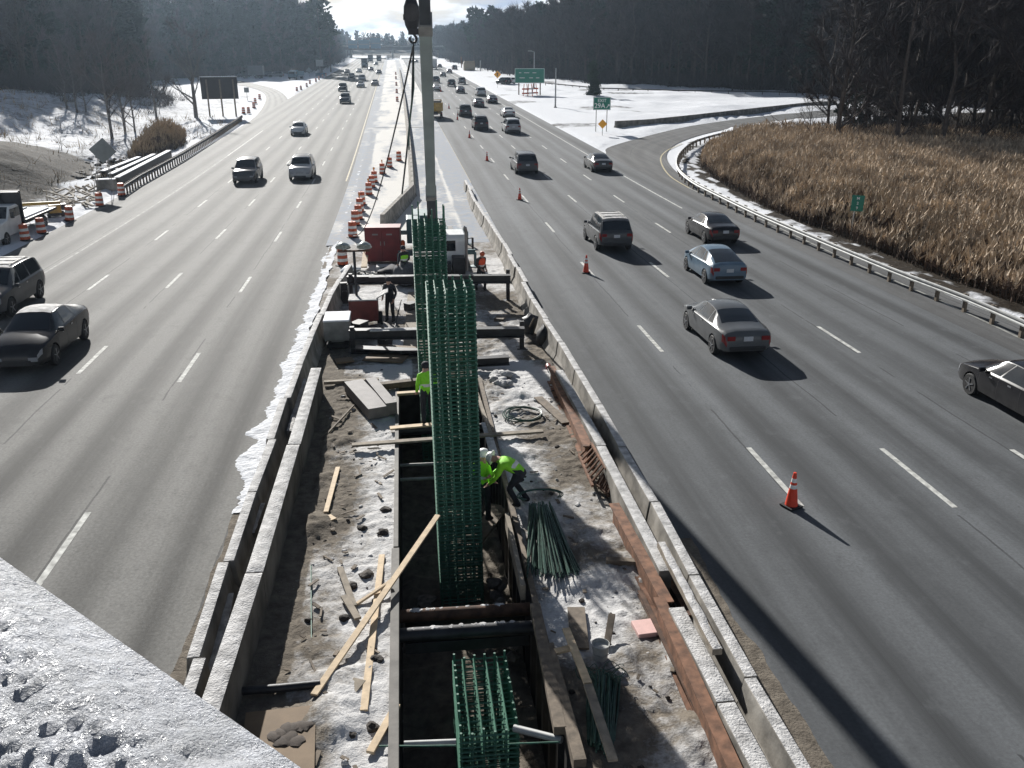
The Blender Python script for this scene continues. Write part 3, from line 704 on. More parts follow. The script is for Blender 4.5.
    if sh in (SUV, MINIVAN) and roof_rack:
        for sd in (-1, 1):
            q = MB(); pts = [sh.S(u, 8.4, sd) + Vector((0, 0, .05 if 0 < k < 6 else .0)) for k, u in enumerate(np.linspace(g['roofv'][0] + .02, g['roofv'][1] - .02, 7))]; q.path(pts, .022, 6); q.build('roof_rail', 'galv_dull', root)
        for u in np.linspace(g['roofv'][0] + .08, g['roofv'][1] - .08, 3):
            q = MB(); q.beam(sh.S(u, 8.4, -1) + Vector((0, 0, .05)), sh.S(u, 8.4, 1) + Vector((0, 0, .05)), .05, .025); q.build('rack_bar', 'galv_dull', root)
    if frost:
        q = MB()
        a, b = g['roofv']
        for sd in (-1, 1): sh.patch(q, 8.1, 10, (a, a), (b, b), sd, .014, 14, 6)
        f = q.build('roof_snow', 'snow_dirty', root, 60)
        for v_ in f.data.vertices: v_.co.z += .012 * noise.noise(v_.co * 6)
    return root
PROTO = {}
for nm, sh, rr, fr in (('sedan', SEDAN, 0, 0), ('frosted_sedan', SEDAN, 0, 1), ('sport_utility_car', SUV, 0, 0), ('rack_utility_car', SUV, 1, 0), ('frosted_utility_car', SUV, 1, 1), ('minivan', MINIVAN, 0, 0), ('hatchback', HATCH, 0, 0)):
    PROTO[nm] = build_car(nm.replace('frosted_sedan', 'sedan').replace('rack_utility', 'sport_utility').replace('frosted_utility', 'sport_utility'), sh, rr, fr)
USED = set()
HL = dict(sedan=2.43, frosted_sedan=2.43, sport_utility_car=2.38, rack_utility_car=2.38, frosted_utility_car=2.38, minivan=2.53, hatchback=2.23)
CARTAB = {}
for c in bpy.data.objects:
    if c.parent: CARTAB.setdefault(c.parent.name, []).append(c)
def recolour(o, colr, tab):
    for c in bpy.data.objects:
        if c.parent is o and c.name.split('.')[0] in ('body', 'mirror'):
            c.material_slots[0].link = 'OBJECT'; c.material_slots[0].material = MT[colr]
def car(kind, colr, px, py, label, toward=False, u=None, cat='car', group=None, yaw=0.0):
    """px, py: the point of the road under the middle of the bumper we see"""
    p = G(px, py); hl = HL[kind]; y = p.y + hl; uu = (p.x - sx(p.y)) if u is None else u
    c = W(uu, y, .004)
    src = PROTO[kind]
    if kind in USED:
        o = copy_tree(src, None, CARTAB)
    else:
        o = src; USED.add(kind)
    a = slope(y)
    head = math.atan(-(sx(y + 1) - sx(y - 1)) / 2)
    o.location = c; o.rotation_euler = ((-a if toward else a), 0, (PI if toward else 0) + head + yaw)
    tag(o, label, cat, group or ('cars driving towards the camera' if toward else 'cars driving away from the camera'))
    o.scale = (1.08, 1.08, 1.08); recolour(o, colr, None); return o
GA = 'cars driving away from the camera'
car('sedan', 'p_graphite', 742, 360, 'dark silver sedan with a long shadow, largest of the cars driving away', u=12.0)
car('hatchback', 'p_blue', 727, 287, 'blue-grey hatchback with a dark split rear window and pale roof', u=15.2)
car('sedan', 'p_black', 723, 246, 'black sedan beside the reed bed guardrail, behind the blue hatchback', u=18.45)
car('frosted_utility_car', 'p_darkgrey', 618, 252.5, 'dark sport utility car with a white frosted roof and rack', u=11.7)
o = car('sedan', 'p_black', 990, 384, 'black sedan cut off by the picture edge below the guardrail', u=18.9); o.location.y = 23.3
car('minivan', 'p_darkgrey', 527.5, 175, 'dark grey minivan alone between two cones and the exit sign')
car('sedan', 'p_darkgrey', 603, 173, 'dark sedan with a bright roof in the outer lane near the exit gore')
car('minivan', 'p_silver', 513.4, 134, 'silver minivan with a white roof following the pale sedan')
car('sedan', 'p_white', 509.5, 118, 'small pale sedan near the snow edge below the lamp post')
car('sport_utility_car', 'p_black', 481.6, 130.5, 'black sport utility car behind the large dark van')
car('minivan', 'p_darkgrey', 465.8, 117, 'large dark van in the lane beside the cones')
car('sedan', 'p_darkgrey', 479.4, 107.5, 'dark sedan ahead of the large dark van')
car('sedan', 'p_navy', 493, 103.8, 'navy sedan on the outer lane under the big green sign')
car('minivan', 'p_white', 481.6, 96.5, 'tall white van beside the snow verge ahead of the navy sedan')
car('sedan', 'p_navy', 461, 93.5, 'dark blue sedan on the middle lane left of the tall white van')
car('sport_utility_car', 'p_black', 452, 86.8, 'black sport utility car on the middle lane ahead of the dark blue sedan')
car('sedan', 'p_white', 437, 91.3, 'white sedan just right of the crane boom')
car('sport_utility_car', 'p_darkgrey', 436.5, 83.2, 'dark car just right of the crane boom, ahead of the white sedan')
car('sport_utility_car', 'p_grey', 462.4, 84.4, 'grey sport utility car on the outer lane ahead of the tall white van')
car('sedan', 'p_darkgrey', 443.3, 77, 'dark small car far off, third behind the white lorry')
car('sedan', 'p_maroon', 449.6, 73.5, 'dark reddish small car far off near the verge')
car('minivan', 'p_darkgrey', 455, 70, 'dark van far off at the very edge of the snow verge')
car('sedan', 'p_black', 439.8, 67.8, 'black small car far off just behind the white lorry')
car('sedan', 'p_darkgrey', 412.5, 63.2, 'tiny dark car far off under the overpass, left of the boom'); car('sedan', 'p_black', 416.5, 62.8, 'tiny black car far off under the overpass, touching the boom')
# towards the camera
def toward_at(kind, colr, u, yfront, label):
    o = car(kind, colr, 300, 200, label, True); y = yfront + HL[kind]; o.location = W(u, y, .004); o.rotation_euler = (-slope(y), 0, PI + math.atan(-(sx(y + 1) - sx(y - 1)) / 2)); return o
A1 = toward_at('frosted_sedan', 'p_black', -13.55, 30.6, 'black sedan with frost on its roof at the left picture edge')
A1.scale = (1.08, 1.06, 1.17)
A2 = toward_at('frosted_utility_car', 'p_darkgrey', -17.75, 37.6, 'dark sport utility car cut off by the left picture edge behind the black sedan')
car('sport_utility_car', 'p_darkgrey', 244.5, 184.5, 'dark sport utility car with bright bonnet near the left guardrail', True)
car('rack_utility_car', 'p_silver', 300.5, 181, 'silver sport utility car with roof rails right of the dark one', True)
car('hatchback', 'p_white', 298, 136, 'small white car alone between the side ramp and the silver sport utility car', True)
car('sport_utility_car', 'p_navy', 345, 104, 'dark blue sport utility car leading the far pack towards the camera', True)
car('sport_utility_car', 'p_darkgrey', 342.5, 91.8, 'dark car directly behind the dark blue one in the far pack', True)
car('sedan', 'p_silver', 360.5, 87.8, 'silver sedan leading the middle lane of the far pack', True)
car('sedan', 'p_grey', 375, 86, 'grey sedan on the innermost lane of the far pack', True)
car('sport_utility_car', 'p_black', 351.5, 79.8, 'black sport utility car second in the outer half of the far pack', True)
car('minivan', 'p_silver', 362, 81.5, 'silver van close behind the silver sedan in the far pack', True)
car('sedan', 'p_darkgrey', 379, 74.4, 'dark grey sedan far off on the innermost lane', True)
car('sedan', 'p_maroon', 371, 71.2, 'dark reddish car far off beside the dark lorry', True)
car('sedan', 'p_white', 359, 73, 'white sedan far off in front of the dark lorry', True)
car('sedan', 'p_grey', 347, 74, 'grey car far off hugging the snowy outer verge', True)
car('sedan', 'p_silver', 376, 65.2, 'silver car far off near the overpass behind the dark lorry', True)
for k, q in PROTO.items(): assert k in USED, k

def lorry(label, loc, rz, body_m, cab_m, w=2.5, h=3.4, l=7.5, cat='lorry', name='box_lorry', open_bed=False, group=None, load=None):
    root = empty(name, loc, label, cat, group, rz)
    b = MB()
    if open_bed:
        for sd in (-1, 1): b.beam((sd * (w / 2 - .06), -l / 2 + .2, 1.25), (sd * (w / 2 - .14), l / 2 - 2.3, 1.25), .1, 1.2)
        b.box((0, -l / 2 + .2, 1.8), (w, .1, 1.2)); b.box((0, l / 2 - 2.3, 1.95), (w, .1, 1.6)); b.box((0, -.9, 1.2), (w - .1, l - 2.6, .12))
    else: b.box((0, -1.0, 1.0 + (h - 1.0) / 2), (w, l - 2.3, h - 1.0))
    b.build('cargo_box' if not open_bed else 'tipper_body', body_m, root, bevel=.03)
    c = MB(); prof = [(l / 2 - 2.1, .55), (l / 2, .55), (l / 2 + .02, 1.25), (l / 2 - .15, 1.45), (l / 2 - .35, 2.35), (l / 2 - .6, 2.5), (l / 2 - 2.1, 2.5)]; n = len(prof)
    vs = [(sx_ * (w / 2 - .12), y, z) for sx_ in (-1, 1) for y, z in prof]
    c.add(vs, [tuple(range(n)), tuple(reversed(range(n, 2 * n)))] + [(i, n + i, n + (i + 1) % n, (i + 1) % n) for i in range(n)]); cab = c.build('cab', cab_m, root, bevel=.04)
    g = MB(); d = Vector((0, -.2, .9)).normalized(); g.beam((-w / 2 + .25, l / 2 - .145, 1.55), (w / 2 - .25, l / 2 - .145, 1.55), .02, .02)
    g = MB(); g.add([(-w / 2 + .25, l / 2 - .155, 1.55), (w / 2 - .25, l / 2 - .155, 1.55), (w / 2 - .28, l / 2 - .325, 2.3), (-w / 2 + .28, l / 2 - .325, 2.3)], [(0, 1, 2, 3)]); g.build('windscreen', 'glass', cab)
    for sd in (-1, 1):
        g = MB(); g.box((sd * (w / 2 - .115), l / 2 - 1.0, 1.95), (.02, 1.0, .6)); g.build('side_window', 'glass', cab)
        g = MB(); g.box((sd * (w / 2 - .28), l / 2 + .02, .85), (.25, .06, .18)); g.build('headlight', 'lens_clear', root)
        g = MB(); g.box((sd * (w / 2 - .2), -l / 2 - .0, .8), (.2, .06, .14)); g.build('tail_light', 'lens_red', root)
        g = MB(); g.box((sd * (w / 2 + .1), l / 2 - .3, 1.9), (.12, .07, .4)); g.beam((sd * (w / 2 - .12), l / 2 - .3, 1.75), (sd * (w / 2 + .1), l / 2 - .3, 1.75), .04, .04); g.build('mirror', 'plastic_black', root)
        for y in (l / 2 - 1.0, -l / 2 + 1.3, -l / 2 + 2.4):
            t, r = MB(), MB(); wheel(t, r, sd * (w / 2 - .16), y, .48, sd); wo = empty('wheel', (0, 0, 0)); wo.parent = root; t.build('tyre', 'rubber', wo, 35); r.build('rim', ['rim', 'plastic_black'], wo, 35)
    f = MB(); f.box((0, 0, .72), (.9, l - .5, .25)); f.box((0, l / 2 + .03, .55), (w - .2, .12, .3)); f.build('chassis', 'plastic_black', root)
    if load:
        q = MB(); q.box((0, -.9, 2.45), (w - .4, l - 3.2, .5)); q.build('load', load, root, bevel=.15)
    return root
def at_road(px, py, hl): p = G(px, py); y = p.y + hl; return W(p.x - sx(p.y), y, .004)
lorry('dark box lorry driving towards the camera at the head of the far pack', at_road(364.7, 69.2, 4), PI, 'p_navy', 'p_darkgrey', 2.6, 4.0, 8, group='lorries on the motorway')
lorry('grey box lorry small under the overpass left of its pale-roofed twin', at_road(370.5, 62.6, 4), PI, 'p_darkgrey', 'p_grey', 2.6, 3.8, 8, group='lorries on the motorway')
lorry('small brown lorry far off under the overpass on the inner lane', at_road(379, 62.2, 4), PI, 'p_maroon', 'p_darkgrey', 2.5, 3.5, 7, group='lorries on the motorway')
lorry('white box lorry far off right of the crane boom driving away', at_road(434, 69.6, 4), 0, 'white_paint', 'p_white', 2.6, 4.0, 9, group='lorries on the motorway')
lorry('yellow tipper lorry half hidden by the crane boom in the closed lane', at_road(435.5, 119.5, 3.3), 0, 'yellow_paint', 'yellow_paint', 2.5, 2.7, 6.6, 'tipper lorry', 'tipper_lorry', True, load='rock')
# ------------------------------------------------------------------ concrete barriers
JP = [(-.30, 0), (-.30, .08), (-.17, .33), (-.105, .81), (.105, .81), (.17, .33), (.30, .08), (.30, 0)]
def resample(pts, step):
    out = [Vector(pts[0])]; acc = 0
    for a, b in zip(pts, pts[1:]):
        a, b = Vector(a), Vector(b); L = (b - a).length; d = step - acc
        while d <= L: out.append(a.lerp(b, d / L)); d += step
        acc = (acc + L) % step if L >= step - acc else acc + L
    return out
def barrier_row(pts, step, label, group, m='concrete', prof=JP, snow=0, name='concrete_barrier', cat='barrier', jit=.025):
    P = resample(pts, step)
    for k in range(len(P) - 1):
        a, b = P[k].copy(), P[k + 1].copy(); d = (b - a).normalized(); a += d * .02; b -= d * .02
        sd = Vector((d.y, -d.x, 0)); j = RNG.normal() * jit; a += sd * j; b += sd * (j + RNG.normal() * jit)
        mb = MB(); mb.prism(prof, a, b); mid = (a + b) / 2
        mb.v = [(v[0] - mid.x, v[1] - mid.y, v[2] - mid.z) for v in mb.v]
        o = mb.build(name, m, None, bevel=.018); o.location = mid
        tag(o, label % nth(k + 1), cat, group)
        if snow:
            q = MB(); hw = max(abs(x) for x, z in prof if z > max(zz for _, zz in prof) - .02) * .96; zt = max(zz for _, zz in prof); n = max(6, int((b - a).length / .09)); c = 5
            for i in range(n + 1):
                p = a.lerp(b, i / n) - mid
                for t in range(c):
                    w = -hw + 2 * hw * t / (c - 1); e = 0 if t in (0, c - 1) or i in (0, n) else 1
                    q.v.append(tuple(p + sd * w + Vector((0, 0, zt + .003 + e * snow * (1 + .7 * noise.noise((p + mid) * 5 + Vector((w * 9, 0, 0))))))))
            for i in range(n):
                for t in range(c - 1): q.f.append((i * c + t, i * c + t + 1, (i + 1) * c + t + 1, (i + 1) * c + t)[::-1]); q.m.append(0)
            q.build('snow_cap', 'snow_dirty', o, 60)
def snow_strip(q, a, b, w, h, c=5):
    n = max(4, int((b - a).length / .07)); d = (b - a).normalized(); sd = Vector((d.y, -d.x, 0))
    o = len(q.v)
    for i in range(n + 1):
        p = a.lerp(b, i / n)
        for t in range(c):
            x = -w / 2 + w * t / (c - 1); e = 0 if t in (0, c - 1) or i in (0, n) else 1
            q.v.append(tuple(p + sd * (x * (1 + .25 * noise.noise(p * 4 + Vector((0, 0, x * 20))))) + Vector((0, 0, e * h * (1 + .9 * noise.noise(p * 6 + Vector((x * 11, 0, 0))))))))
    for i in range(n):
        for t in range(c - 1): q.f.append((o + i * c + t, o + i * c + t + 1, o + (i + 1) * c + t + 1, o + (i + 1) * c + t)[::-1]); q.m.append(0)
def Z0(v): return Vector((v.x, v.y, 0))
LO = [Z0(PX(*q, .81)) for q in ((350, 264), (333.6, 289), (325, 308), (312.5, 333), (301, 360), (249, 500), (206, 622), (190, 672), (150, 800))]
barrier_row(LO[::-1], 3.05, '%s concrete barrier from the bridge in the row along the inner northbound lane', 'barriers along the inner northbound lane', snow=.012)
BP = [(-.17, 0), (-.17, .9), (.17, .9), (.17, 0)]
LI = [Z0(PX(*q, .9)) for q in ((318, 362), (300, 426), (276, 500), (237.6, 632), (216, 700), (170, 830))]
barrier_row(LI[::-1], 6.1, '%s snow topped concrete wall block from the bridge beside the black shadow strip', 'snow topped wall blocks beside the work strip', 'concrete_shaded', BP, .03, 'concrete_block', 'concrete block', .01)
LM = [Z0(PX(*q, .5)) for q in ((229, 594), (206, 692))]
for k, (a, b, lab) in enumerate((((229, 592), (205, 700), 'long narrow snowy concrete kerb lying between the two barrier rows near the bridge'), ((261, 502), (250, 532), 'short narrow snowy kerb piece lying between the two barrier rows'), ((304, 378), (290, 430), 'far narrow snowy kerb piece lying between the two barrier rows'))):
    mb = MB(); mb.beam(Z0(PX(*a, .45)), Z0(PX(*b, .45)), .2, .42); o = mb.build('concrete_kerb', 'concrete_dirty', None, bevel=.02); tag(o, lab, 'kerb', 'kerb pieces between the barrier rows')
    q = MB(); p0, p1 = Z0(PX(*a, .45)), Z0(PX(*b, .45)); snow_strip(q, p0 + Vector((0, 0, .423)), p1 + Vector((0, 0, .423)), .19, .03)
    q.build('snow_cap', 'snow_dirty', o, 60)
RO = [Z0(PX(*q, .81)) for q in ((464, 177), (474.5, 199.5), (505.7, 246), (535.7, 301), (560, 341), (580, 373), (600, 406.5), (625, 450), (661.5, 514.6), (700, 588), (759, 696.7), (803, 767), (840, 830))]
barrier_row(RO[::-1], 3.05, '%s concrete barrier from the bridge in the row along the closed southbound lane', 'barriers along the closed southbound lane', snow=.008)
RI = [Z0(PX(*q, .75)) for q in ((549, 350), (569, 388), (591, 423), (614, 470), (653, 546), (666, 570))]
barrier_row(RI[::-1], 6.1, '%s whitened low block away from the bridge behind the rust beams', 'low whitened blocks behind the rust beams', 'concrete', [(-.13, 0), (-.13, .72), (.13, .72), (.13, 0)], .01, 'concrete_block', 'concrete block', .01)
RN = [Z0(PX(*q, .72)) for q in ((676, 606), (700, 655), (765, 772), (800, 840))]
barrier_row(RN, 2.6, '%s broad snow dusted block beside the rust beam near the bridge', 'broad snow dusted blocks', 'concrete', [(-.15, 0), (-.15, .7), (.15, .7), (.15, 0)], .02, 'concrete_block', 'concrete block', .01)
mb = MB(); a, b = PX(661, 547, .82), PX(717, 655, .82); mb.beam(a, b, .17, .12); o = mb.build('snowy_timber', 'wood_grey', None); tag(o, 'long snowy timber propped along the inside face of the southbound barrier', 'timber')
q = MB(); sd = Vector(((b - a).normalized().y, -(b - a).normalized().x, 0))
snow_strip(q, a + Vector((0, 0, .122)), b + Vector((0, 0, .122)), .16, .025); q.build('snow_cap', 'snow_dirty', o, 60)
# barrier of the far median
MW = [Z0(G(*q)) for q in ((413, 197), (411.5, 170), (408, 130), (404.5, 100), (402, 85), (399.5, 70))]
P = resample([Vector((p.x - sx(p.y), p.y, 0)) for p in MW], 6.1)[:58]
for k in range(len(P) - 1):
    a, b = W(P[k].x, P[k].y), W(P[k + 1].x, P[k + 1].y - .05); mid = (a + b) / 2
    mb = MB(); mb.prism(JP, a - mid, b - mid); mb.v = [(v[0], v[1], v[2]) for v in mb.v]
    o = mb.build('median_barrier', 'concrete', None); o.location = mid; tag(o, f'{nth(k + 1)} long concrete barrier of the far median line, counted from its bent end', 'barrier', 'barriers of the far median')
a, b = Z0(G(413, 197)), Z0(G(383, 232)); mid = (a + b) / 2
mb = MB(); mb.prism([(-.30, 0), (-.30, .08), (-.17, .33), (-.13, 1.05), (.13, 1.05), (.17, .33), (.30, .08), (.30, 0)], a - mid, (a + b) / 2 - mid); mb.prism([(-.30, 0), (-.30, .08), (-.17, .33), (-.13, 1.05), (.13, 1.05), (.17, .33), (.30, .08), (.30, 0)], (a + b) / 2 - mid + (b - a) * .004, b - mid)
o = mb.build('median_barrier', 'concrete', None); o.location = mid + Vector((0, 0, zr(mid.y))); tag(o, 'slanted shaded concrete end barrier behind the red cabinet', 'barrier', 'barriers of the far median')
# barrier beside the exit ramp
BR = [G(*q) for q in ((615, 128), (640, 127), (690, 121.5), (740, 115.5), (800, 108.5), (850, 104.5))]
P = resample([Vector((p.x, p.y, 0)) for p in BR], 6.1)
for k in range(len(P) - 1):
    a, b = P[k].copy(), P[k + 1].copy(); a.z, b.z = zr(a.y), zr(b.y); mid = (a + b) / 2
    mb = MB(); mb.prism([(-.3, -.1), (-.3, .1), (-.15, .35), (-.1, .95), (.1, .95), (.15, .35), (.3, .1), (.3, -.1)], a - mid, b - mid); o = mb.build('ramp_barrier', 'concrete_dirty', None); o.location = mid
    tag(o, f'{nth(k + 1)} concrete barrier from the exit sign along the far side of the exit ramp', 'barrier', 'barriers along the exit ramp')

# ------------------------------------------------------------------ drums and cones
def make_drum():
    root = empty('traffic_drum', (0, 0, 0)); b = MB()
    b.lathe([(.285, .06), (.285, .24), (.275, .25), (.275, .40), (.265, .41), (.265, .57), (.255, .58), (.255, .73), (.245, .74), (.245, .92), (.21, .97), (.001, .975)], 18, mi=[0, 1, 1, 0, 0, 1, 1, 0, 0, 0, 0])
    b.mi = 0; b.build('barrel', ['orange_dirty', 'refl_white'], root, 40)
    q = MB(); q.lathe([(.40, 0), (.40, .05), (.29, .08)], 14); q.build('base', 'rubber', root, 40)
    q = MB(); q.path([(-.09, 0, .96), (-.07, 0, 1.03), (.07, 0, 1.03), (.09, 0, .96)], .018, 5); q.build('handle', 'orange_dirty', root)
    return root
DR = make_drum()
DRT = {}
for c in bpy.data.objects:
    if c.parent: DRT.setdefault(c.parent.name, []).append(c)
dr_n = [0]
def drum(px, py, label, group, tilt=(0, 0), light=False):
    o = DR if dr_n[0] == 0 else copy_tree(DR, None, DRT); dr_n[0] += 1
    o.location = G(px, py) + Vector((0, 0, .03)); o.rotation_euler = (tilt[0], tilt[1], RNG.random() * 6); tag(o, label, 'traffic drum', group)
    if light:
        q = MB(); q.box((0, 0, 1.08), (.1, .06, .1)); q.lathe([(.001, -.04), (.09, -.04), (.09, .04), (.001, .04)], 12, (0, 0, 1.22), 0, Matrix.Rotation(PI / 2, 3, 'X')); q.build('warning_lamp', 'lens_amber', o)
    return o
for k, (x, y) in enumerate(((343, 266), (353, 238), (355.6, 226), (358.7, 220), (360.2, 212.5), (362, 205.5), (369, 195.5), (372, 188), (374.5, 183), (382.5, 174.5), (389.7, 168), (399, 161.5))):
    drum(x, y, f'{nth(k + 1)} orange and white drum from the bridge in the median row', 'drums in a row on the median', light=k in (4, 6, 8, 9, 10))
for k, (x, y) in enumerate(((397.3, 102), (396.8, 93.5), (396.4, 86), (396, 79.5), (395.8, 75))): drum(x, y, f'{nth(k + 1)} small drum of the far group on the snowy median left of the ropes', 'far drums on the median')
for k, (x, y) in enumerate(((26, 241), (42, 234), (70, 221), (100, 206.5), (122, 196))): drum(x, y, f'{nth(k + 1)} drum from the white truck on the outer northbound verge', 'drums on the northbound verge', tilt=(0, -.10 if k == 2 else .04))
for k, (x, y) in enumerate(((243.7, 113.5), (248.8, 113.3), (254, 108), (255.4, 103.5), (259.8, 99.2))): drum(x, y, f'{nth(k + 1)} drum beyond the guardrail end on the outside of the side ramp', 'drums along the side ramp')
for k, (x, y) in enumerate(((297, 91.5), (301, 90), (306.8, 87), (310, 84.2), (316, 82), (319, 80), (322.8, 78), (289, 78.5), (326, 76.5))): drum(x, y, f'{nth(k + 1)} drum from the snowy tip beyond the side ramp', 'drums on the snowy tip of the side ramp')
def make_cone():
    root = empty('traffic_cone', (0, 0, 0)); q = MB(); q.box((0, 0, .025), (.40, .40, .05)); q.build('base', 'rubber', root, bevel=.015)
    q = MB(); z = lambda h: .155 - .118 * (h - .05) / .86
    hs = [.05, .50, .505, .60, .605, .66, .665, .76, .765, .91]; q.lathe([(z(h), h) for h in hs] + [(.001, .915)], 18, mi=[0, 0, 1, 0, 0, 0, 1, 1, 0, 0]); q.build('cone_body', ['cone_red', 'refl_white'], root, 40); return root
CN = make_cone(); CT = {}
for c in bpy.data.objects:
    if c.parent: CT.setdefault(c.parent.name, []).append(c)
for k, (x, y) in enumerate(((791, 507), (586, 273), (519.7, 200), (487, 161), (469.5, 138), (457.5, 120), (449, 108.8), (441, 92))):
    o = CN if k == 0 else copy_tree(CN, None, CT); o.location = G(x, y) + Vector((0, 0, .008)); o.rotation_euler = (0, 0, .4 + k)
    tag(o, f'{nth(k + 1)} orange cone from the bridge on the first southbound lane line', 'traffic cone', 'cones closing the inner southbound lane')

# ------------------------------------------------------------------ trench
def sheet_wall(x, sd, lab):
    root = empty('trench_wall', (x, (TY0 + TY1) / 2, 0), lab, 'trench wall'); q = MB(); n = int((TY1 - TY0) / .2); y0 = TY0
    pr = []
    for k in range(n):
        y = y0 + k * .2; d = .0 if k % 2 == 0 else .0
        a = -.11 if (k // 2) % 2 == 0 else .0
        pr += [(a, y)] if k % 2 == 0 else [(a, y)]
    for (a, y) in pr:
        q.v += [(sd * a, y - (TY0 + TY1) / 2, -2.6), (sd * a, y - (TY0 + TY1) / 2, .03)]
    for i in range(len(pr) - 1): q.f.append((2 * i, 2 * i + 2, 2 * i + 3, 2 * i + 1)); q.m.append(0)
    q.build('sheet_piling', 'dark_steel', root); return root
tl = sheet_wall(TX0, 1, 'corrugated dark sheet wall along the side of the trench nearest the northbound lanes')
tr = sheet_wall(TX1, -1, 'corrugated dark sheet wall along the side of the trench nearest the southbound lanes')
def put(mb, name, m, root, **k):
    L = root.matrix_basis.inverted() if False else None
    off = Vector(root.location); mb.v = [tuple(Vector(v) - off) for v in mb.v]; return mb.build(name, m, root, **k)
q = MB(); q.beam((TX0 - .06, 6.6, .03), (TX0 - .06, 17.15, .03), .17, .10); q.beam((TX0 - .05, 17.2, .03), (TX0 - .05, 28, .03), .11, .10); put(q, 'cap_plate', 'cap_steel', tl, bevel=.01)
q = MB(); q.beam((TX1 + .06, 6.6, .02), (TX1 + .06, 28, .02), .12, .10); put(q, 'cap_timber', 'wood_old', tr)
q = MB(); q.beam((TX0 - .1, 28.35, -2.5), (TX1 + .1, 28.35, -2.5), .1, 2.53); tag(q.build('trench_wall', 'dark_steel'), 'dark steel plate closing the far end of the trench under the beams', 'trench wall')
def thing_beam(name, a, b, w, h, m, lab, cat, group=None, bevel=.006, H=False, t=.03):
    a, b = Vector(a), Vector(b); mid = (a + b) / 2; q = MB()
    (q.hbeam(a - mid, b - mid, w, h, t) if H else q.beam(a - mid, b - mid, w, h))
    o = q.build(name, m, None, bevel=0 if H else bevel); o.location = mid; tag(o, lab, cat, group); return o
def thing_pipe(name, pts, r, m, lab, cat, group=None, n=8):
    mid = Vector(pts[0]); q = MB(); q.path([Vector(p) - mid for p in pts], r, n); o = q.build(name, m, None, 50); o.location = mid; tag(o, lab, cat, group); return o
for y, z, m, r, lab in ((15.1, -.24, 'rust_dark', .13, 'rusty strut pipe across the trench behind the short cage, farther of the pair'), (14.5, -.26, 'black_steel', .14, 'black strut pipe across the trench behind the short cage, nearer of the pair'), (22.5, -.4, 'galv_dull', .045, 'thin grey pipe across the trench beside the tall cage'), (21.7, -.45, 'galv_dull', .045, 'second thin grey pipe across the trench beside the tall cage'), (25.2, -.5, 'black_steel', .14, 'black strut pipe under the walkway plank of the far cage')):
    o = thing_pipe('trench_strut', [(TX0 + .02, y, z), (TX1 - .02, y - .05, z)], r, m, lab, 'strut', 'struts across the trench', 12)
    if r > .1:
        s = MB()
        for i in range(18):
            x = RNG.uniform(TX0 + .2, TX1 - .4); s.rock((x - o.location.x, 0, r * .9), .035 + .03 * RNG.random(), i + y, 0, .3)
        s.build('snow_crust', 'snow_dirty', o)
for y, z in ((15.12, -.56), (14.45, -.62)):
    thing_beam('trench_waler', (TX0 + .12, y - .03, z), (TX1 - .12, y - .03, z), .10, .24, 'black_steel', 'black flat waler below the %s strut across the trench' % ('rusty' if y > 15 else 'black'), 'waler')
q = MB()
for k in range(26):
    a = RNG.random(); x = 1.55 + .5 * RNG.random(); y = 15.5 + 3.2 * a; q.rock((x, y, -2.0 + .5 * RNG.random()), .10 + .10 * RNG.random(), k)
for k in range(16): q.rock((TX0 + .3 + .4 * RNG.random(), 16.6 + 2 * RNG.random(), -2.1), .09 + .09 * RNG.random(), k + 40)
tag(q.build('trench_spoil', 'rock', None, 40), 'pale frozen soil lumps at the trench bottom round the tall cage', 'soil', kind='stuff')

# ------------------------------------------------------------------ rebar cages
def cage(x, y, z0, z1, w, d, lab, nx=6, ny=7, step=.10, lean=0.0, hook_extra=0.0):
    root = empty('rebar_cage', (x, y, z0), lab, 'rebar cage', 'green rebar cages for the bridge columns'); root.rotation_euler = (0, lean, 0); h = z1 - z0
    pts = [(-w / 2 + w * i / (nx - 1), s * d / 2) for i in range(nx) for s in (-1, 1)] + [(s * w / 2, -d / 2 + d * i / (ny - 1)) for i in range(1, ny - 1) for s in (-1, 1)]
    base = MB(); base.path([(0, 0, 0), (0, 0, 1)], .024, 5); src = base.build('vertical_bar', 'epoxy', root, 60)
    for k, (a, b) in enumerate(pts):
        o = src if k == 0 else src.copy()
        if k: COL.objects.link(o); o.parent = root
        o.location = (a, b, 0); o.scale = (1, 1, h + RNG.random() * .12 + hook_extra * (1 if k % 3 == 0 else .2))
    hp = MB(); r = .0175; c = [(-w / 2 - .02, -d / 2 - .02, 0), (w / 2 + .02, -d / 2 - .02, 0), (w / 2 + .02, d / 2 + .02, 0), (-w / 2 - .02, d / 2 + .02, 0)]
    for i in range(4): hp.path([c[i], c[(i + 1) % 4]], r, 4)
    for t in (-.34, -.12, .12, .34): hp.path([(-w / 2, t * d, .02), (w / 2, t * d, .02)], r * .8, 4); hp.path([(t * w, -d / 2, .03), (t * w, d / 2, .03)], r * .8, 4)
    hs = hp.build('tie_hoop', 'epoxy', root); n = int(h / step)
    for k in range(n):
        o = hs if k == 0 else hs.copy()
        if k: COL.objects.link(o); o.parent = root
        o.location = (0, 0, .12 + k * step + RNG.normal() * .008); o.rotation_euler = (RNG.normal() * .006, RNG.normal() * .006, 0)
    return root
p = PX(458, 597, -2.2)
cage(.97, 18.75, -2.25, 5.62, .97, 1.25, 'tall green rebar cage standing in the trench in front, with the square open top', lean=-.012)
cage(.72, 27.0, -2.25, 5.55, .95, 1.25, 'tall green rebar cage farther off, its tips spread beside the crane boom', nx=6, ny=7, step=.10, lean=-.008, hook_extra=.5)
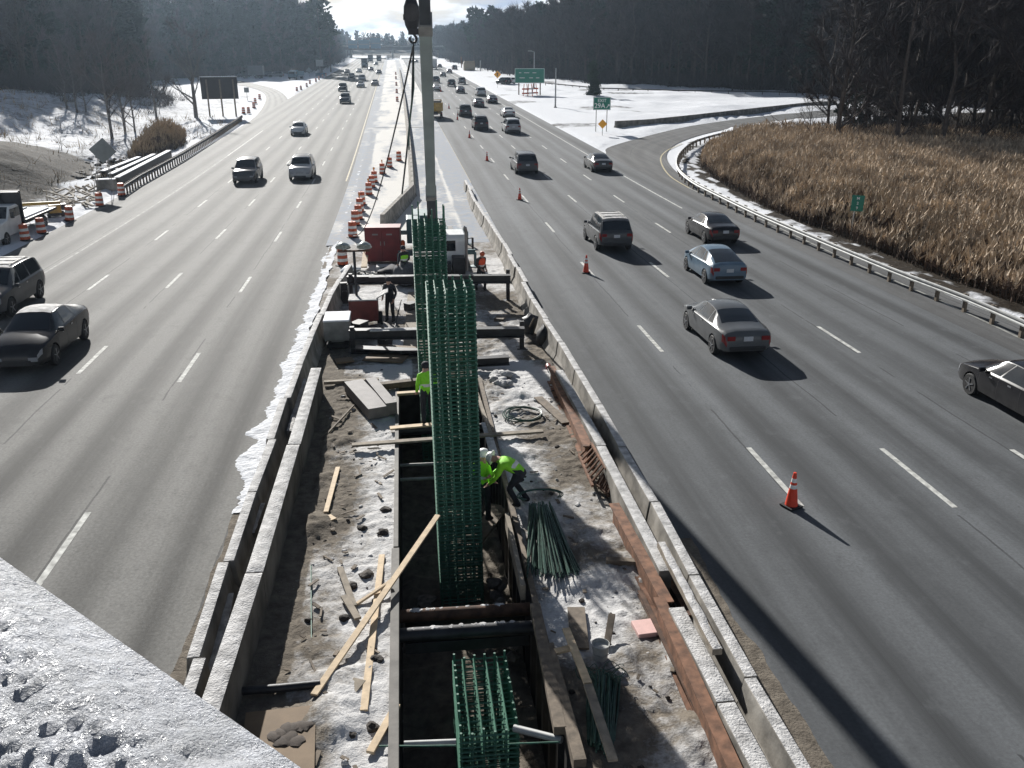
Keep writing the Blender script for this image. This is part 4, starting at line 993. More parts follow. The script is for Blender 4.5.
cage(1.0, 12.45, -2.25, -.08, .93, 1.95, 'short green rebar cage low in the trench nearest the bridge', nx=6, ny=10, step=.10)

# ------------------------------------------------------------------ crane
B0, B1 = PY(433, 250, 47), PY(426.5, 60, 33); BD = (B1 - B0).normalized(); TIP = B0 + (B1 - B0) * 1.92
cr_ = empty('truck_crane', (1.4, 46.5, 0.02), 'truck crane with a long grey telescopic boom leaning towards the bridge', 'crane')
off = Vector(cr_.location)
def crp(mb, name, m, parent=cr_, **k): mb.v = [tuple(Vector(v) - off) for v in mb.v]; return mb.build(name, m, parent, **k)
def pt(k): return B0 + (B1 - B0) * k
q = MB(); q.beam(pt(-.08), pt(.40), .44, .56, lift=False); boom = crp(q, 'boom', 'boom_dark', bevel=.03)
q = MB(); q.beam(pt(.30), pt(1.115), .43, .50, lift=False); crp(q, 'boom_section', 'boom_grey', boom, bevel=.03)
q = MB(); q.beam(pt(1.10), pt(1.13), .47, .56, lift=False); crp(q, 'section_collar', 'galv_dull', boom)
q = MB(); q.beam(pt(.385), pt(.405), .50, .62, lift=False); crp(q, 'section_collar', 'galv_dull', boom)
q = MB(); q.beam(pt(1.11), TIP, .37, .42, lift=False); crp(q, 'boom_section', 'boom_dark', boom, bevel=.03)
for s in (-1, 1):
    q = MB(); q.lathe([(.001, -.03), (.28, -.03), (.28, .03), (.001, .03)], 16, TIP + Vector((s * .12 - .05, -.1, 0)), 0, Matrix.Rotation(PI / 2, 3, 'Y')); crp(q, 'sheave', 'black_steel', boom)
q = MB(); q.path([pt(.06) + Vector((0, 0, -1.1)), pt(.34) + Vector((0, 0, -.2))], [.17, .12], 10); crp(q, 'lift_cylinder', 'dark_steel')
q = MB(); q.box((.95, 49.6, 1.75), (1.3, 2.4, 1.1)); q.box((.35, 48.0, 1.65), (.75, 1.5, 1.3)); q.box((1.3, 48.6, 1.3), (1.9, 1.8, .5)); crp(q, 'slewing_house', 'teal', bevel=.05)
q = MB(); q.box((1.5, 46.8, .95), (2.3, 9.6, .38)); q.box((1.5, 51.5, .7), (2.4, .4, .5)); q.box((2.5, 44.9, .95), (.35, 1.6, .6)); crp(q, 'chassis', 'dark_steel', bevel=.02)
cab = MB(); prof = [(41.6, .75), (41.6, 2.25), (41.75, 2.45), (43.2, 2.45), (43.75, 2.1), (44.0, 1.45), (44.6, 1.35), (44.6, .75)]; n = len(prof); vs = [(x, y, z) for x in (1.15, 2.75) for y, z in prof]
cab.add(vs, [tuple(range(n)), tuple(reversed(range(n, 2 * n)))] + [(i, n + i, n + (i + 1) % n, (i + 1) % n) for i in range(n)]); cabo = crp(cab, 'cab', 'white_paint', bevel=.07)
q = MB(); q.box((1.95, 41.595, 1.95), (.62, .03, .5)); crp(q, 'rear_window', 'glass', cabo, bevel=.01)
q = MB(); q.box((1.15, 42.6, 1.9), (.03, .9, .5)); crp(q, 'side_window', 'glass', cabo); q = MB(); q.box((2.76, 42.6, 1.9), (.03, .9, .5)); crp(q, 'side_window', 'glass', cabo)
q = MB(); q.path([(2.75, 41.3, .8), (2.75, 41.3, 2.7), (2.72, 41.2, 2.85), (2.62, 41.2, 2.9)], .075, 10); crp(q, 'exhaust_stack', 'galv_dull', smooth=50)
q = MB(); q.box((3.1, 41.9, 2.0), (.09, .22, .55)); q.path([(2.7, 41.9, 2.2), (3.1, 41.9, 2.25)], .02, 5); crp(q, 'mirror', 'plastic_black')
q = MB(); q.box((2.35, 41.0, 1.15), (.6, .8, .8)); q.box((1.6, 40.9, 1.0), (.8, .7, .6)); crp(q, 'tool_locker', 'black_steel', bevel=.03)
for y in (43.2, 48.5, 49.8):
    for s in (-1, 1):
        t, r = MB(), MB(); wheel(t, r, 1.5 + s * 1.05 - off.x, y - off.y, .5, s); wo = empty('wheel', (0, 0, 0)); wo.parent = cr_; t.build('tyre', 'rubber', wo, 35); r.build('rim', ['rim', 'plastic_black'], wo, 35)
for y in (45.6, 51.6):
    for s in (-1, 1):
        q = MB(); q.beam((1.5, y, .7), (1.5 + s * 2.0, y, .7), .2, .25); q.path([(1.5 + s * 2.0, y, .8), (1.5 + s * 2.0, y, .08)], .07, 8); q.lathe([(.3, .02), (.3, .07), (.08, .1)], 12, (1.5 + s * 2.0, y, 0)); crp(q, 'outrigger', 'teal')
HK = PY(411.5, 15, 20.6)
hb = empty('hook_block', HK, 'black hook block hanging on cables beside the crane boom', 'hook block'); hb.scale = (.86, .86, .92)
q = MB(); q.lathe([(.05, .40), (.12, .36), (.19, .18), (.20, -.05), (.17, -.22), (.10, -.36), (.06, -.42)], 14); q.v = [(x, y * .6, z) for x, y, z in q.v]; q.box((-.16, 0, -.05), (.10, .16, .12)); q.box((.03, 0, -.36), (.26, .2, .14)); q.build('block_body', 'black_steel', hb, 40)
for s in (-1, 1):
    q = MB(); q.lathe([(.001, -.03), (.19, -.03), (.19, .03), (.001, .03)], 16, (0, s * .13, .05), 0, Matrix.Rotation(PI / 2, 3, 'X')); q.build('sheave', 'dark_steel', hb, 40)
q = MB(); q.path([(0.02, 0, -.40)] + [(.02 + .085 * math.sin(a), 0, -.52 - .085 * math.cos(a) + .0) for a in np.linspace(2.6, -2.2, 14)], [.03] + [.030] * 12 + [.026, .012], 8); q.build('hook', 'black_steel', hb, 50)
tl_ = TIP - HK
for dx in (-.10, -.02, .09):
    q = MB(); q.path([(dx, 0, .34), (tl_.x + dx, tl_.y, tl_.z)], .010, 5); q.build('hoist_cable', 'black_steel', hb)
HB = HK + Vector((.02, 0, -.60))
def sag(a, b, s, n=16): return [Vector(a).lerp(Vector(b), i / n) + Vector((0, 0, -4 * s * (i / n) * (1 - i / n))) for i in range(n + 1)]
thing_pipe('tag_line', sag(HB, G(352, 236) + Vector((0, 0, .05)), 1.3), .022, 'hose', 'long dark rope slanting from the hook down to the drums on the median', 'rope', 'ropes hanging from the hook')
e = PY(402, 194, 21.5); thing_pipe('sling_rope', [HB, HB.lerp(e, .35) + Vector((.06, 0, 0)), HB.lerp(e, .75) + Vector((.03, 0, 0)), e], .020, 'hose', 'short dark sling rope hanging steeply from the hook with a loose end', 'rope', 'ropes hanging from the hook')
e = PY(409, 150, 21.0); thing_pipe('sling_rope', [HB, HB.lerp(e, .4) + Vector((.05, .1, 0)), HB.lerp(e, .8) + Vector((-.02, .1, 0)), e], .016, 'epoxy_dull', 'greenish sling rope hanging beside the boom from the hook', 'rope', 'ropes hanging from the hook')

# ------------------------------------------------------------------ beams, machines and stores on the work strip
def gate(lab, xa, xb, y, z0, h, posts, m='black_steel', yb=None):
    root = empty('support_gantry', ((xa + xb) / 2, y, 0), lab, 'steel frame', 'black steel frames across the work strip'); c = Vector(root.location); yb = y if yb is None else yb
    q = MB(); q.hbeam(Vector((xa, y, z0)) - c, Vector((xb, yb, z0)) - c, .34, h, .035); q.build('cross_beam', m, root)
    q = MB(); q.box(((xa + xb) / 2 - c.x - 1.0, (y + yb) / 2 - c.y, z0 + h + .012), (abs(xb - xa) * .45, .3, .02)); q.build('snow_crust', 'snow_dirty', root)
    for x in posts:
        q = MB(); q.hbeam((x - c.x, 0, 0), (x - c.x + .001, 0, 0), .01, .01); q = MB()
        q.box((x - c.x, 0, (z0 + h) / 2), (.16, .18, z0 + h + .2)); q.box((x - c.x, 0, .03), (.4, .4, .05)); q.build('post', m, root)
    return root
gate('black steel beam frame farther off, in front of the red cabinet and the crane cab', -2.7, 4.45, 38.4, 1.0, .36, (-2.55, 4.4), yb=37.8)
gate('black steel beam frame at the far end of the trench, below the light tower', -2.25, 4.15, 31.4, .62, .36, (-2.15, 4.12), yb=30.9)
thing_beam('steel_beam', PX(473, 366, .2), PX(509, 364, .2), .3, .3, 'black_steel', 'short black beam lying behind the tall cage near the snow heap', 'beam', H=True)
thing_beam('steel_beam', PX(353, 352, .1), PX(421, 355, .1), .4, .2, 'black_steel', 'black beam lying under the frame at the trench end', 'beam', H=True)
def cabinet(lab, c, size, m, rz=0, name='tool_cabinet', legs=True):
    root = empty(name, c, lab, 'cabinet', None, rz); w, d, h = size
    q = MB(); q.box((0, 0, .15 + h / 2), (w, d, h)); q.build('housing', m, root, bevel=.025)
    q = MB(); q.box((0, 0, .15 + h + .02), (w + .06, d + .06, .06)); q.build('lid', m, root, bevel=.015)
    for s in (-1, 1): q = MB(); q.box((s * w * .245, -d / 2 - .015, .15 + h * .5), (w * .46, .035, h * .9)); dd = q.build('door', m, root, bevel=.01); q = MB(); q.box((s * .10, -d / 2 - .045, .15 + h * .55), (.04, .03, .22)); q.build('handle', 'galv_dull', dd); q = MB(); q.box((s * w * .2, -d / 2 - .036, .15 + h * .82), (.3, .012, .08)); q.build('vent', 'galv_dull', dd)
    q = MB()
    for sx_ in (-1, 1):
        for sy in (-1, 1): q.box((sx_ * w * .42, sy * d * .4, .07), (.12, .12, .15))
    q.build('skid', 'black_steel', root); return root
cb = cabinet('large dark red steel cabinet standing on the median behind the frames', (-1.28, 47.2, .05), (1.85, 1.1, 1.75), 'red_paint', -.06)
q = MB(); q.lathe([(.12, 0), (.12, .2), (.05, .28)], 10, (1.05, -.3, .95)); q.build('warning_lamp', 'orange', cb, 40)  # orange spot of unknown kind, built as a small domed cylinder
lt = empty('light_tower', (-2.15, 35.2, 0), 'mobile light tower with a dull red engine box and two dish lamps on a mast', 'light tower')
q = MB(); q.box((.28, 0, .75), (1.15, 1.0, .85)); q.build('engine_box', 'red_dull', lt, bevel=.04)
q = MB(); q.box((.28, 0, 1.20), (1.17, 1.02, .05)); q.build('hood', 'snow_dirty', lt, bevel=.01)
q = MB(); q.box((1.05, -.1, 1.38), (.55, .75, .04), rot=Matrix.Rotation(-.5, 3, 'Y')); q.build('open_lid', 'snow_dirty', lt)
q = MB(); q.path([(0, .25, .3), (0, .25, 3.05)], .055, 8); q.build('mast', 'black_steel', lt)
q = MB(); q.beam((-.62, .25, 3.02), (.62, .25, 3.02), .07, .07); cb_ = q.build('crossbar', 'rust_dark', lt)
for s in (-1, 1):
    q = MB(); q.lathe([(.001, .22), (.12, .20), (.26, .10), (.31, 0), (.29, 0), (.22, .08), (.001, .14)], 18, (s * .42, .25, 3.2), 0, Matrix.Rotation(-.5, 3, 'X')); q.path([(s * .42, .25, 3.05), (s * .42, .25, 3.25)], .03, 6); q.build('dish_lamp', 'lamp_glass', lt, 40)
for s in (-1, 1):
    t, r = MB(), MB(); wheel(t, r, .28 + s * .62, 0, .3, s); wo = empty('wheel', (0, 0, 0)); wo.parent = lt; t.build('tyre', 'rubber', wo, 35); r.build('rim', ['rim', 'plastic_black'], wo, 35)
ge = empty('generator', (-2.75, 32.6, 0), 'small grey generator with a snow covered top beside the barrier', 'generator')
q = MB(); q.box((0, 0, .75), (.95, 1.3, .75)); q.build('housing', 'galv_dull', ge, bevel=.04)
q = MB(); q.box((0, 0, 1.15), (.97, 1.32, .07)); q.build('snow_cap', 'snow', ge, bevel=.03)
q = MB(); q.lathe([(.001, -.6), (.26, -.55), (.26, .0), (.001, .05)], 14, (0, -.35, .38), 0, Matrix.Rotation(PI / 2, 3, 'X')); q.build('tank', 'galv', ge, 40)
q = MB(); q.box((0, 0, .18), (.8, 1.2, .16)); q.box((-.3, 0, .05), (.1, 1.2, .1)); q.box((.3, 0, .05), (.1, 1.2, .1)); q.build('skid', 'black_steel', ge)
def board(lab, a, b, w, h, m='wood', za=.07, zb=.07, name='plank', group='boards lying about the work strip'):
    return thing_beam(name, PX(*a, za), PX(*b, zb), w, h, m, lab, 'plank', group)
board('long pale plank slanting from the black pipe up to the trench edge', (314, 696), (438, 516), .13, .04, 'wood', .10, .42)
board('pale straight plank crossing under the long slanting one', (364, 712), (382, 556), .13, .045)
board('broad grey board below the foot of the slanting plank', (326, 722), (360, 681), .24, .05, 'wood_grey')
board('short pale plank closest to the bridge, touching the trench edge', (370, 754), (397, 706), .13, .05)
board('thin pale lath between the slanting planks', (357, 605), (391, 582), .07, .05, 'wood', .06, .2)
board('short weathered board lying on the dirt heap above the slanting planks', (340, 568), (354, 607), .13, .04, 'wood_grey', .12, .1)
board('weathered stub crossing the short board on the dirt heap', (344, 597), (358, 620), .14, .05, 'wood_grey', .1, .12)
board('pale plank alone on the dirt between the shadow strip and the trench', (326, 513), (338, 468), .12, .04)
board('long grey plank bridging the trench from the dirt to the snow', (352, 446), (543, 432), .20, .06, 'wood_grey', .16, .16)
board('pale walkway plank under the worker at the far cage', (390, 429), (436, 425), .22, .05, 'wood', .12, .12)
board('pale plank across the trench behind the worker at the far cage', (397, 395), (425, 393), .2, .08, 'wood', .12, .12)
board('dark grey beam across the trench beyond the pale planks', (380, 389), (424, 384), .26, .2, 'wood_old', .1, .1)
board('grey timber lying on the snow beside the form panels', (324, 384), (379, 381), .16, .10, 'wood_grey', .1, .1)
board('thin dark stick lying beside the form panels', (327, 435), (354, 406), .05, .05, 'wood_old', .08, .1)
board('dark stained board lying in the shadow beside the white bucket', (576, 609), (580, 650), .34, .05, 'wood_old')
board('weathered plank leaning behind the white bucket', (612, 615), (607, 645), .13, .05, 'wood_old', .3, .08)
board('pale board leaning over the second rebar bundle', (566, 630), (588, 685), .14, .05, 'wood', .35, .5)
board('weathered lower length of board on the second rebar bundle', (588, 686), (613, 762), .15, .05, 'wood_grey', .5, .4)
board('short pale offcut beside the trench timbers', (555, 653), (575, 648), .14, .05, 'wood', .2, .2)
board('dark trench side timber, inner of the pair near the short cage', (535, 610), (560, 735), .2, .16, 'wood_old', .08, .1)
board('dark trench side timber, outer of the pair near the short cage', (548, 650), (580, 768), .2, .16, 'wood_old', .08, .1)
board('black snow dusted timber stub reaching from the long rust beam', (606, 564), (643, 566), .16, .14, 'wood_old')
board('whitened board standing along the trench wall beside the tall cage', (507, 526), (523, 600), .10, .35, 'wood_grey', -.02, -.05)
board('snowy board on the trench wall beyond the stooping worker', (485, 424), (496, 462), .22, .06, 'snow_dirty', .12, .12)
board('pale prop beam slanting in the trench behind the tall cage', (477, 395), (492, 440), .1, .1, 'wood_grey', .1, .1)
board('small pale chip of plank below the lone plank on the dirt', (328, 517), (334, 521), .16, .05)
board('yellowish plank standing among the hoses by the light tower', (364, 268), (366, 252), .3, .08, 'wood', .2, .6)
board('plywood sheet lying under the frame at the trench end', (382, 362), (398, 346), 1.5, .03, 'plywood', .1, .1)
board('brown board lying beside the generator foot', (336, 362), (353, 360), .5, .05, 'plywood', .1, .1)
for k, (a, b, c, lab) in enumerate((((353, 640), .12, .2, 'dark brown lump of frozen soil beside the short pale plank'),)) if False else (): pass
thing_beam('form_panel', PX(354, 390, .1), PX(379, 418, .1), .62, .34, 'form_grey', 'grey form panel tilted on the snow, larger of the pair', 'form panel', 'form panels on the snow')
thing_beam('form_panel', PX(371, 389, .1), PX(392, 415, .1), .34, .40, 'form_grey', 'narrow grey form panel leaning on the larger one', 'form panel', 'form panels on the snow')
thing_pipe('drain_pipe', [PX(232, 692, .12), PX(240, 691, .14), PX(280, 688, .13), PX(320, 684, .11)], .075, 'black_steel', 'black snow flecked pipe running from the wall block across the dirt', 'pipe')
thing_pipe('steel_rod', [PX(311, 566, .06), PX(311.5, 648, .06)], .012, 'epoxy', 'single thin green rod lying on the bare dirt', 'rod')
thing_pipe('steel_rod', [PX(379, 746, .10), PX(420, 746, .1), PX(456, 745.5, .1)], .014, 'epoxy', 'thin green rod lying across the trench edge at the short cage', 'rod')
thing_pipe('steel_rod', [PX(508, 744, .1), PX(560, 742, .1)], .014, 'epoxy', 'thin green rod on the southbound side of the short cage', 'rod')
thing_pipe('cross_pipe', [PX(404, 744, -.05), PX(456, 742, -.05)], .05, 'galv', 'whitened pipe from the trench cap to the short cage', 'pipe')
thing_pipe('cross_pipe', [PX(514, 728, -.05), PX(562, 740, .05)], .06, 'galv', 'whitened pipe from the short cage to the trench side timbers', 'pipe')
# plywood with a torn rag
a, b, c, d = PX(246, 714, .09), PX(316, 706, .09), PX(314, 790, .09), PX(236, 800, .09); q = MB()
q.add([a, b, c, d] + [v + Vector((0, 0, .03)) for v in (a, b, c, d)], [(0, 1, 2, 3), (7, 6, 5, 4), (0, 4, 5, 1), (1, 5, 6, 2), (2, 6, 7, 3), (3, 7, 4, 0)]); tag(q.build('plywood_sheet', 'plywood'), 'brown plywood sheet lying on the dirt under the bridge edge', 'plywood')
q = MB()
for k, (x, y) in enumerate(((275, 736), (281, 733), (287, 728), (293, 728), (299, 726), (305, 725), (290, 736), (283, 742), (296, 741))): q.rock(PX(x, y, .125), .13, k + 3, 0, .16)
tag(q.build('torn_rag', 'cloth_brown', None, 50), 'crumpled dark rag on the plywood sheet', 'rag')
q = MB(); a = PX(646, 634, .02); q.box(a + Vector((0, .1, .05)), (.40, .46, .10), .08); tag(q.build('foam_block', 'pink_foam', None, bevel=.015), 'pink foam block on the snow beside the rust beam', 'foam block')
q = MB(); p = PX(600, 660, .02); bk = empty('bucket', p, 'pale grey bucket standing in the shadow beside the rebar bundle', 'bucket')
q.lathe([(.13, 0), (.155, .36), (.165, .36), (.165, .33), (.15, .33), (.14, .30), (.001, .30)], 16); q.build('pail', 'bucket', bk, 40); q = MB(); q.path([(.16, 0, .34), (.15, -.12, .22), (0, -.18, .18), (-.15, -.12, .22), (-.16, 0, .34)], .008, 5); q.build('handle', 'galv', bk)
# rebar bundles, ring, rack
def bundle(lab, top, bot, n, zt, zb, r=.016, seed=1):
    g = np.random.default_rng(seed); mid = PX(*[(top[0][i] + bot[1][i]) / 2 for i in range(2)]); root = empty('rebar_bundle', mid, lab, 'rebar bundle', 'bundles of green bars on the snow')
    for k in range(n):
        t = g.random(); s = min(1, max(0, t + g.normal() * .10)); lay = g.random()
        a = PX(top[0][0] + (top[1][0] - top[0][0]) * t, top[0][1] + (top[1][1] - top[0][1]) * t + g.normal() * 2, zt * (.3 + .7 * lay * (1 - abs(2 * t - 1) ** 2) + .1))
        b = PX(bot[0][0] + (bot[1][0] - bot[0][0]) * s, bot[0][1] + (bot[1][1] - bot[0][1]) * s + g.normal() * 3, .05 + zb * lay * (1 - abs(2 * t - 1) ** 2))
        q = MB(); q.path([a - mid, a.lerp(b, .5) - mid + Vector((g.normal() * .02, 0, -.03)), b - mid], r, 5); q.build('bar', 'epoxy_dull', root)
    return root
bundle('fan of green bars on the snow beside the stooping worker', ((529, 505), (553, 506)), ((527, 571), (580, 573)), 90, .62, .28, seed=3)
bundle('smaller bundle of green bars beside the bucket', ((588, 672), (622, 678)), ((588, 742), (614, 752)), 60, .38, .2, seed=5)
q = MB()
for k in range(9):
    c = PX(588 + 34 * RNG.random(), 668 + 8 * RNG.random(), .35); rr = .10 + .12 * RNG.random()
    q.path([c + Vector((rr * math.cos(a), rr * math.sin(a) * .6, .08 * math.sin(2 * a + k))) for a in np.linspace(0, 5, 14)], .008, 4)
tag(q.build('wire_loops', 'epoxy_dull'), 'tangle of thin green wire loops on the end of the smaller bundle', 'wire')
c = PX(522.5, 415, .10); rg = empty('bar_coil', c, 'coiled ring of green bar lying on the snow', 'coil')
for k in range(4):
    q = MB(); rr = .60 - .03 * k; q.path([Vector((rr * math.cos(a) + .02 * k, rr * math.sin(a), .02 + .035 * (k % 2) + .02 * math.sin(3 * a + k))) for a in np.linspace(0, 2 * PI, 36)], .018, 5, cap=False); q.build('bar_turn', 'epoxy_dull', rg, 60)
c = PX(540, 510, .12); q = MB()
for k in range(3): q.path([c + Vector(((.55 - .04 * k) * math.cos(a), (.22 - .02 * k) * math.sin(a), .40 + .05 * math.sin(a))) for a in np.linspace(-.6, 3.9, 26)], .014, 5)
tag(q.build('bent_bars', 'epoxy_dull'), 'bent green hoops lying over the far end of the fan of bars', 'bars')
for nm, r1, r2, z, m, lab in (('steel_rack', ((579, 456), (592.5, 487)), ((591, 444), (606, 470)), .30, 'rust', 'pale rusty slatted rack leaning on the rust beam'), ('steel_rack', ((596, 485), (609, 497)), ((605, 470), (615, 485)), .15, 'rust_dark', 'dark slatted rack below the pale rusty one')):
    root = empty(nm, PX(*r1[0], z), lab, 'rack', 'slatted racks by the rust beams'); o_ = Vector(root.location)
    A, B = [PX(*x, z) for x in r1], [PX(*x, z + .3) for x in r2]
    for rail in (A, B): q = MB(); q.beam(rail[0] - o_, rail[1] - o_, .06, .06); q.build('rail', m, root)
    for i in range(7): t = (i + .3) / 7; q = MB(); q.beam(A[0].lerp(A[1], t) - o_, B[0].lerp(B[1], t) - o_, .045, .05); q.build('slat', m, root)
def rust(lab, a, b, w=.25, h=.56, m='rust', z=.03): return thing_beam('rust_beam', PX(*a, z + h) - Vector((0, 0, h)), PX(*b, z + h) - Vector((0, 0, h)), w, h, m, lab, 'steel beam', 'rusty beams along the southbound barrier', H=True, t=.03)
rust('rusty beam from the red headed pipe to the pale rack', (551, 366), (588, 446))
rust('long rusty beam from the dark rack down past the snow dusted blocks', (614, 503), (668, 602), .24, .58)
rust('rusty beam beside the broad snow dusted blocks near the bridge', (659, 597), (737, 772), .22, .62)
rust('thin dark beam lying inside the long rusty one', (622, 500), (690, 615), .12, .3, 'rust_dark')
rust('thin dark beam along the foot of the rusty beam near the bridge', (640, 590), (715, 745), .10, .12, 'rust_dark')
q = MB(); a, b = PX(549, 368, .18), PX(561, 397, .18); mid = Vector(a); rp = empty('long_pipe', mid, 'white pipe with a red cap beside the first rusty beam', 'pipe'); q.path([(0, 0, 0), b - a], .06, 10); q.build('pipe_body', 'white_paint', rp, 50); q = MB(); q.path([(0, 0, 0), (a - b).normalized() * .25], .10, 10); q.build('cap', 'red_paint', rp, 50)
board('dark flat board lying in the shadow below the first rusty beam', (538, 398), (566, 424), .28, .05, 'wood_old', .06, .06)
# heap of rags, hoses, sacks by the barrier and the light tower
q = MB()
for k in range(14): q.rock(PX(494 + 14 * RNG.random(), 374 + 10 * RNG.random(), .15), .15 + .08 * RNG.random(), k + 8)
tag(q.build('snow_lumps', 'snow_dirty', None, 50), 'heap of dirty snow lumps behind the tall cage', 'snow', kind='stuff')
def sack(lab, x, y, r, h, m, seed, name='sack', cat='sack'):
    q = MB(); q.rock((0, 0, h * .45), r, seed, 0, h / r * .6); o = q.build(name, m, None, 60); o.location = PX(x, y, .02); tag(o, lab, cat); return o
sack('tall black wrapped bundle against the southbound barrier', 529, 336, .30, .95, 'plastic_black', 2); sack('low black wrapped bundle against the southbound barrier', 543, 345, .30, .7, 'plastic_black', 5)
thing_pipe('pole', [PX(528, 330, .1), PX(534, 318, 1.5)], .03, 'wood_old', 'thin pole leaning above the black bundles', 'pole')
sack('pale tarpaulin heap in front of the red cabinet', 350, 275, .5, .45, 'tarp', 11, 'tarpaulin', 'tarpaulin'); sack('dark tarpaulin heap under the red cabinet', 392, 277, .8, .55, 'cloth_dark', 13, 'tarpaulin', 'tarpaulin'); sack('grey wrapped load beside the far cage', 407, 285, .55, 1.1, 'cloth_grey', 17, 'tarpaulin', 'tarpaulin')
for k in range(5):
    c = PX(355 + 20 * RNG.random(), 274 + 6 * RNG.random(), .15); q = MB(); q.path([c + Vector(((.35 + .1 * k) * math.cos(a) , (.25 + .08 * k) * math.sin(a), .12 * math.sin(a * 1.7 + k) + .1)) for a in np.linspace(0, 5.4, 26)], .035, 6)
    tag(q.build('hose', ['hose', 'galv', 'tarp', 'hose', 'galv'][k]), ['black hose coil', 'pale grey cable coil', 'white hose coil', 'thin black cable loop', 'wide grey cable loop'][k] + ' among the stores below the red cabinet', 'hose', 'hoses below the red cabinet')
for k, (x, y, w_, h_, m, lab) in enumerate(((385, 275, .8, .45, 'white_paint', 'white crate with dark lumps on its top below the red cabinet'), (345, 303, .3, .9, 'dark_steel', 'narrow dark locker against the barrier by the light tower'), (374, 336, .7, .35, 'black_steel', 'low black case on the pale plate under the frame'), (385, 345, .45, .4, 'dark_steel', 'small dark box at the foot of the dark clothed worker'), (411, 310, .5, .3, 'black_steel', 'black lump of tackle on the plank deck beside the far cage'), (360, 340, .6, .7, 'dark_steel', 'dark upright case below the light tower'), (500, 320, .5, .08, 'wood_old', 'small dark offcut on the clean plate beside the frame post'))):
    root = empty('tool_box', PX(x, y, .02), lab, 'tool box', 'boxes on the work strip', .2 * k)
    q = MB(); q.box((0, 0, h_ / 2), (w_, w_ * .8, h_)); q.build('box_body', m, root, bevel=.02); q = MB(); q.box((0, 0, h_ + .02), (w_ * 1.03, w_ * .83, .04)); q.build('lid', m if m != 'white_paint' else 'snow_dirty', root, bevel=.01)
    q = MB(); q.path([(-.1, -w_ * .42, h_ * .6), (-.1, -w_ * .47, h_ * .65), (.1, -w_ * .47, h_ * .65), (.1, -w_ * .42, h_ * .6)], .012, 5); q.build('handle', 'galv_dull', root)
q = MB(); dk = [PX(402, 358, .07), PX(424, 358, .07), PX(424, 292, .07), PX(408, 292, .07)]; q.add(dk + [v - Vector((0, 0, .06)) for v in dk], [(0, 1, 2, 3), (7, 6, 5, 4), (0, 4, 5, 1), (1, 5, 6, 2), (2, 6, 7, 3), (3, 7, 4, 0)]); tag(q.build('deck_plate', 'wood_grey'), 'grey deck boards between the frames beside the far cage', 'deck')
thing_pipe('prop', [PX(401, 352, 0), PX(401, 352, 2.1)], .035, 'black_steel', 'thin black upright prop between the two frames', 'prop'); thing_pipe('prop', [PX(391, 345, .05), PX(401, 300, .9)], .03, 'dark_steel', 'thin slanting brace beside the upright prop', 'prop')
scr = MB()
for k in range(85):
    s = RNG.random() < .55; y = 9.8 + 17 * RNG.random(); x = RNG.uniform(-2.4, -.8) if s else RNG.uniform(2.4, 4.7); a = RNG.random() * 6.3; L_ = .10 + .35 * RNG.random() ** 2
    scr.beam((x, y, .07), (x + L_ * math.cos(a), y + L_ * math.sin(a), .06 + .05 * RNG.random()), .03 + .05 * RNG.random(), .02)
tag(scr.build('wood_scraps', 'wood_old'), 'small wood scraps and splinters trodden into the dirty snow beside the trench', 'scraps', kind='stuff')
# lumps of soil and snow on both sides of the trench
lum = MB(); lums = MB()
for k in range(330):
    s = RNG.random() < .55; y = 9.5 + 20 * RNG.random() ** 1.2
    x = RNG.uniform(-2.6, -.75) if s else RNG.uniform(2.35, 4.6)
    r = .012 + .06 * RNG.random() ** 3
    (lum if RNG.random() < .6 else lums).rock((x, y, r * .3 + .03), r, k, 0, .65)
for (x, y, r) in ((366, 575, .16), (352, 586, .12), (345, 618, .11), (376, 660, .14), (371, 650, .10), (362, 528, .11), (383, 532, .14), (386, 510, .12), (372, 727, .12), (352, 735, .08)): lum.rock(PX(x, y, .05), r, int(x + y), 0, .6)
tag(lum.build('soil_lumps', 'mud', None, 40), 'brown soil lumps strewn on the snow beside the trench', 'soil', kind='stuff'); tag(lums.build('snow_clods', 'snow_dirty', None, 40), 'dirty snow clods strewn beside the trench', 'snow', kind='stuff')
# ------------------------------------------------------------------ people
def skinned(name, verts, edges, radii, mats, matf, parent, sub=1):
    me = bpy.data.meshes.new(name); me.from_pydata(verts, edges, []); o = bpy.data.objects.new(name, me); COL.objects.link(o)
    sk = o.modifiers.new('s', 'SKIN'); sk.use_smooth_shade = True
    if not me.skin_vertices:
        bm = bmesh.new(); bm.from_mesh(me); bm.verts.layers.skin.verify(); bm.to_mesh(me); bm.free()
    for i, v in enumerate(me.skin_vertices[0].data): v.radius = radii[i] if isinstance(radii[i], tuple) else (radii[i], radii[i]); v.use_root = (i == 0)
    sb = o.modifiers.new('b', 'SUBSURF'); sb.levels = sub; sb.render_levels = sub
    dg = bpy.context.evaluated_depsgraph_get(); m2 = bpy.data.meshes.new_from_object(o.evaluated_get(dg)); o.modifiers.clear(); o.data = m2
    m2.materials.clear()
    for m in mats: m2.materials.append(MT[m])
    for p in m2.polygons: p.material_index = matf(p.center); p.use_smooth = True
    o.parent = parent; return o
def seg_d(p, a, b):
    ab = b - a; t = max(0, min(1, (p - a).dot(ab) / max(1e-9, ab.dot(ab)))); return (p - a - ab * t).length
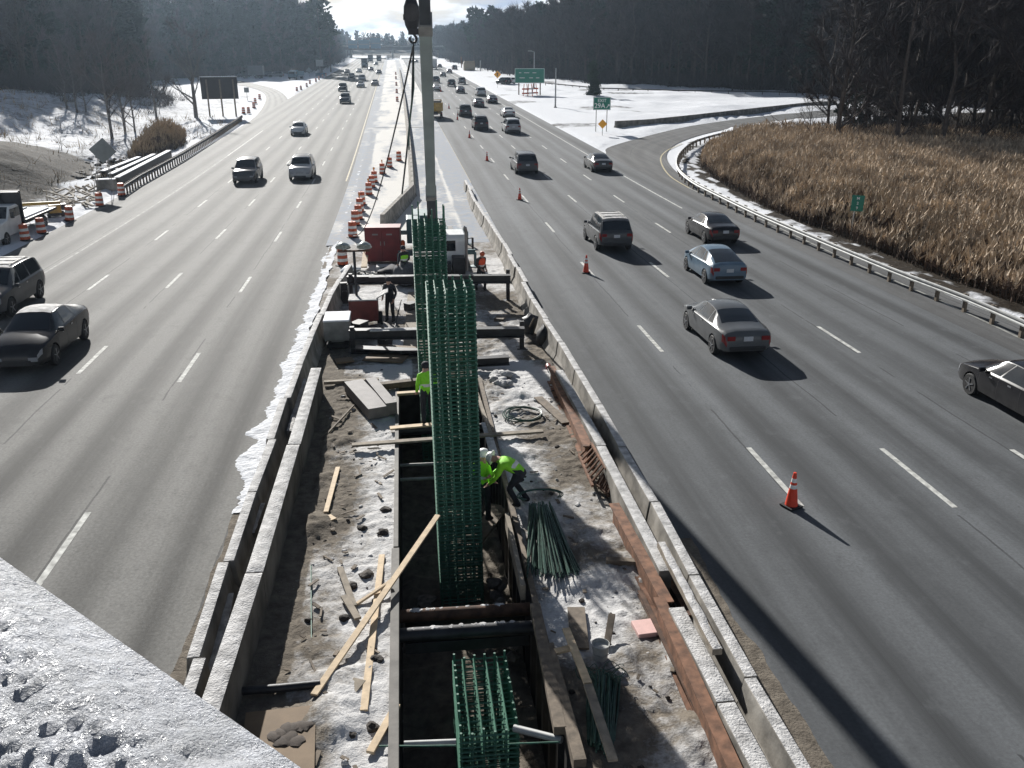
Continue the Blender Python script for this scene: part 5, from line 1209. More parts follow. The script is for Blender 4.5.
def person(loc, rz, label, jacket, trousers, vest=None, helmet=None, pose='stand', h=1.76, hood=None):
    root = empty('person', loc, label, 'person', 'workers on the site', rz); J = {}
    if pose == 'stand':
        J = dict(pel=(0, 0, .95), spi=(0, .0, 1.14), che=(0, .01, 1.33), nec=(0, .02, 1.49), hea=(0, .04, 1.60), top=(0, .04, 1.69))
        arms = [((.19, 0, 1.41), (.26, -.03, 1.14), (.24, .12, .93)), ((.19, 0, 1.41), (.27, .0, 1.15), (.20, .17, 1.00))]
        legs = [((.10, 0, .90), (.11, .03, .50), (.12, -.02, .09)), ((.10, 0, .90), (.12, .05, .50), (.15, .03, .09))]
    elif pose == 'walk':
        J = dict(pel=(0, 0, .94), spi=(0, .02, 1.13), che=(0, .04, 1.32), nec=(0, .07, 1.48), hea=(0, .12, 1.58), top=(0, .13, 1.67))
        arms = [((.19, .04, 1.40), (.27, -.10, 1.14), (.25, .02, .95)), ((.19, .04, 1.40), (.26, .10, 1.13), (.18, .28, 1.02))]
        legs = [((.10, 0, .90), (.11, .18, .50), (.12, .10, .09)), ((.10, 0, .90), (.12, -.02, .50), (.12, -.24, .11))]
    elif pose == 'bend':
        J = dict(pel=(0, 0, .80), spi=(0, .17, .92), che=(0, .36, 1.00), nec=(0, .52, 1.04), hea=(0, .62, 1.06), top=(0, .70, 1.07))
        arms = [((.19, .40, .97), (.24, .50, .70), (.16, .68, .50)), ((.19, .40, .97), (.25, .55, .72), (.14, .75, .55))]
        legs = [((.11, 0, .76), (.16, .24, .46), (.15, .02, .09)), ((.11, 0, .76), (.17, .20, .45), (.17, -.10, .09))]
    V, E_, Rr, B = [], [], [], []
    def add(p, r): V.append(Vector(p)); Rr.append(r); return len(V) - 1
    def bone(i, j, m): E_.append((i, j)); B.append((V[i], V[j], m))
    i0 = add(J['pel'], (.155, .12)); i1 = add(J['spi'], (.15, .115)); i2 = add(J['che'], (.175, .125)); i3 = add(J['nec'], .062); i4 = add(J['hea'], (.078, .095)); i5 = add(J['top'], (.072, .088))
    bone(i0, i1, 0); bone(i1, i2, 0); bone(i2, i3, 0); bone(i3, i4, 2); bone(i4, i5, 2)
    hd = (V[i5] - V[i4]).normalized(); fw = Vector((0, 1, 0)) if pose != 'bend' else Vector((0, .35, -.94)); nose = add(V[i4] + fw * .10 + hd * .03, .016); bone(i4, nose, 2)
    for s, arm, leg in ((-1, arms[0], legs[0]), (1, arms[1], legs[1])):
        sh = [Vector((s * a[0], a[1], a[2])) for a in arm]; k = i2
        for p, r, m in ((sh[0], .075, 0), (sh[1], .056, 0), (sh[2], .040, 0)): j = add(p, r); bone(k, j, m); k = j
        d = (sh[2] - sh[1]).normalized(); pl = add(sh[2] + d * .075, (.040, .022)); bone(k, pl, 2)
        sd_ = d.cross(Vector((0, 1, 0.2))).normalized()
        for f, (o_, L) in enumerate(((-.030, .062), (-.010, .074), (.010, .070), (.030, .055))):
            a = add(V[pl] + d * .035 + sd_ * o_, .0095); bone(pl, a, 2); b = add(V[a] + d * L * .6 + Vector((0, .012, 0)), .0088); bone(a, b, 2); c = add(V[b] + d * L * .35 + Vector((0, .022, 0)), .0075); bone(b, c, 2)
        t = add(V[pl] - d * .02 + sd_ * -.045 + Vector((0, .02, 0)), .011); bone(pl, t, 2); t2 = add(V[t] + d * .045 + Vector((0, .012, 0)), .009); bone(t, t2, 2)
        lg = [Vector((s * a[0], a[1], a[2])) for a in leg]; k = i0
        for p, r, m in ((lg[0], .105, 1), (lg[1], .078, 1), (lg[2], .056, 1)): j = add(p, r); bone(k, j, m); k = j
        tt = add(lg[2] + Vector((0, .15, -.045)), (.050, .040)); bone(k, tt, 3); hh = add(lg[2] + Vector((0, -.06, -.045)), .045); bone(k, hh, 3)
    root.scale = (1.1, 1.1, 1.1)
    def mf(c): return min(B, key=lambda b: seg_d(c, b[0], b[1]))[2]
    skinned('body', [tuple(v) for v in V], E_, Rr, [jacket, trousers, 'skin', 'rubber'], mf, root)
    if vest:
        vv = [V[i0] * .55 + V[i1] * .45, V[i1], V[i2], V[i2].lerp(V[i3], .55)]; vr = [(.175, .145), (.175, .142), (.20, .152), (.13, .10)]; ed = [(0, 1), (1, 2), (2, 3)]
        for s, arm in ((-1, arms[0]), (1, arms[1])): vv.append(Vector((s * arm[0][0] * .92, arm[0][1], arm[0][2]))); vr.append(.092); ed.append((2, len(vv) - 1))
        if pose == 'bend':
            for s, arm, q in ((-1, arms[0], 4), (1, arms[1], 5)): vv.append(Vector((s * arm[1][0], arm[1][1], arm[1][2]))); vr.append(.072); ed.append((q, len(vv) - 1))
        ax = (vv[2] - vv[0]).normalized(); L = (vv[2] - vv[0]).length
        def vm(c): t = (c - vv[0]).dot(ax) / L; return 1 if .18 < t < .34 else 0
        skinned('vest', [tuple(v) for v in vv], ed, vr, [vest, 'refl_white'], vm, root)
    M = Vector((0, 0, 1)).rotation_difference(hd).to_matrix(); c = V[i4].lerp(V[i5], .55)
    q = MB()
    if helmet: q.lathe([(.165, .0), (.165, .012), (.125, .02), (.12, .07), (.095, .115), (.05, .14), (.001, .145)], 16, c, 0, M); q.build('helmet', helmet, root, 50)
    else: q.lathe([(.10, -.06), (.112, .0), (.105, .05), (.07, .09), (.001, .105)], 14, c, 0, M); q.build('hood' if hood else 'cap', hood or 'cloth_dark', root, 50)
    return root
person(PX(481, 291, .03), -2.6, 'worker in an orange vest and red hood walking beside the crane cab', 'cloth_brown', 'cloth_dark', 'hivis_orange', None, 'walk', hood='orange_dirty')
person(PX(405, 285, .03), .5, 'worker in a yellow-green vest and dark hood half hidden by the far cage', 'cloth_dark', 'cloth_grey', 'hivis', None, 'stand')
person(PX(391, 322, .03), 2.6, 'worker in all dark clothes standing at the frame beam, without a vest', 'cloth_dark', 'cloth_dark', None, None, 'stand')
person(PX(428, 424, .17), .3, 'worker in a yellow-green vest standing on the walkway plank against the far cage', 'hivis', 'cloth_dark', 'hivis', None, 'stand')
person(PX(483, 520, -.75), -.9, 'worker in a white helmet and yellow-green vest standing deep in the trench', 'hivis', 'cloth_dark', 'hivis', 'helmet_white', 'stand')
person(PX(521, 505, .05), 1.15, 'worker in a white helmet bending over the trench edge beside the fan of bars', 'hivis', 'cloth_dark', 'hivis', 'helmet_white', 'bend')
thing_beam('trench_stage', (1.15, 18.6, -.86), (2.15, 20.6, -.86), .5, .06, 'wood_old', 'narrow board stage in the trench under the helmeted worker', 'stage')

# ------------------------------------------------------------------ guardrails
WB = [(.0, .52), (.06, .55), (.06, .60), (.0, .64), (.0, .68), (.06, .71), (.06, .77), (.0, .80), (-.02, .79), (.035, .755), (.035, .715), (-.02, .68), (-.02, .64), (.035, .60), (.035, .56), (-.02, .53)]
def guardrail(pts, lab, step=1.9, side=1, m='galv', snow=True, dh=0):
    P = resample([Vector((p.x, p.y, 0)) for p in pts], step); c = P[0].copy(); c.z = zr(c.y); root = empty('guardrail', c, lab, 'guardrail', 'guardrails')
    q = MB(); n = len(WB); o_ = 0
    for i, p in enumerate(P):
        d = (P[min(i + 1, len(P) - 1)] - P[max(i - 1, 0)]).normalized(); sd = Vector((d.y, -d.x, 0)) * side
        for x, z in WB: q.v.append(tuple(Vector((p.x, p.y, zr(p.y) + dh + z)) + sd * x - c))
    for i in range(len(P) - 1):
        for k in range(n): q.f.append((i * n + k, i * n + (k + 1) % n, (i + 1) * n + (k + 1) % n, (i + 1) * n + k)); q.m.append(0)
    q.build('rail', m, root, 30)
    for i, p in enumerate(P[:100]):
        d = (P[min(i + 1, len(P) - 1)] - P[max(i - 1, 0)]).normalized(); sd = Vector((d.y, -d.x, 0)) * side; a = math.atan2(d.y, d.x); w = Vector((p.x, p.y, zr(p.y) + dh)) - sd * .17
        z = MB(); z.box(w - c + Vector((0, 0, .36)), (.15, .13, .86), a); z.box(w + sd * .095 - c + Vector((0, 0, .66)), (.14, .10, .33), a); z.build('post', 'wood_old', root)
    return root
guardrail(smooth_pts([G(*q, .62) for q in ((1120, 371), (1040, 332), (966, 299.5), (904, 276), (835, 247.5), (797, 231.5), (752, 212), (713, 193), (692, 182), (679, 171), (676.5, 162), (681, 152.5), (693, 143), (712, 136.5), (735, 131))], 4), 'curving guardrail between the exit ramp and the reed bed', 1.9, -1)
guardrail([G(*q) for q in ((124, 196), (141.6, 184), (184, 160), (212, 142), (243, 121))], 'dark guardrail with spacer blocks along the outer northbound verge', 1.0, 1, 'dark_steel')
guardrail([G(*q) for q in ((545, 85.5), (600, 91), (680, 93.5), (760, 94.5), (832, 96.5))], 'thin far guardrail at the foot of the bare wood', 3.8, 1, 'dark_steel')
for k, (a, b) in enumerate((((118, 187), (170, 158)), ((112, 183), (155, 162)), ((104, 180), (140, 165)))):
    p0, p1 = G(*a), G(*b); o = thing_beam('steel_girder', p0 + Vector((0, 0, .0)), p1, .45, .75, 'dark_steel', ('first', 'second', 'third')[k] + ' snow topped girder from the northbound guardrail, lying behind it', 'girder', 'snow topped girders behind the guardrail')
    q = MB(); q.beam(p0 - o.location + Vector((0, 0, .753)), p1 - o.location + Vector((0, 0, .753)), .44, .06); q.build('snow_cap', 'snow', o)
for k, (x, y, s_, lab) in enumerate(((107.5, 190, (1.5, .7, .85), 'grey concrete block with a snow cap beside the tilted warning sign'), (112, 176, (1.2, .7, .6), 'smaller grey concrete block behind the snow capped one'))):
    p = G(x, y); q = MB(); q.box((0, 0, s_[2] / 2), s_, .15); o = q.build('concrete_block', 'concrete_dirty', None, bevel=.03); o.location = p; tag(o, lab, 'concrete block'); q = MB(); q.box((0, 0, s_[2] + .03), (s_[0] * .97, s_[1] * .95, .07), .15); q.build('snow_cap', 'snow', o, bevel=.02)

# ------------------------------------------------------------------ signs and poles
TXT = {}
def letters(txt, size, c, rz, m, parent, name='lettering', tilt=0):
    cu = bpy.data.curves.new(name, 'FONT'); cu.body = txt; cu.size = size; cu.align_x = 'CENTER'; cu.align_y = 'CENTER'; cu.extrude = .004; cu.offset = .012 * size
    o = bpy.data.objects.new(name, cu); COL.objects.link(o); dg = bpy.context.evaluated_depsgraph_get(); me = bpy.data.meshes.new_from_object(o.evaluated_get(dg)); bpy.data.objects.remove(o)
    me.materials.clear(); me.materials.append(MT[m]); o = bpy.data.objects.new(name, me); COL.objects.link(o); o.parent = parent; o.location = c; o.rotation_euler = (PI / 2, 0, rz); return o
def px_h(px, py, base):                                               # height above base of photo point py, at the base's distance
    d = ray(px, py); b = math.hypot(base.x, base.y); t = b / math.hypot(d[0], d[1]); return CAMH + d[2] * t - base.z
def px_w(base, dpx): return dpx * math.hypot(base.x, base.y) / F * .97
def face_cam(b): return math.atan2(b.x, -b.y) * 0 - math.atan2(b.x, b.y)
# exit sign
b = G(601, 132); w = px_w(b, 17); z0, z1 = px_h(601, 110, b), px_h(601, 97, b); rz = -math.atan2(b.x, b.y) * .8
es = empty('exit_sign', b, 'green EXIT 29A sign with arrow on two posts in the snow gore', 'road sign', None, rz)
q = MB(); q.box((0, 0, (z0 + z1) / 2), (w, .04, z1 - z0)); pn = q.build('panel', 'sign_green', es, bevel=.01)
q = MB(); t = .05
for zz in (z0 + .06, z1 - .06): q.box((0, -.024, zz), (w - .1, .008, t))
for s in (-1, 1): q.box((s * (w / 2 - .06), -.024, (z0 + z1) / 2), (t, .008, z1 - z0 - .12 - t))
q.build('border', 'sign_white', es)
letters('EXIT', (z1 - z0) * .34, (0, -.026, z1 - (z1 - z0) * .28), 0, 'sign_white', es); letters('29A', (z1 - z0) * .52, (-w * .12, -.026, z0 + (z1 - z0) * .32), 0, 'sign_white', es)
q = MB(); q.beam((w * .26, -.026, z0 + .25), (w * .40, -.026, z0 + .65), .012, .09, lift=False); q.add([(w * .43, -.03, z0 + .80), (w * .32, -.03, z0 + .66), (w * .45, -.03, z0 + .50)], [(0, 1, 2)]); q.build('arrow', 'sign_white', es)
for s in (-.62, .62): q = MB(); q.box((s * w / 2, .06, z1 * .48), (.10, .07, z1 * .96)); q.build('post', 'galv_dull', es)
def diamond(px, py, cy, half, lab, m='sign_yellow', back=False, name='warning_sign', legs=False, arrow=True):
    b = G(px, py); hw = px_w(b, half); zc = px_h(px, cy, b); o = empty(name, b, lab, 'road sign', None, -math.atan2(b.x, b.y) * .8); q = MB()
    vs = [(hw, 0, zc), (0, 0, zc + hw), (-hw, 0, zc), (0, 0, zc - hw)]; q.add([(x, -.015, z) for x, y, z in vs] + [(x, .015, z) for x, y, z in vs], [(0, 1, 2, 3), (7, 6, 5, 4), (0, 4, 5, 1), (1, 5, 6, 2), (2, 6, 7, 3), (3, 7, 4, 0)]); q.build('panel', m, o)
    if legs:
        for s in (-1, 1): q = MB(); q.beam((s * hw * .3, .05, zc), (s * hw * .75, -.25, 0), .05, .04); q.beam((s * hw * .3, .05, zc - hw * .4), (s * hw * .55, .5, 0), .05, .04); q.build('leg', 'galv_dull', o)
    else: q = MB(); q.box((0, .05, (zc + hw * .4) / 2), (.07, .06, zc + hw * .4)); q.build('post', 'galv_dull', o)
    if arrow and not back:
        q = MB(); q.beam((0, -.03, zc - hw * .5), (0, -.03, zc + hw * .2), .16 * hw, .02, lift=False); q.add([(0, -.03, zc + hw * .55), (-hw * .25, -.03, zc + hw * .15), (hw * .25, -.03, zc + hw * .15)], [(0, 1, 2)]); q.build('symbol', 'plastic_black', o)
    return o
diamond(602.2, 136, 124, 4.6, 'small yellow diamond sign below the green exit sign', arrow=False)
diamond(497.5, 88, 74.5, 3.6, 'yellow diamond sign with a black arrow on the far snow verge')
dd = diamond(104, 194, 150, 11.5, 'grey back of a tilted diamond sign on folding legs', 'sign_back', True, legs=True); dd.rotation_euler = (.05, .12, .25)
diamond(309.5, 77, 70.5, 3.0, 'small grey diamond sign far off above the side ramp drums', 'sign_back', True)
# large green guide sign
b = G(529.5, 95); w = px_w(b, 29); z0, z1 = px_h(529.5, 83.2, b), px_h(529.5, 68.3, b); gs = empty('guide_sign', b, 'large green guide sign on two posts above the snow verge', 'road sign', None, -.15)
q = MB(); q.box((0, 0, (z0 + z1) / 2), (w, .06, z1 - z0)); q.build('panel', 'sign_green', gs)
q = MB(); t = .07
for zz in (z0 + .08, z1 - .08): q.box((0, -.035, zz), (w - .1, .01, t))
for s in (-1, 1): q.box((s * (w / 2 - .08), -.035, (z0 + z1) / 2), (t, .01, z1 - z0 - .16 - t))
for zz, segs in ((.70, ((-.32, .10), (-.10, .22), (.16, .16))), (.36, ((-.25, .22), (.05, .16), (.27, .14)))):
    for cx_, ww in segs: q.box((cx_ * w, -.035, z0 + (z1 - z0) * zz), (ww * w * .8, .01, .10))
q.build('border', 'sign_white', gs)
for s in (-.36, .36):
    q = MB(); q.box((s * 2 * w / 2, .12, z1 * .47), (.25, .16, z1 * .94)); q.build('post', 'rust_dark', gs)
for k, x in enumerate((525.5, 530, 534.5)):
    p = G(x, 96.5 - .3 * k); o = empty('barricade', p, nth(k + 1) + ' red and white trestle under the large green sign', 'barricade', 'trestles under the green sign'); q = MB(); q.beam((-.55, -.2, 0), (-.3, 0, 2.6), .14, .12); q.beam((.55, -.2, 0), (.3, 0, 2.6), .14, .12); q.build('frame', 'orange_dirty', o); q = MB(); q.beam((-.8, -.1, 1.4), (.8, -.1, 1.4), .08, .3); q.beam((-.8, -.1, .5), (.8, -.1, .5), .08, .3); q.build('board', 'orange_dirty' if k != 1 else 'refl_white', o)
# mile marker
b = G(849.8, 235); w = px_w(b, 11.3); z0, z1 = px_h(853, 211, b), px_h(853, 195, b); ms = empty('mile_marker', b, 'small green mile marker on a thin post in front of the reeds', 'road sign', None, -math.atan2(b.x, b.y) * .8); ms.rotation_euler.y = .03
q = MB(); q.box((.15, 0, (z0 + z1) / 2), (w, .02, z1 - z0)); q.build('panel', 'sign_green', ms)
for k, tx in enumerate(('M', '2', '9')): letters(tx, (z1 - z0) * .24, (.15, -.014, z1 - (z1 - z0) * (.2 + .3 * k)), 0, 'sign_white', ms)
q = MB(); q.box((.05, .03, z1 * .45), (.06, .05, z1 * .9)); q.build('post', 'galv', ms)
# back of a large sign beside the side ramp
b = G(222.5, 117); w = px_w(b, 33); z0, z1 = px_h(222, 99, b), px_h(222, 77, b); bs = empty('guide_sign', b, 'dark brown back of a large sign on three posts beside the side ramp', 'road sign', None, .28)
q = MB(); q.box((0, 0, (z0 + z1) / 2), (w, .12, z1 - z0)); q.build('panel', 'sign_back_brown', bs); q = MB(); q.box((0, 0, z1 + .05), (w, .16, .10)); q.build('snow_cap', 'snow', bs)
for s in (-.34, .02, .38): q = MB(); q.box((s * w, -.14, z1 * .47), (.24, .16, z1 * .94)); q.build('post', 'wood_old', bs)
b = G(247.5, 101); q = MB(); o = empty('small_sign', b, 'small grey sign on a post at the inside of the side ramp', 'road sign'); hz = px_h(247, 90, b); q.box((0, 0, hz), (px_w(b, 4.5), .04, px_w(b, 4.5))); q.build('panel', 'sign_back', o); q = MB(); q.box((0, .05, hz / 2), (.09, .06, hz)); q.build('post', 'galv_dull', o)
b = G(320.5, 77); o = empty('message_board', b, 'pale message board on a trailer far off beside the northbound lanes', 'message board'); w = px_w(b, 7); zc = px_h(320, 63, b); q = MB(); q.box((0, 0, zc), (w, .2, px_w(b, 6))); q.build('panel', 'galv', o); q = MB(); q.box((0, .1, zc / 2), (.2, .2, zc)); q.build('post', 'galv_dull', o); q = MB(); q.box((0, 0, .8), (w * 1.3, 1.6, .9)); q.build('trailer', 'sign_blue', o, bevel=.05)
def pole(px, py, ytop, lab, r=.10, arm=None):
    b = G(px, py); h = px_h(px, ytop, b); o = empty('lamp_post', b, lab, 'lamp post'); q = MB(); q.path([(0, 0, 0), (0, 0, h)], [r * 1.25, r * .8], 10); q.build('shaft', 'galv', o, 50); q = MB(); q.box((0, 0, .1), (.5, .5, .2)); q.build('base', 'concrete', o)
    if arm: q = MB(); q.path([(0, 0, h), (-.9, -.3, h + .25)], .06, 6); q.box((-1.2, -.4, h + .25), (.9, .35, .18)); q.build('luminaire', 'galv', o)
    return o
pole(555.3, 107.8, 68, 'bare grey pole standing in the snow right of the large green sign', .13)
pole(534, 88, 52, 'grey lamp post with a lamp head rising behind the large green sign', .13, True)

# ------------------------------------------------------------------ white truck, machine and timber on the verge
tp = G(4, 249); tk = empty('flatbed_truck', (-24.25, 56.6, zr(56)), 'white cab flatbed truck parked on the verge, cut off by the left picture edge', 'truck', None, PI)
c = MB(); prof = [(-.1, .5), (-.1, 2.0), (.2, 2.15), (1.15, 2.15), (1.75, 1.45), (2.9, 1.3), (3.1, .9), (3.1, .5)]; n = len(prof); vs = [(x, y, z) for x in (-1.05, 1.05) for y, z in prof]
c.add(vs, [tuple(range(n)), tuple(reversed(range(n, 2 * n)))] + [(i, n + i, n + (i + 1) % n, (i + 1) % n) for i in range(n)]); ca = c.build('cab', 'white_paint', tk, bevel=.06)
for s in (-1, 1):
    for y0, y1 in ((.02, .62), (.68, 1.32)): q = MB(); q.box((s * 1.055, (y0 + y1) / 2, 1.72), (.03, y1 - y0, .5)); q.build('side_window', 'glass', ca)
    for y in (2.3, -3.6):
        t, r = MB(), MB(); wheel(t, r, s * .96, y, .42, s); wo = empty('wheel', (0, 0, 0)); wo.parent = tk; t.build('tyre', 'rubber', wo, 35); r.build('rim', ['rim', 'plastic_black'], wo, 35)
    q = MB(); q.box((s * 1.2, 1.35, 1.65), (.15, .08, .35)); q.build('mirror', 'plastic_black', tk)
q = MB(); q.add([(-.9, 1.22, 2.1), (.9, 1.22, 2.1), (.95, 1.72, 1.5), (-.95, 1.72, 1.5)], [(0, 1, 2, 3)]); q.build('windscreen', 'glass', ca)
q = MB(); q.box((0, -.45, 1.75), (2.2, .12, 2.2)); q.box((0, -.3, 2.75), (2.2, .5, .1)); q.box((-.0, -.3, 2.3), (.1, .4, .9)); q.build('headboard', 'black_steel', tk)
q = MB(); q.box((0, -3.1, 1.0), (2.3, 5.0, .14)); q.box((0, -2.5, .7), (.9, 5.5, .25)); q.build('bed', 'dark_steel', tk); q = MB(); q.box((-.85, -2.9, 1.12), (.2, 4.0, .10)); q.box((.6, -3.0, 1.12), (.15, 4.4, .10)); q.build('bed_snow', 'snow', tk, bevel=.03)
b = G(51, 219); ex = empty('trailer_drill', b, 'yellow and black machine on a trailer behind the white truck', 'machine', None, .4); q = MB(); q.beam((-1.7, 0, 1.0), (.75, .1, .95), .18, .2); q.box((.35, .1, .62), (.75, .7, .6)); q.build('boom_body', 'yellow_paint', ex, bevel=.04); q = MB(); q.box((.35, .1, .30), (1.1, .8, .2)); q.box((.9, .2, .75), (.3, .5, .4)); q.build('chassis', 'black_steel', ex)
for s in (-1, 1): t, r = MB(), MB(); wheel(t, r, s * .42 + .35, 0, .25, s); wo = empty('wheel', (0, 0, 0)); wo.parent = ex; t.build('tyre', 'rubber', wo, 35); r.build('rim', ['rim', 'plastic_black'], wo, 35)
q = MB(); g = np.random.default_rng(4)
for k in range(60):
    p = G(50 + 48 * g.random(), 190 + 18 * g.random()); a = g.random() * PI; L = .4 + .9 * g.random(); q.beam(p + Vector((0, 0, .05)), p + Vector((L * math.cos(a), L * math.sin(a), .05 + .3 * g.random())), .14, .10)
tag(q.build('wood_debris', 'wood_grey'), 'scattered broken timber and rubble on the snow before the earth heap', 'debris', kind='stuff')
q = MB()
for k in range(90): p = G(75 + 60 * g.random(), 158 + 24 * g.random()); q.rock(p + Vector((0, 0, .1)), .12 + .4 * g.random() ** 2, k, 0, .6)
tag(q.build('stone_heap', 'mud', None, 40), 'dark stones and soil clods at the foot of the earth heap', 'stones', kind='stuff')

# parked vehicles beyond the side ramp
def parked(kind, colr, px, py, lab, rz):
    o = copy_tree(PROTO[kind], None, CARTAB); p = G(px, py); o.location = p + Vector((0, 0, .0)); o.rotation_euler = (0, 0, rz); tag(o, lab, 'car', 'vehicles parked beyond the side ramp'); recolour(o, colr, None); return o
parked('sport_utility_car', 'p_darkgrey', 243.5, 77.5, 'dark parked car beyond the side ramp, left of the box trailer', 1.5)
parked('minivan', 'p_navy', 265, 77.5, 'dark blue parked van beyond the side ramp, right of the box trailer', 1.5); parked('sport_utility_car', 'p_grey', 276, 77.5, 'grey parked car beyond the side ramp, between the van and the tipper', 1.6)
parked('sport_utility_car', 'p_white', 508, 84.3, 'white parked car on the far snow beside the large green sign', .6); parked('sport_utility_car', 'p_black', 503.5, 84.5, 'black parked car on the far snow next to the white one', .5)
p = G(253.5, 78.5); lorry('grey box lorry parked beyond the side ramp under the pines', p, 1.5, 'p_grey', 'p_darkgrey', 2.5, 3.8, 7, group='vehicles parked beyond the side ramp')
p = G(296.5, 79.5); lorry('blue-grey tipper parked on the snow beyond the side ramp', p, PI - .3, 'sign_blue', 'sign_blue', 2.5, 3.2, 7, 'tipper lorry', 'tipper_lorry', True, group='vehicles parked beyond the side ramp')
p = G(469, 70.5); q = MB(); q.box((0, 0, 1.6), (4.5, 6, 3.0)); q.box((0, 0, 3.3), (4.0, 5.4, .5)); o = q.build('tan_trailer', 'p_tan', None, bevel=.3); o.location = p; tag(o, 'tan rounded trailer far off at the foot of the bare wood', 'trailer')
for k, (x, y, h) in enumerate(((461.5, 68, 4.5), (480.5, 71.5, 4.0), (474, 70.5, 3.6))): p = G(x, y); thing_pipe('marker_post', [p, p + Vector((0, 0, h))], .22, ['rust', 'galv', 'orange_dirty'][k], ['rusty post left of the tan trailer far off', 'pale post right of the tan trailer far off', 'orange post beside the tan trailer far off'][k], 'post')

# ------------------------------------------------------------------ overpass
YO = 622; zo = zr(YO); ov = empty('overpass', (sx(YO), YO, zo), 'long dark overpass crossing the far end of the motorway', 'bridge')
q = MB(); q.box((0, 0, 5.6), (150, 12, 1.9)); q.build('deck', 'bridge_dark', ov); q = MB(); q.box((0, -6.05, 7.1), (150, .25, 1.1)); q.build('parapet', 'concrete_dirty', ov)
for x in (-27, 0, 30):
    for y in (-3, 3): q = MB(); q.path([(x, y, -.5), (x, y, 4.7)], .6, 10); q.build('pier', 'concrete_dirty', ov)
for s in (-1, 1): q = MB(); q.box((s * 52, 0, 2.2), (44, 13, 5.2)); q.build('abutment', 'bridge_dark', ov)
for k, (x0, x1, y0, y1) in enumerate(((348.5, 357, 40.5, 48.5), (358.7, 369, 40, 48.5), (371, 380.5, 38, 48.5))):
    a, b = PY(x0, y1, YO - 6.5), PY(x1, y0, YO - 6.5); o = empty('overhead_sign', (a + b) / 2, ('first', 'second', 'third')[k] + ' blue-green sign from the pines, mounted on the far overpass', 'road sign', 'signs on the overpass')
    q = MB(); q.box((0, 0, 0), (b.x - a.x, .2, b.z - a.z)); q.build('panel', 'sign_blue', o); q = MB(); q.box((0, -.12, 0), (b.x - a.x - .6, .03, .35)); q.build('lettering', 'sign_back', o)
    q = MB(); q.box((0, .2, -1.0), (.3, .2, (b.z - a.z) * .8)); q.build('bracket', 'galv_dull', o)
# ------------------------------------------------------------------ vegetation
class Bulk:
    def __init__(s): s.V = []; s.F = []; s.n = 0; s.M = []
    def tris(s, v, mi=0):                                              # v: (n,3,3)
        n = len(v); s.V.append(v.reshape(-1, 3)); s.F.append(np.arange(3 * n).reshape(-1, 3) + s.n); s.n += 3 * n; s.M.append(np.full(n, mi, np.int32))
    def build(s, name, mats, parent=None):
        V = np.concatenate(s.V).astype(np.float32); Fc = np.concatenate(s.F).astype(np.int32); M = np.concatenate(s.M)
        me = bpy.data.meshes.new(name); me.vertices.add(len(V)); me.vertices.foreach_set('co', V.ravel()); me.loops.add(len(Fc) * 3); me.loops.foreach_set('vertex_index', Fc.ravel())
        me.polygons.add(len(Fc)); me.polygons.foreach_set('loop_start', np.arange(len(Fc), dtype=np.int32) * 3); me.polygons.foreach_set('loop_total', np.full(len(Fc), 3, np.int32))
        for m in mats: me.materials.append(MT[m])
        me.polygons.foreach_set('material_index', M); me.update(calc_edges=True); me.validate()
        o = bpy.data.objects.new(name, me); COL.objects.link(o)
        if parent is not None: o.parent = parent
        return o
def limb_tris(a, b, ra, rb, n=4):
    d = b - a; L = np.linalg.norm(d); d = d / max(L, 1e-6); r = np.array((0, 0, 1.0)) if abs(d[2]) < .9 else np.array((1.0, 0, 0)); u = np.cross(d, r); u /= np.linalg.norm(u); w = np.cross(u, d)
    k = np.arange(n) * 2 * PI / n; ring = np.cos(k)[:, None] * u + np.sin(k)[:, None] * w; A = a + ring * ra; B_ = b + ring * rb; A2 = np.roll(A, -1, 0); B2 = np.roll(B_, -1, 0)
    return np.concatenate([np.stack([A, A2, B2], 1), np.stack([A, B2, B_], 1)])
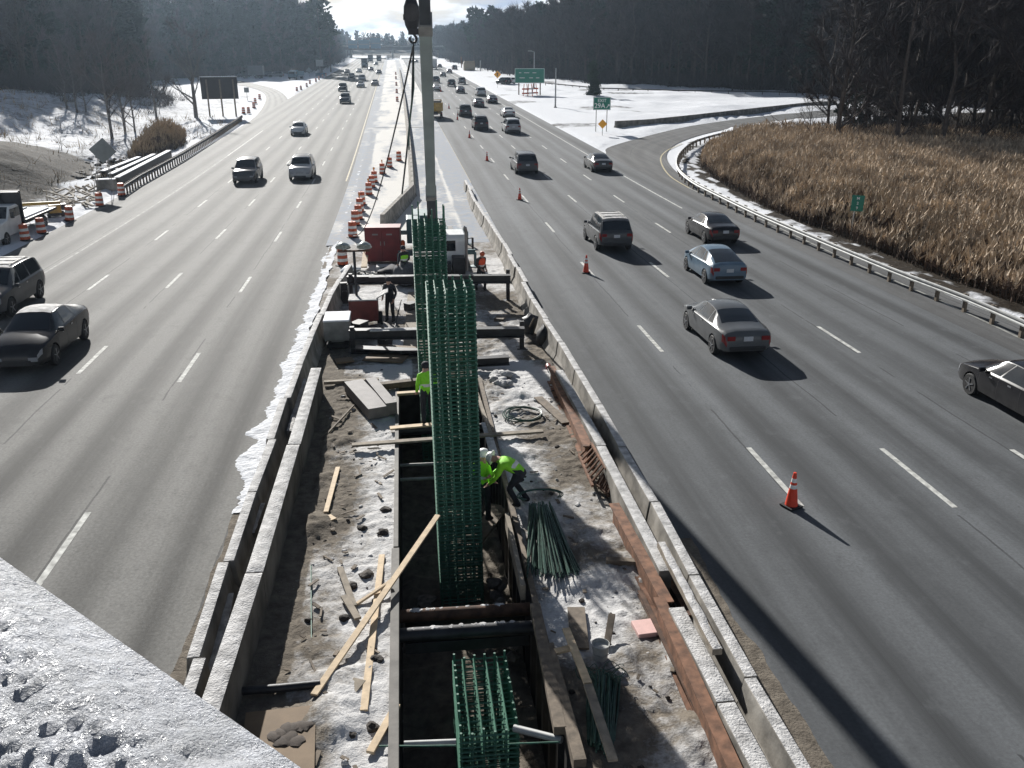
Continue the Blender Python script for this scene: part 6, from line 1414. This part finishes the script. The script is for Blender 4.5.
def bare_tree(g, h, twigs=420, thick=1.0, spread=.30, base=.22, tw=.045, tl=1.3):
    """trunk/limb triangles, twig triangles"""
    W_, T = [], []; r0 = .017 * h * thick; pts = [np.array((0, 0, -.3))]
    for k in range(1, 6): pts.append(np.array((g.normal() * .02 * h * k / 5, g.normal() * .02 * h * k / 5, h * .92 * k / 5)))
    for k in range(5): W_.append(limb_tris(pts[k], pts[k + 1], r0 * (1 - k * .18), r0 * (1 - (k + 1) * .18), 5))
    ends = []
    nb = 13
    for i in range(nb):
        t = base + (.95 - base) * (i + g.random()) / nb; s = min(4, int(t * 5)); p = pts[s] + (pts[s + 1] - pts[s]) * (t * 5 - s) if s < 5 else pts[5]
        a = g.random() * 2 * PI; L = h * spread * (1.25 - .8 * t) * (.7 + .6 * g.random()); up = .55 + .7 * g.random()
        d = np.array((math.cos(a), math.sin(a), up)); d /= np.linalg.norm(d); m = p + d * L * .55; d2 = d + np.array((0, 0, .35)) + g.normal(size=3) * .15; d2 /= np.linalg.norm(d2); e = m + d2 * L * .55
        W_.append(limb_tris(p, m, r0 * .42 * (1.1 - t), r0 * .25 * (1.1 - t), 4)); W_.append(limb_tris(m, e, r0 * .25 * (1.1 - t), r0 * .08, 3)); ends += [(p, m), (m, e), (m, e)]
        for q in range(3):
            c = p + (e - p) * (.35 + .6 * g.random()); dd = d + g.normal(size=3) * .5; dd[2] = abs(dd[2]) + .3; dd /= np.linalg.norm(dd); f = c + dd * L * (.3 + .3 * g.random()); W_.append(limb_tris(c, f, r0 * .12, r0 * .04, 3)); ends.append((c, f))
    idx = g.integers(0, len(ends), twigs); A = np.array([ends[i][0] for i in idx]); B_ = np.array([ends[i][1] for i in idx]); t = g.random((twigs, 1)); P = A + (B_ - A) * t
    D = (B_ - A); D /= np.linalg.norm(D, axis=1, keepdims=True) + 1e-9; D = D + g.normal(size=(twigs, 3)) * .55; D[:, 2] += .35; D /= np.linalg.norm(D, axis=1, keepdims=True)
    L = tl * (.4 + .9 * g.random((twigs, 1))) * h / 15; S = np.cross(D, g.normal(size=(twigs, 3))); S /= np.linalg.norm(S, axis=1, keepdims=True) + 1e-9
    T.append(np.stack([P - S * tw * h / 15, P + S * tw * h / 15, P + D * L], 1))
    Q = P + D * L * .4; D2 = D + g.normal(size=(twigs, 3)) * .5; D2 /= np.linalg.norm(D2, axis=1, keepdims=True); T.append(np.stack([Q - S * tw * .7 * h / 15, Q + S * tw * .7 * h / 15, Q + D2 * L * .7], 1))
    return np.concatenate(W_), np.concatenate(T)
def pine_tree(g, h, n=520, wid=.20, base=.15, sz=.055, pw=.75, jit=.018):
    W_ = [limb_tris(np.array((0, 0, -.3)), np.array((0, 0, h)), .016 * h, .003 * h, 6)]; T = []
    nb = int(26 + h); P, D = [], []
    for i in range(nb):
        t = base + (1 - base) * (i + .5 * g.random()) / nb; L = h * wid * ((1 - t) ** pw * 1.05 + .05) * (.55 + .65 * g.random()); a = g.random() * 2 * PI
        d = np.array((math.cos(a), math.sin(a), .10 + .25 * t - .10 * g.random())); b = np.array((0, 0, h * t)); W_.append(limb_tris(b, b + d * L, .004 * h * (1.1 - t), .001 * h, 3))
        m = max(3, int(n / nb)); s = .25 + .8 * g.random(m); P.append(b + d * L * s[:, None] + g.normal(size=(m, 3)) * jit * h); D.append(np.tile(d, (m, 1)))
    P = np.concatenate(P); D = np.concatenate(D) + g.normal(size=P.shape) * .55; D /= np.linalg.norm(D, axis=1, keepdims=True); S = np.cross(D, g.normal(size=P.shape)); S /= np.linalg.norm(S, axis=1, keepdims=True) + 1e-9
    z = sz * h * (.6 + .8 * g.random((len(P), 1))); T.append(np.stack([P - S * z * .38, P + S * z * .38, P + D * z], 1)); U = np.cross(D, S); T.append(np.stack([P - U * z * .35, P + U * z * .35, P + (D + S * .3) * z * .9], 1))
    return np.concatenate(W_), np.concatenate(T)
g = np.random.default_rng(11)
def terr_z(x, y): return terr(x, y)[0]
def place(t, x, y, z, s, a): c, s_ = math.cos(a), math.sin(a); R_ = np.array(((c, -s_, 0), (s_, c, 0), (0, 0, 1))); return (t @ R_.T) * s + np.array((x, y, z))
NB = [bare_tree(g, 15, 900, .8, .27, .16, .06, 1.5) for _ in range(7)]; NT = [bare_tree(g, 15, 2600, .8, .27, .12, .026, 1.3) for _ in range(4)]; NP = [pine_tree(g, 15, 760, .19, .12) for _ in range(4)]; NW = [pine_tree(g, 15, 620, .24, .34, .065, .45) for _ in range(3)]
def forest(name, poly, inward, rows, pine_frac, hfun, lab, tw='twig', under=True, back=14):
    bk = Bulk(); cnt = 0
    P = resample([Vector((x, y, 0)) for x, y in poly], 4.6)
    for r in range(rows):
        for i, p in enumerate(P):
            d = (P[min(i + 1, len(P) - 1)] - P[max(i - 1, 0)]).normalized(); nrm = Vector((d.y, -d.x, 0)) * inward
            if 420 < p.y < 660 and (i + r) % 2: continue
            q = p + nrm * (1.0 + r * 5.2 + g.normal() * 1.6) + d * g.normal() * 1.8
            z = terr_z(q.x, q.y); h = hfun(q.x, q.y, r) * (.82 + .36 * g.random()); pf = pine_frac(q.x, q.y, r)
            if g.random() < pf: W_, T = (NP if g.random() < .5 else NW)[g.integers(0, 3)]; m = 2
            else: W_, T = NT[g.integers(0, 4)] if name == 'bare_thicket' else NB[g.integers(0, 7)]; m = 1
            a = g.random() * 6.28; bk.tris(place(W_, q.x, q.y, z, h / 15, a), 0); bk.tris(place(T, q.x, q.y, z, h / 15, a), m); cnt += 1
            if under and r < (6 if name == 'bare_thicket' else 4):                                        # undergrowth
                n = 330 if name == 'bare_thicket' else 130; c = np.array((q.x, q.y, z)) + g.normal(size=(n, 3)) * np.array((2.2, 2.2, 0)); D = g.normal(size=(n, 3)) * .5; D[:, 2] = 1; L = 1.2 + 3.4 * g.random((n, 1)); S = g.normal(size=(n, 3)) * (.035 if name == 'bare_thicket' else .07); bk.tris(np.stack([c - S, c + S, c + D * L], 1), 1)
    o = bk.build(name, ['bark', tw, 'needle_dark']); tag(o, lab, 'forest', kind='stuff'); return cnt
hl = lambda x, y, r: (20.5 + .9 * r) if y < 290 else float(np.interp(y, (290, 340, 440, 620, 760), (19, 23, 17.5, 13.5, 13))) + .6 * r
c1 = forest('pine_forest', [p for p in FLEFT], -1, 6, lambda x, y, r: .40 + .10 * r if y < 300 else .75, hl, 'dark mixed wood of pines and bare trees rising behind the northbound side', 'twig_grey')
hr = lambda x, y, r: float(np.interp(y, (60, 130, 240, 300, 400, 560, 760), (18, 21, 22, 21, 18, 17, 15))) + .7 * r
c2 = forest('bare_forest', [p for p in FRIGHT], 1, 9, lambda x, y, r: .05 + .11 * r, hr, 'dense dark wood of bare trees rising behind the southbound side and exit ramp')
c4 = forest('bare_thicket', [(118, 97), (110, 99), (87, 104.5), (78, 107), (68, 111), (60, 116)], -1, 6, lambda x, y, r: 0, lambda x, y, r: 15.5 + r, 'dark thicket of bare trees directly behind the reed bed')
c3 = forest('far_forest', [(-150, 690), (-60, 715), (0, 730), (60, 715), (150, 690)], -1, 7, lambda x, y, r: .35, lambda x, y, r: 8 + .6 * r, 'low hazy wood beyond the overpass', 'twig_grey', False)
print('forest trees', c1, c2, c3)
def tree(name, px, py, ytop, lab, kind, seed, lean=0, **k):
    gg = np.random.default_rng(seed); b = G(px, py); b.z = terr_z(b.x, b.y)
    for _ in range(3 if b.x < -30 and b.y < 200 else 0):                # settle on the raised bank
        t = ray(px, py); d = (b.z - CAMH) / t[2]; b = Vector((t[0] * d, t[1] * d, 0)); b.z = terr_z(b.x, b.y)
    h = max(1.5, px_h(px, ytop, b)); o = empty(name, b, lab, 'tree', None); o.rotation_euler = (0, lean, 0)
    W_, T = (bare_tree(gg, h, **k) if kind == 'bare' else pine_tree(gg, h, **k))
    q = Bulk(); q.tris(W_); q.build('trunk', ['bark_grey' if kind == 'bare' else 'bark'], o); q = Bulk(); q.tris(T); q.build('crown', ['twig_grey' if kind == 'bare' else 'needle'], o); return o
TB = 'bare tree'
tree('bare_tree', 196, 117, 22, 'bare grey tree with forked trunk beside the brown back of the large sign', 'bare', 1, twigs=900, base=.10, spread=.34, thick=1.5, tw=.03)
tree('bare_tree', 124, 124, 40, 'bare dark tree above the reed clump behind the guardrail', 'bare', 2, twigs=1000, base=.10, spread=.36, tw=.035); tree('bare_tree', 134, 126, 62, 'low spreading bare tree just right of the dark tree above the reed clump', 'bare', 3, twigs=900, base=.06, spread=.45, tw=.035)
tree('bare_tree', 66, 103, 38, 'bare tree at the crest of the snow bank, first of three', 'bare', 4, twigs=800, base=.15, tw=.04); tree('bare_tree', 76, 105, 44, 'bare tree at the crest of the snow bank, second of three', 'bare', 5, twigs=800, base=.15, tw=.04); tree('bare_tree', 85, 107, 50, 'bare tree at the crest of the snow bank, third of three', 'bare', 6, twigs=800, base=.12, tw=.04)
tree('bare_tree', 108, 112, 30, 'tall bare tree between the bank crest trio and the dark tree', 'bare', 7, twigs=900, base=.15, tw=.04)
tree('bare_tree', 155, 108, 34, 'slim bare tree behind the reed clump', 'bare', 17, twigs=800, base=.15, tw=.04)
tree('bare_shrub', 62, 150, 128, 'thin leafless shrub on the snowy bank before the earth heap', 'bare', 18, twigs=300, base=.05, spread=.5, tw=.03)
tree('small_pine', 593, 97, 63, 'small dense pine standing alone behind the green exit sign', 'pine', 8, n=4500, wid=.22, base=.0, sz=.055, jit=.045)
tree('spruce_tree', 886, 139, 67, 'dark ragged spruce at the back edge of the reed bed', 'pine', 9, n=3000, wid=.22, base=.06, sz=.05)
tree('pine_tree', 842, 141, 72, 'thin tilted pine with a bare top left of the dark spruce', 'pine', 10, lean=.06, n=500, wid=.26, base=.25, sz=.06)
tree('pine_tree', 855, 140, 84, 'short sparse pine between the thin pine and the dark spruce', 'pine', 12, n=420, wid=.28, base=.25, sz=.07)
tree('bare_tree', 808, 140, 90, 'small bare tree at the end of the reed bed nearest the ramp', 'bare', 13, twigs=500, base=.08, spread=.4, tw=.03); tree('bare_tree', 925, 138, 40, 'bare dark tree right of the spruce behind the reeds', 'bare', 14, twigs=1000, base=.1, spread=.34, tw=.035); tree('bare_tree', 970, 139, 30, 'bare dark tree near the picture edge behind the reeds', 'bare', 15, twigs=1000, base=.1, spread=.34, tw=.035)
for k, (x, y, t, lab) in enumerate(((474, 66.5, 9, 'tall pine breaking the skyline of the bare wood, first from the boom'), (483, 67, 11, 'tall pine breaking the skyline of the bare wood, second from the boom'), (494, 67.5, 8, 'tall pine breaking the skyline of the bare wood, third from the boom'), (322, 74.5, -6, 'tall pine at the skyline edge of the northbound wood'), (331, 72.5, 14, 'shorter pine at the skyline edge of the northbound wood'))):
    tree('pine_tree', x, y, t, lab, 'pine', 30 + k, n=500, wid=.20, base=.45, sz=.06, pw=.4)
# ---- reeds
def reeds(name, pts, n, hmin, hmax, lab, m2='reed_plume', gap=None, plume=1.0):
    bk = Bulk(); poly = pts; xs_ = [p[0] for p in poly]; ys_ = [p[1] for p in poly]; P = []
    while len(P) < n:
        x, y = g.uniform(min(xs_), max(xs_)), g.uniform(min(ys_), max(ys_))
        if not inpoly(x, y, poly): continue
        if g.random() > (.85 + .5 * fbm(x * .16, y * .16, 4, 3)): continue
        P.append((x, y, terr_z(x, y) if len(P) % 3 == 0 else None))
        if P[-1][2] is None: P[-1] = (x, y, P[-2][2] if abs(P[-2][1] - y) < 3 and abs(P[-2][0] - x) < 3 else zr(y) - .3)
    P = np.array(P); n = len(P); big = np.array([fbm(x * .09, y * .09, 7, 2) for x, y, z in P])[:, None]
    ed_ = np.array([min(seg_d(Vector((x, y, 0)), Vector((poly[i][0], poly[i][1], 0)), Vector((poly[(i + 1) % len(poly)][0], poly[(i + 1) % len(poly)][1], 0))) for i in range(len(poly))) if name == 'reed_clump' else min_edge(x, y, RBG) * .75 + .9 * noise.noise(Vector((x * .6, y * .6, 2))) for x, y, z in P])[:, None]
    H = (hmin + (hmax - hmin) * g.random((n, 1))) * (1 + .14 * big) * np.clip(.38 + ed_ * .26, .3, 1); D = g.normal(size=(n, 3)) * .10; D[:, 0] += .03; D[:, 2] = 1; Tp = P + D * H; S = g.normal(size=(n, 3)); S[:, 2] = 0; S /= np.linalg.norm(S, axis=1, keepdims=True)
    bk.tris(np.stack([P - S * .030, P + S * .030, Tp], 1), 0)
    for k in range(3):                                                 # leaves
        B_ = P + D * H * (.25 + .45 * g.random((n, 1))); L = g.normal(size=(n, 3)) * .5; L[:, 2] = .35 + .4 * g.random(n); bk.tris(np.stack([B_ - S * .03, B_ + S * .03, B_ + L * .8], 1), 0)
    for k in range(4):                                                 # plume
        t = g.random((n, 1)); B_ = Tp - D * (.42 * plume) * t; L = g.normal(size=(n, 3)) * .35; L[:, 0] += .12; L[:, 2] = 1.1; S2 = g.normal(size=(n, 3)); S2 /= np.linalg.norm(S2, axis=1, keepdims=True); w = .055 * plume * (.7 + .6 * g.random((n, 1))); bk.tris(np.stack([B_ - S2 * w, B_ + S2 * w, B_ + L * .36 * plume], 1), 1)
    o = bk.build(name, ['reed_stalk', m2]); tag(o, lab, 'reeds', kind='stuff'); return o
RB = [G(*q) for q in ((1090, 345), (1024, 303), (966, 282), (904, 258), (835, 232), (797, 218), (760, 203), (735, 189), (712, 175), (700, 164), (703, 153), (716, 146), (745, 141), (800, 140), (860, 143), (940, 144), (1024, 145), (1100, 148))]
reeds('reed_bed', RB, 42000, 1.9, 2.8, 'broad bed of tan feathery reeds between the exit ramp guardrail and the wood')
RC = [G(*q) for q in ((128, 163), (152, 156), (184, 147), (186, 138), (160, 136), (134, 150))]
reeds('reed_clump', RC, 1500, 1.8, 3.4, 'clump of brown reeds behind the northbound guardrail', 'brush')
bk = Bulk()
for k in range(700):
    x, y = g.uniform(-62, -25), g.uniform(60, 150)
    if terr(x, y)[1] < .3 and g.random() < .6: continue
    n = 7; c = np.array((x, y, terr_z(x, y))) + g.normal(size=(n, 3)) * np.array((.3, .3, 0)); D = g.normal(size=(n, 3)) * .45; D[:, 2] = 1; L = .3 + .9 * g.random((n, 1)) ** 2; S = g.normal(size=(n, 3)) * .02; bk.tris(np.stack([c - S, c + S, c + D * L], 1), 0)
ub = Bulk()
for k in range(420):
    y = g.uniform(92, 185); x = edge_x(FLEFT, y, -1) + abs(g.normal()) * 9 - 2
    if near_poly(x, y, polyL, 3) or x > -27: continue
    n = 60; c = np.array((x, y, terr_z(x, y))) + g.normal(size=(n, 3)) * np.array((.7, .7, 0)); D = g.normal(size=(n, 3)) * .55; D[:, 2] = 1; L = .6 + 2.6 * g.random((n, 1)); S = g.normal(size=(n, 3)) * .022; ub.tris(np.stack([c - S, c + S, c + D * L], 1), 0)
tag(ub.build('undergrowth', ['twig_grey']), 'leafless undergrowth along the foot of the wood on the snowy bank', 'undergrowth', kind='stuff')
tag(bk.build('dry_weeds', ['brush']), 'dry weeds sticking out of the snowy bank', 'weeds', kind='stuff')

# ------------------------------------------------------------------ the bridge we stand on: snowy parapet
A, B_ = PX(0, 560, 9.55), PX(296, 768, 9.55); d = (B_ - A); d.z = 0; d.normalize(); nr = Vector((d.y, -d.x, 0))
if nr.dot(PX(100, 740, 9.55) - A) < 0: nr = -nr
A2 = A - d * 2.2; B2 = B_ + d * 1.2; L = (B2 - A2).length; WD = .75
pa = empty('bridge_parapet', A2, 'concrete bridge parapet under a crust of sparkling snow, close to the camera', 'parapet')
q = MB(); c0 = nr * .0; q.add([tuple(v) for v in ((0, 0, -1.1), d * L + Vector((0, 0, -1.1)), d * L + nr * WD + Vector((0, 0, -1.1)), nr * WD + Vector((0, 0, -1.1)), (0, 0, -.0), d * L, d * L + nr * WD, nr * WD)], [(3, 2, 1, 0), (4, 5, 6, 7), (0, 1, 5, 4), (1, 2, 6, 5), (2, 3, 7, 6), (3, 0, 4, 7)])
q.build('coping', 'cap_steel', pa, bevel=.02)
q = MB(); n1 = int(L / .0065); n2 = int(WD / .0065)
for i in range(n1 + 1):
    for j in range(n2 + 1):
        s = L * i / n1; w = -.001 + (WD - .006) * j / n2; e = .004 + .014 * noise.noise(Vector((s * 6, 0, 3))) + .014 * noise.noise(Vector((s * 28, 1, 3)))
        hh = .007 + .035 * sm(w, e, e + .10) + sm(w, e - .03, e + .12) * (.006 * noise.noise(Vector((s * 7, w * 7, 0))) + .010 * (.5 - abs(noise.noise(Vector((s * 19, w * 19, 5))))) + .010 * (.5 - abs(noise.noise(Vector((s * 43, w * 43, 2))))) + .009 * noise.noise(Vector((s * 60, w * 60, 5))) + .004 * noise.noise(Vector((s * 130, w * 130, 7))))
        p = d * s + nr * w; q.v.append((p.x, p.y, -.004 + hh))
m_ = n2 + 1
for i in range(n1):
    for j in range(n2): q.f.append((i * m_ + j, i * m_ + j + 1, (i + 1) * m_ + j + 1, (i + 1) * m_ + j)); q.m.append(0)
sn = q.build('snow_crust', 'snow_dirty', pa, 80)
m, n, l, b = nt('parapet_snow'); ob = n.new('ShaderNodeTexCoord').outputs['Object']
big = noise_(n, l, ob, 9, 6, .65); fi = noise_(n, l, ob, 60, 6, .7); gr = noise_(n, l, ob, 260, 3, .7)
cc_ = mixc(n, l, mapr(n, l, big, .33, .62), (.34, .355, .38), (.54, .56, .61)); cc_ = mixc(n, l, mapr(n, l, fi, .35, .62, .5, 0), cc_, (.30, .30, .31)); l.new(cc_, b.inputs['Base Color'])
l.new(mapr(n, l, gr, .45, .62, .55, .12), b.inputs['Roughness']); b.inputs['Specular IOR Level'].default_value = .5
bp = n.new('ShaderNodeBump'); bp.inputs['Distance'].default_value = .010; l.new(math_(n, l, 'ADD', fi, math_(n, l, 'MULTIPLY', gr, .45)), bp.inputs['Height']); l.new(bp.outputs[0], b.inputs['Normal']); sn.data.materials[0] = m
fl = [v for v in sn.data.polygons if v.normal.z < 0]
if len(fl) > len(sn.data.polygons) / 2: sn.data.flip_normals()

# ------------------------------------------------------------------ haze
HAZE = .00013
if HAZE:
    q = MB(); q.box((0, 960, 20), (2600, 2200, 62)); hz = q.build('haze', 'snow'); m, n, l, b = nt('haze'); n.remove(b); pv = n.new('ShaderNodeVolumePrincipled'); pv.inputs['Density'].default_value = HAZE; pv.inputs['Color'].default_value = (.62, .80, 1, 1); pv.inputs['Anisotropy'].default_value = .72
    l.new(pv.outputs[0], n['Material Output'].inputs['Volume']); hz.data.materials[0] = m; tag(hz, 'thin winter haze over the motorway', 'haze', kind='stuff')
for o in bpy.data.objects:
    if o.type == 'MESH' and len(o.data.materials) and o.data.materials[0] is None: print('no mat', o.name)
print('objects', len(bpy.data.objects))
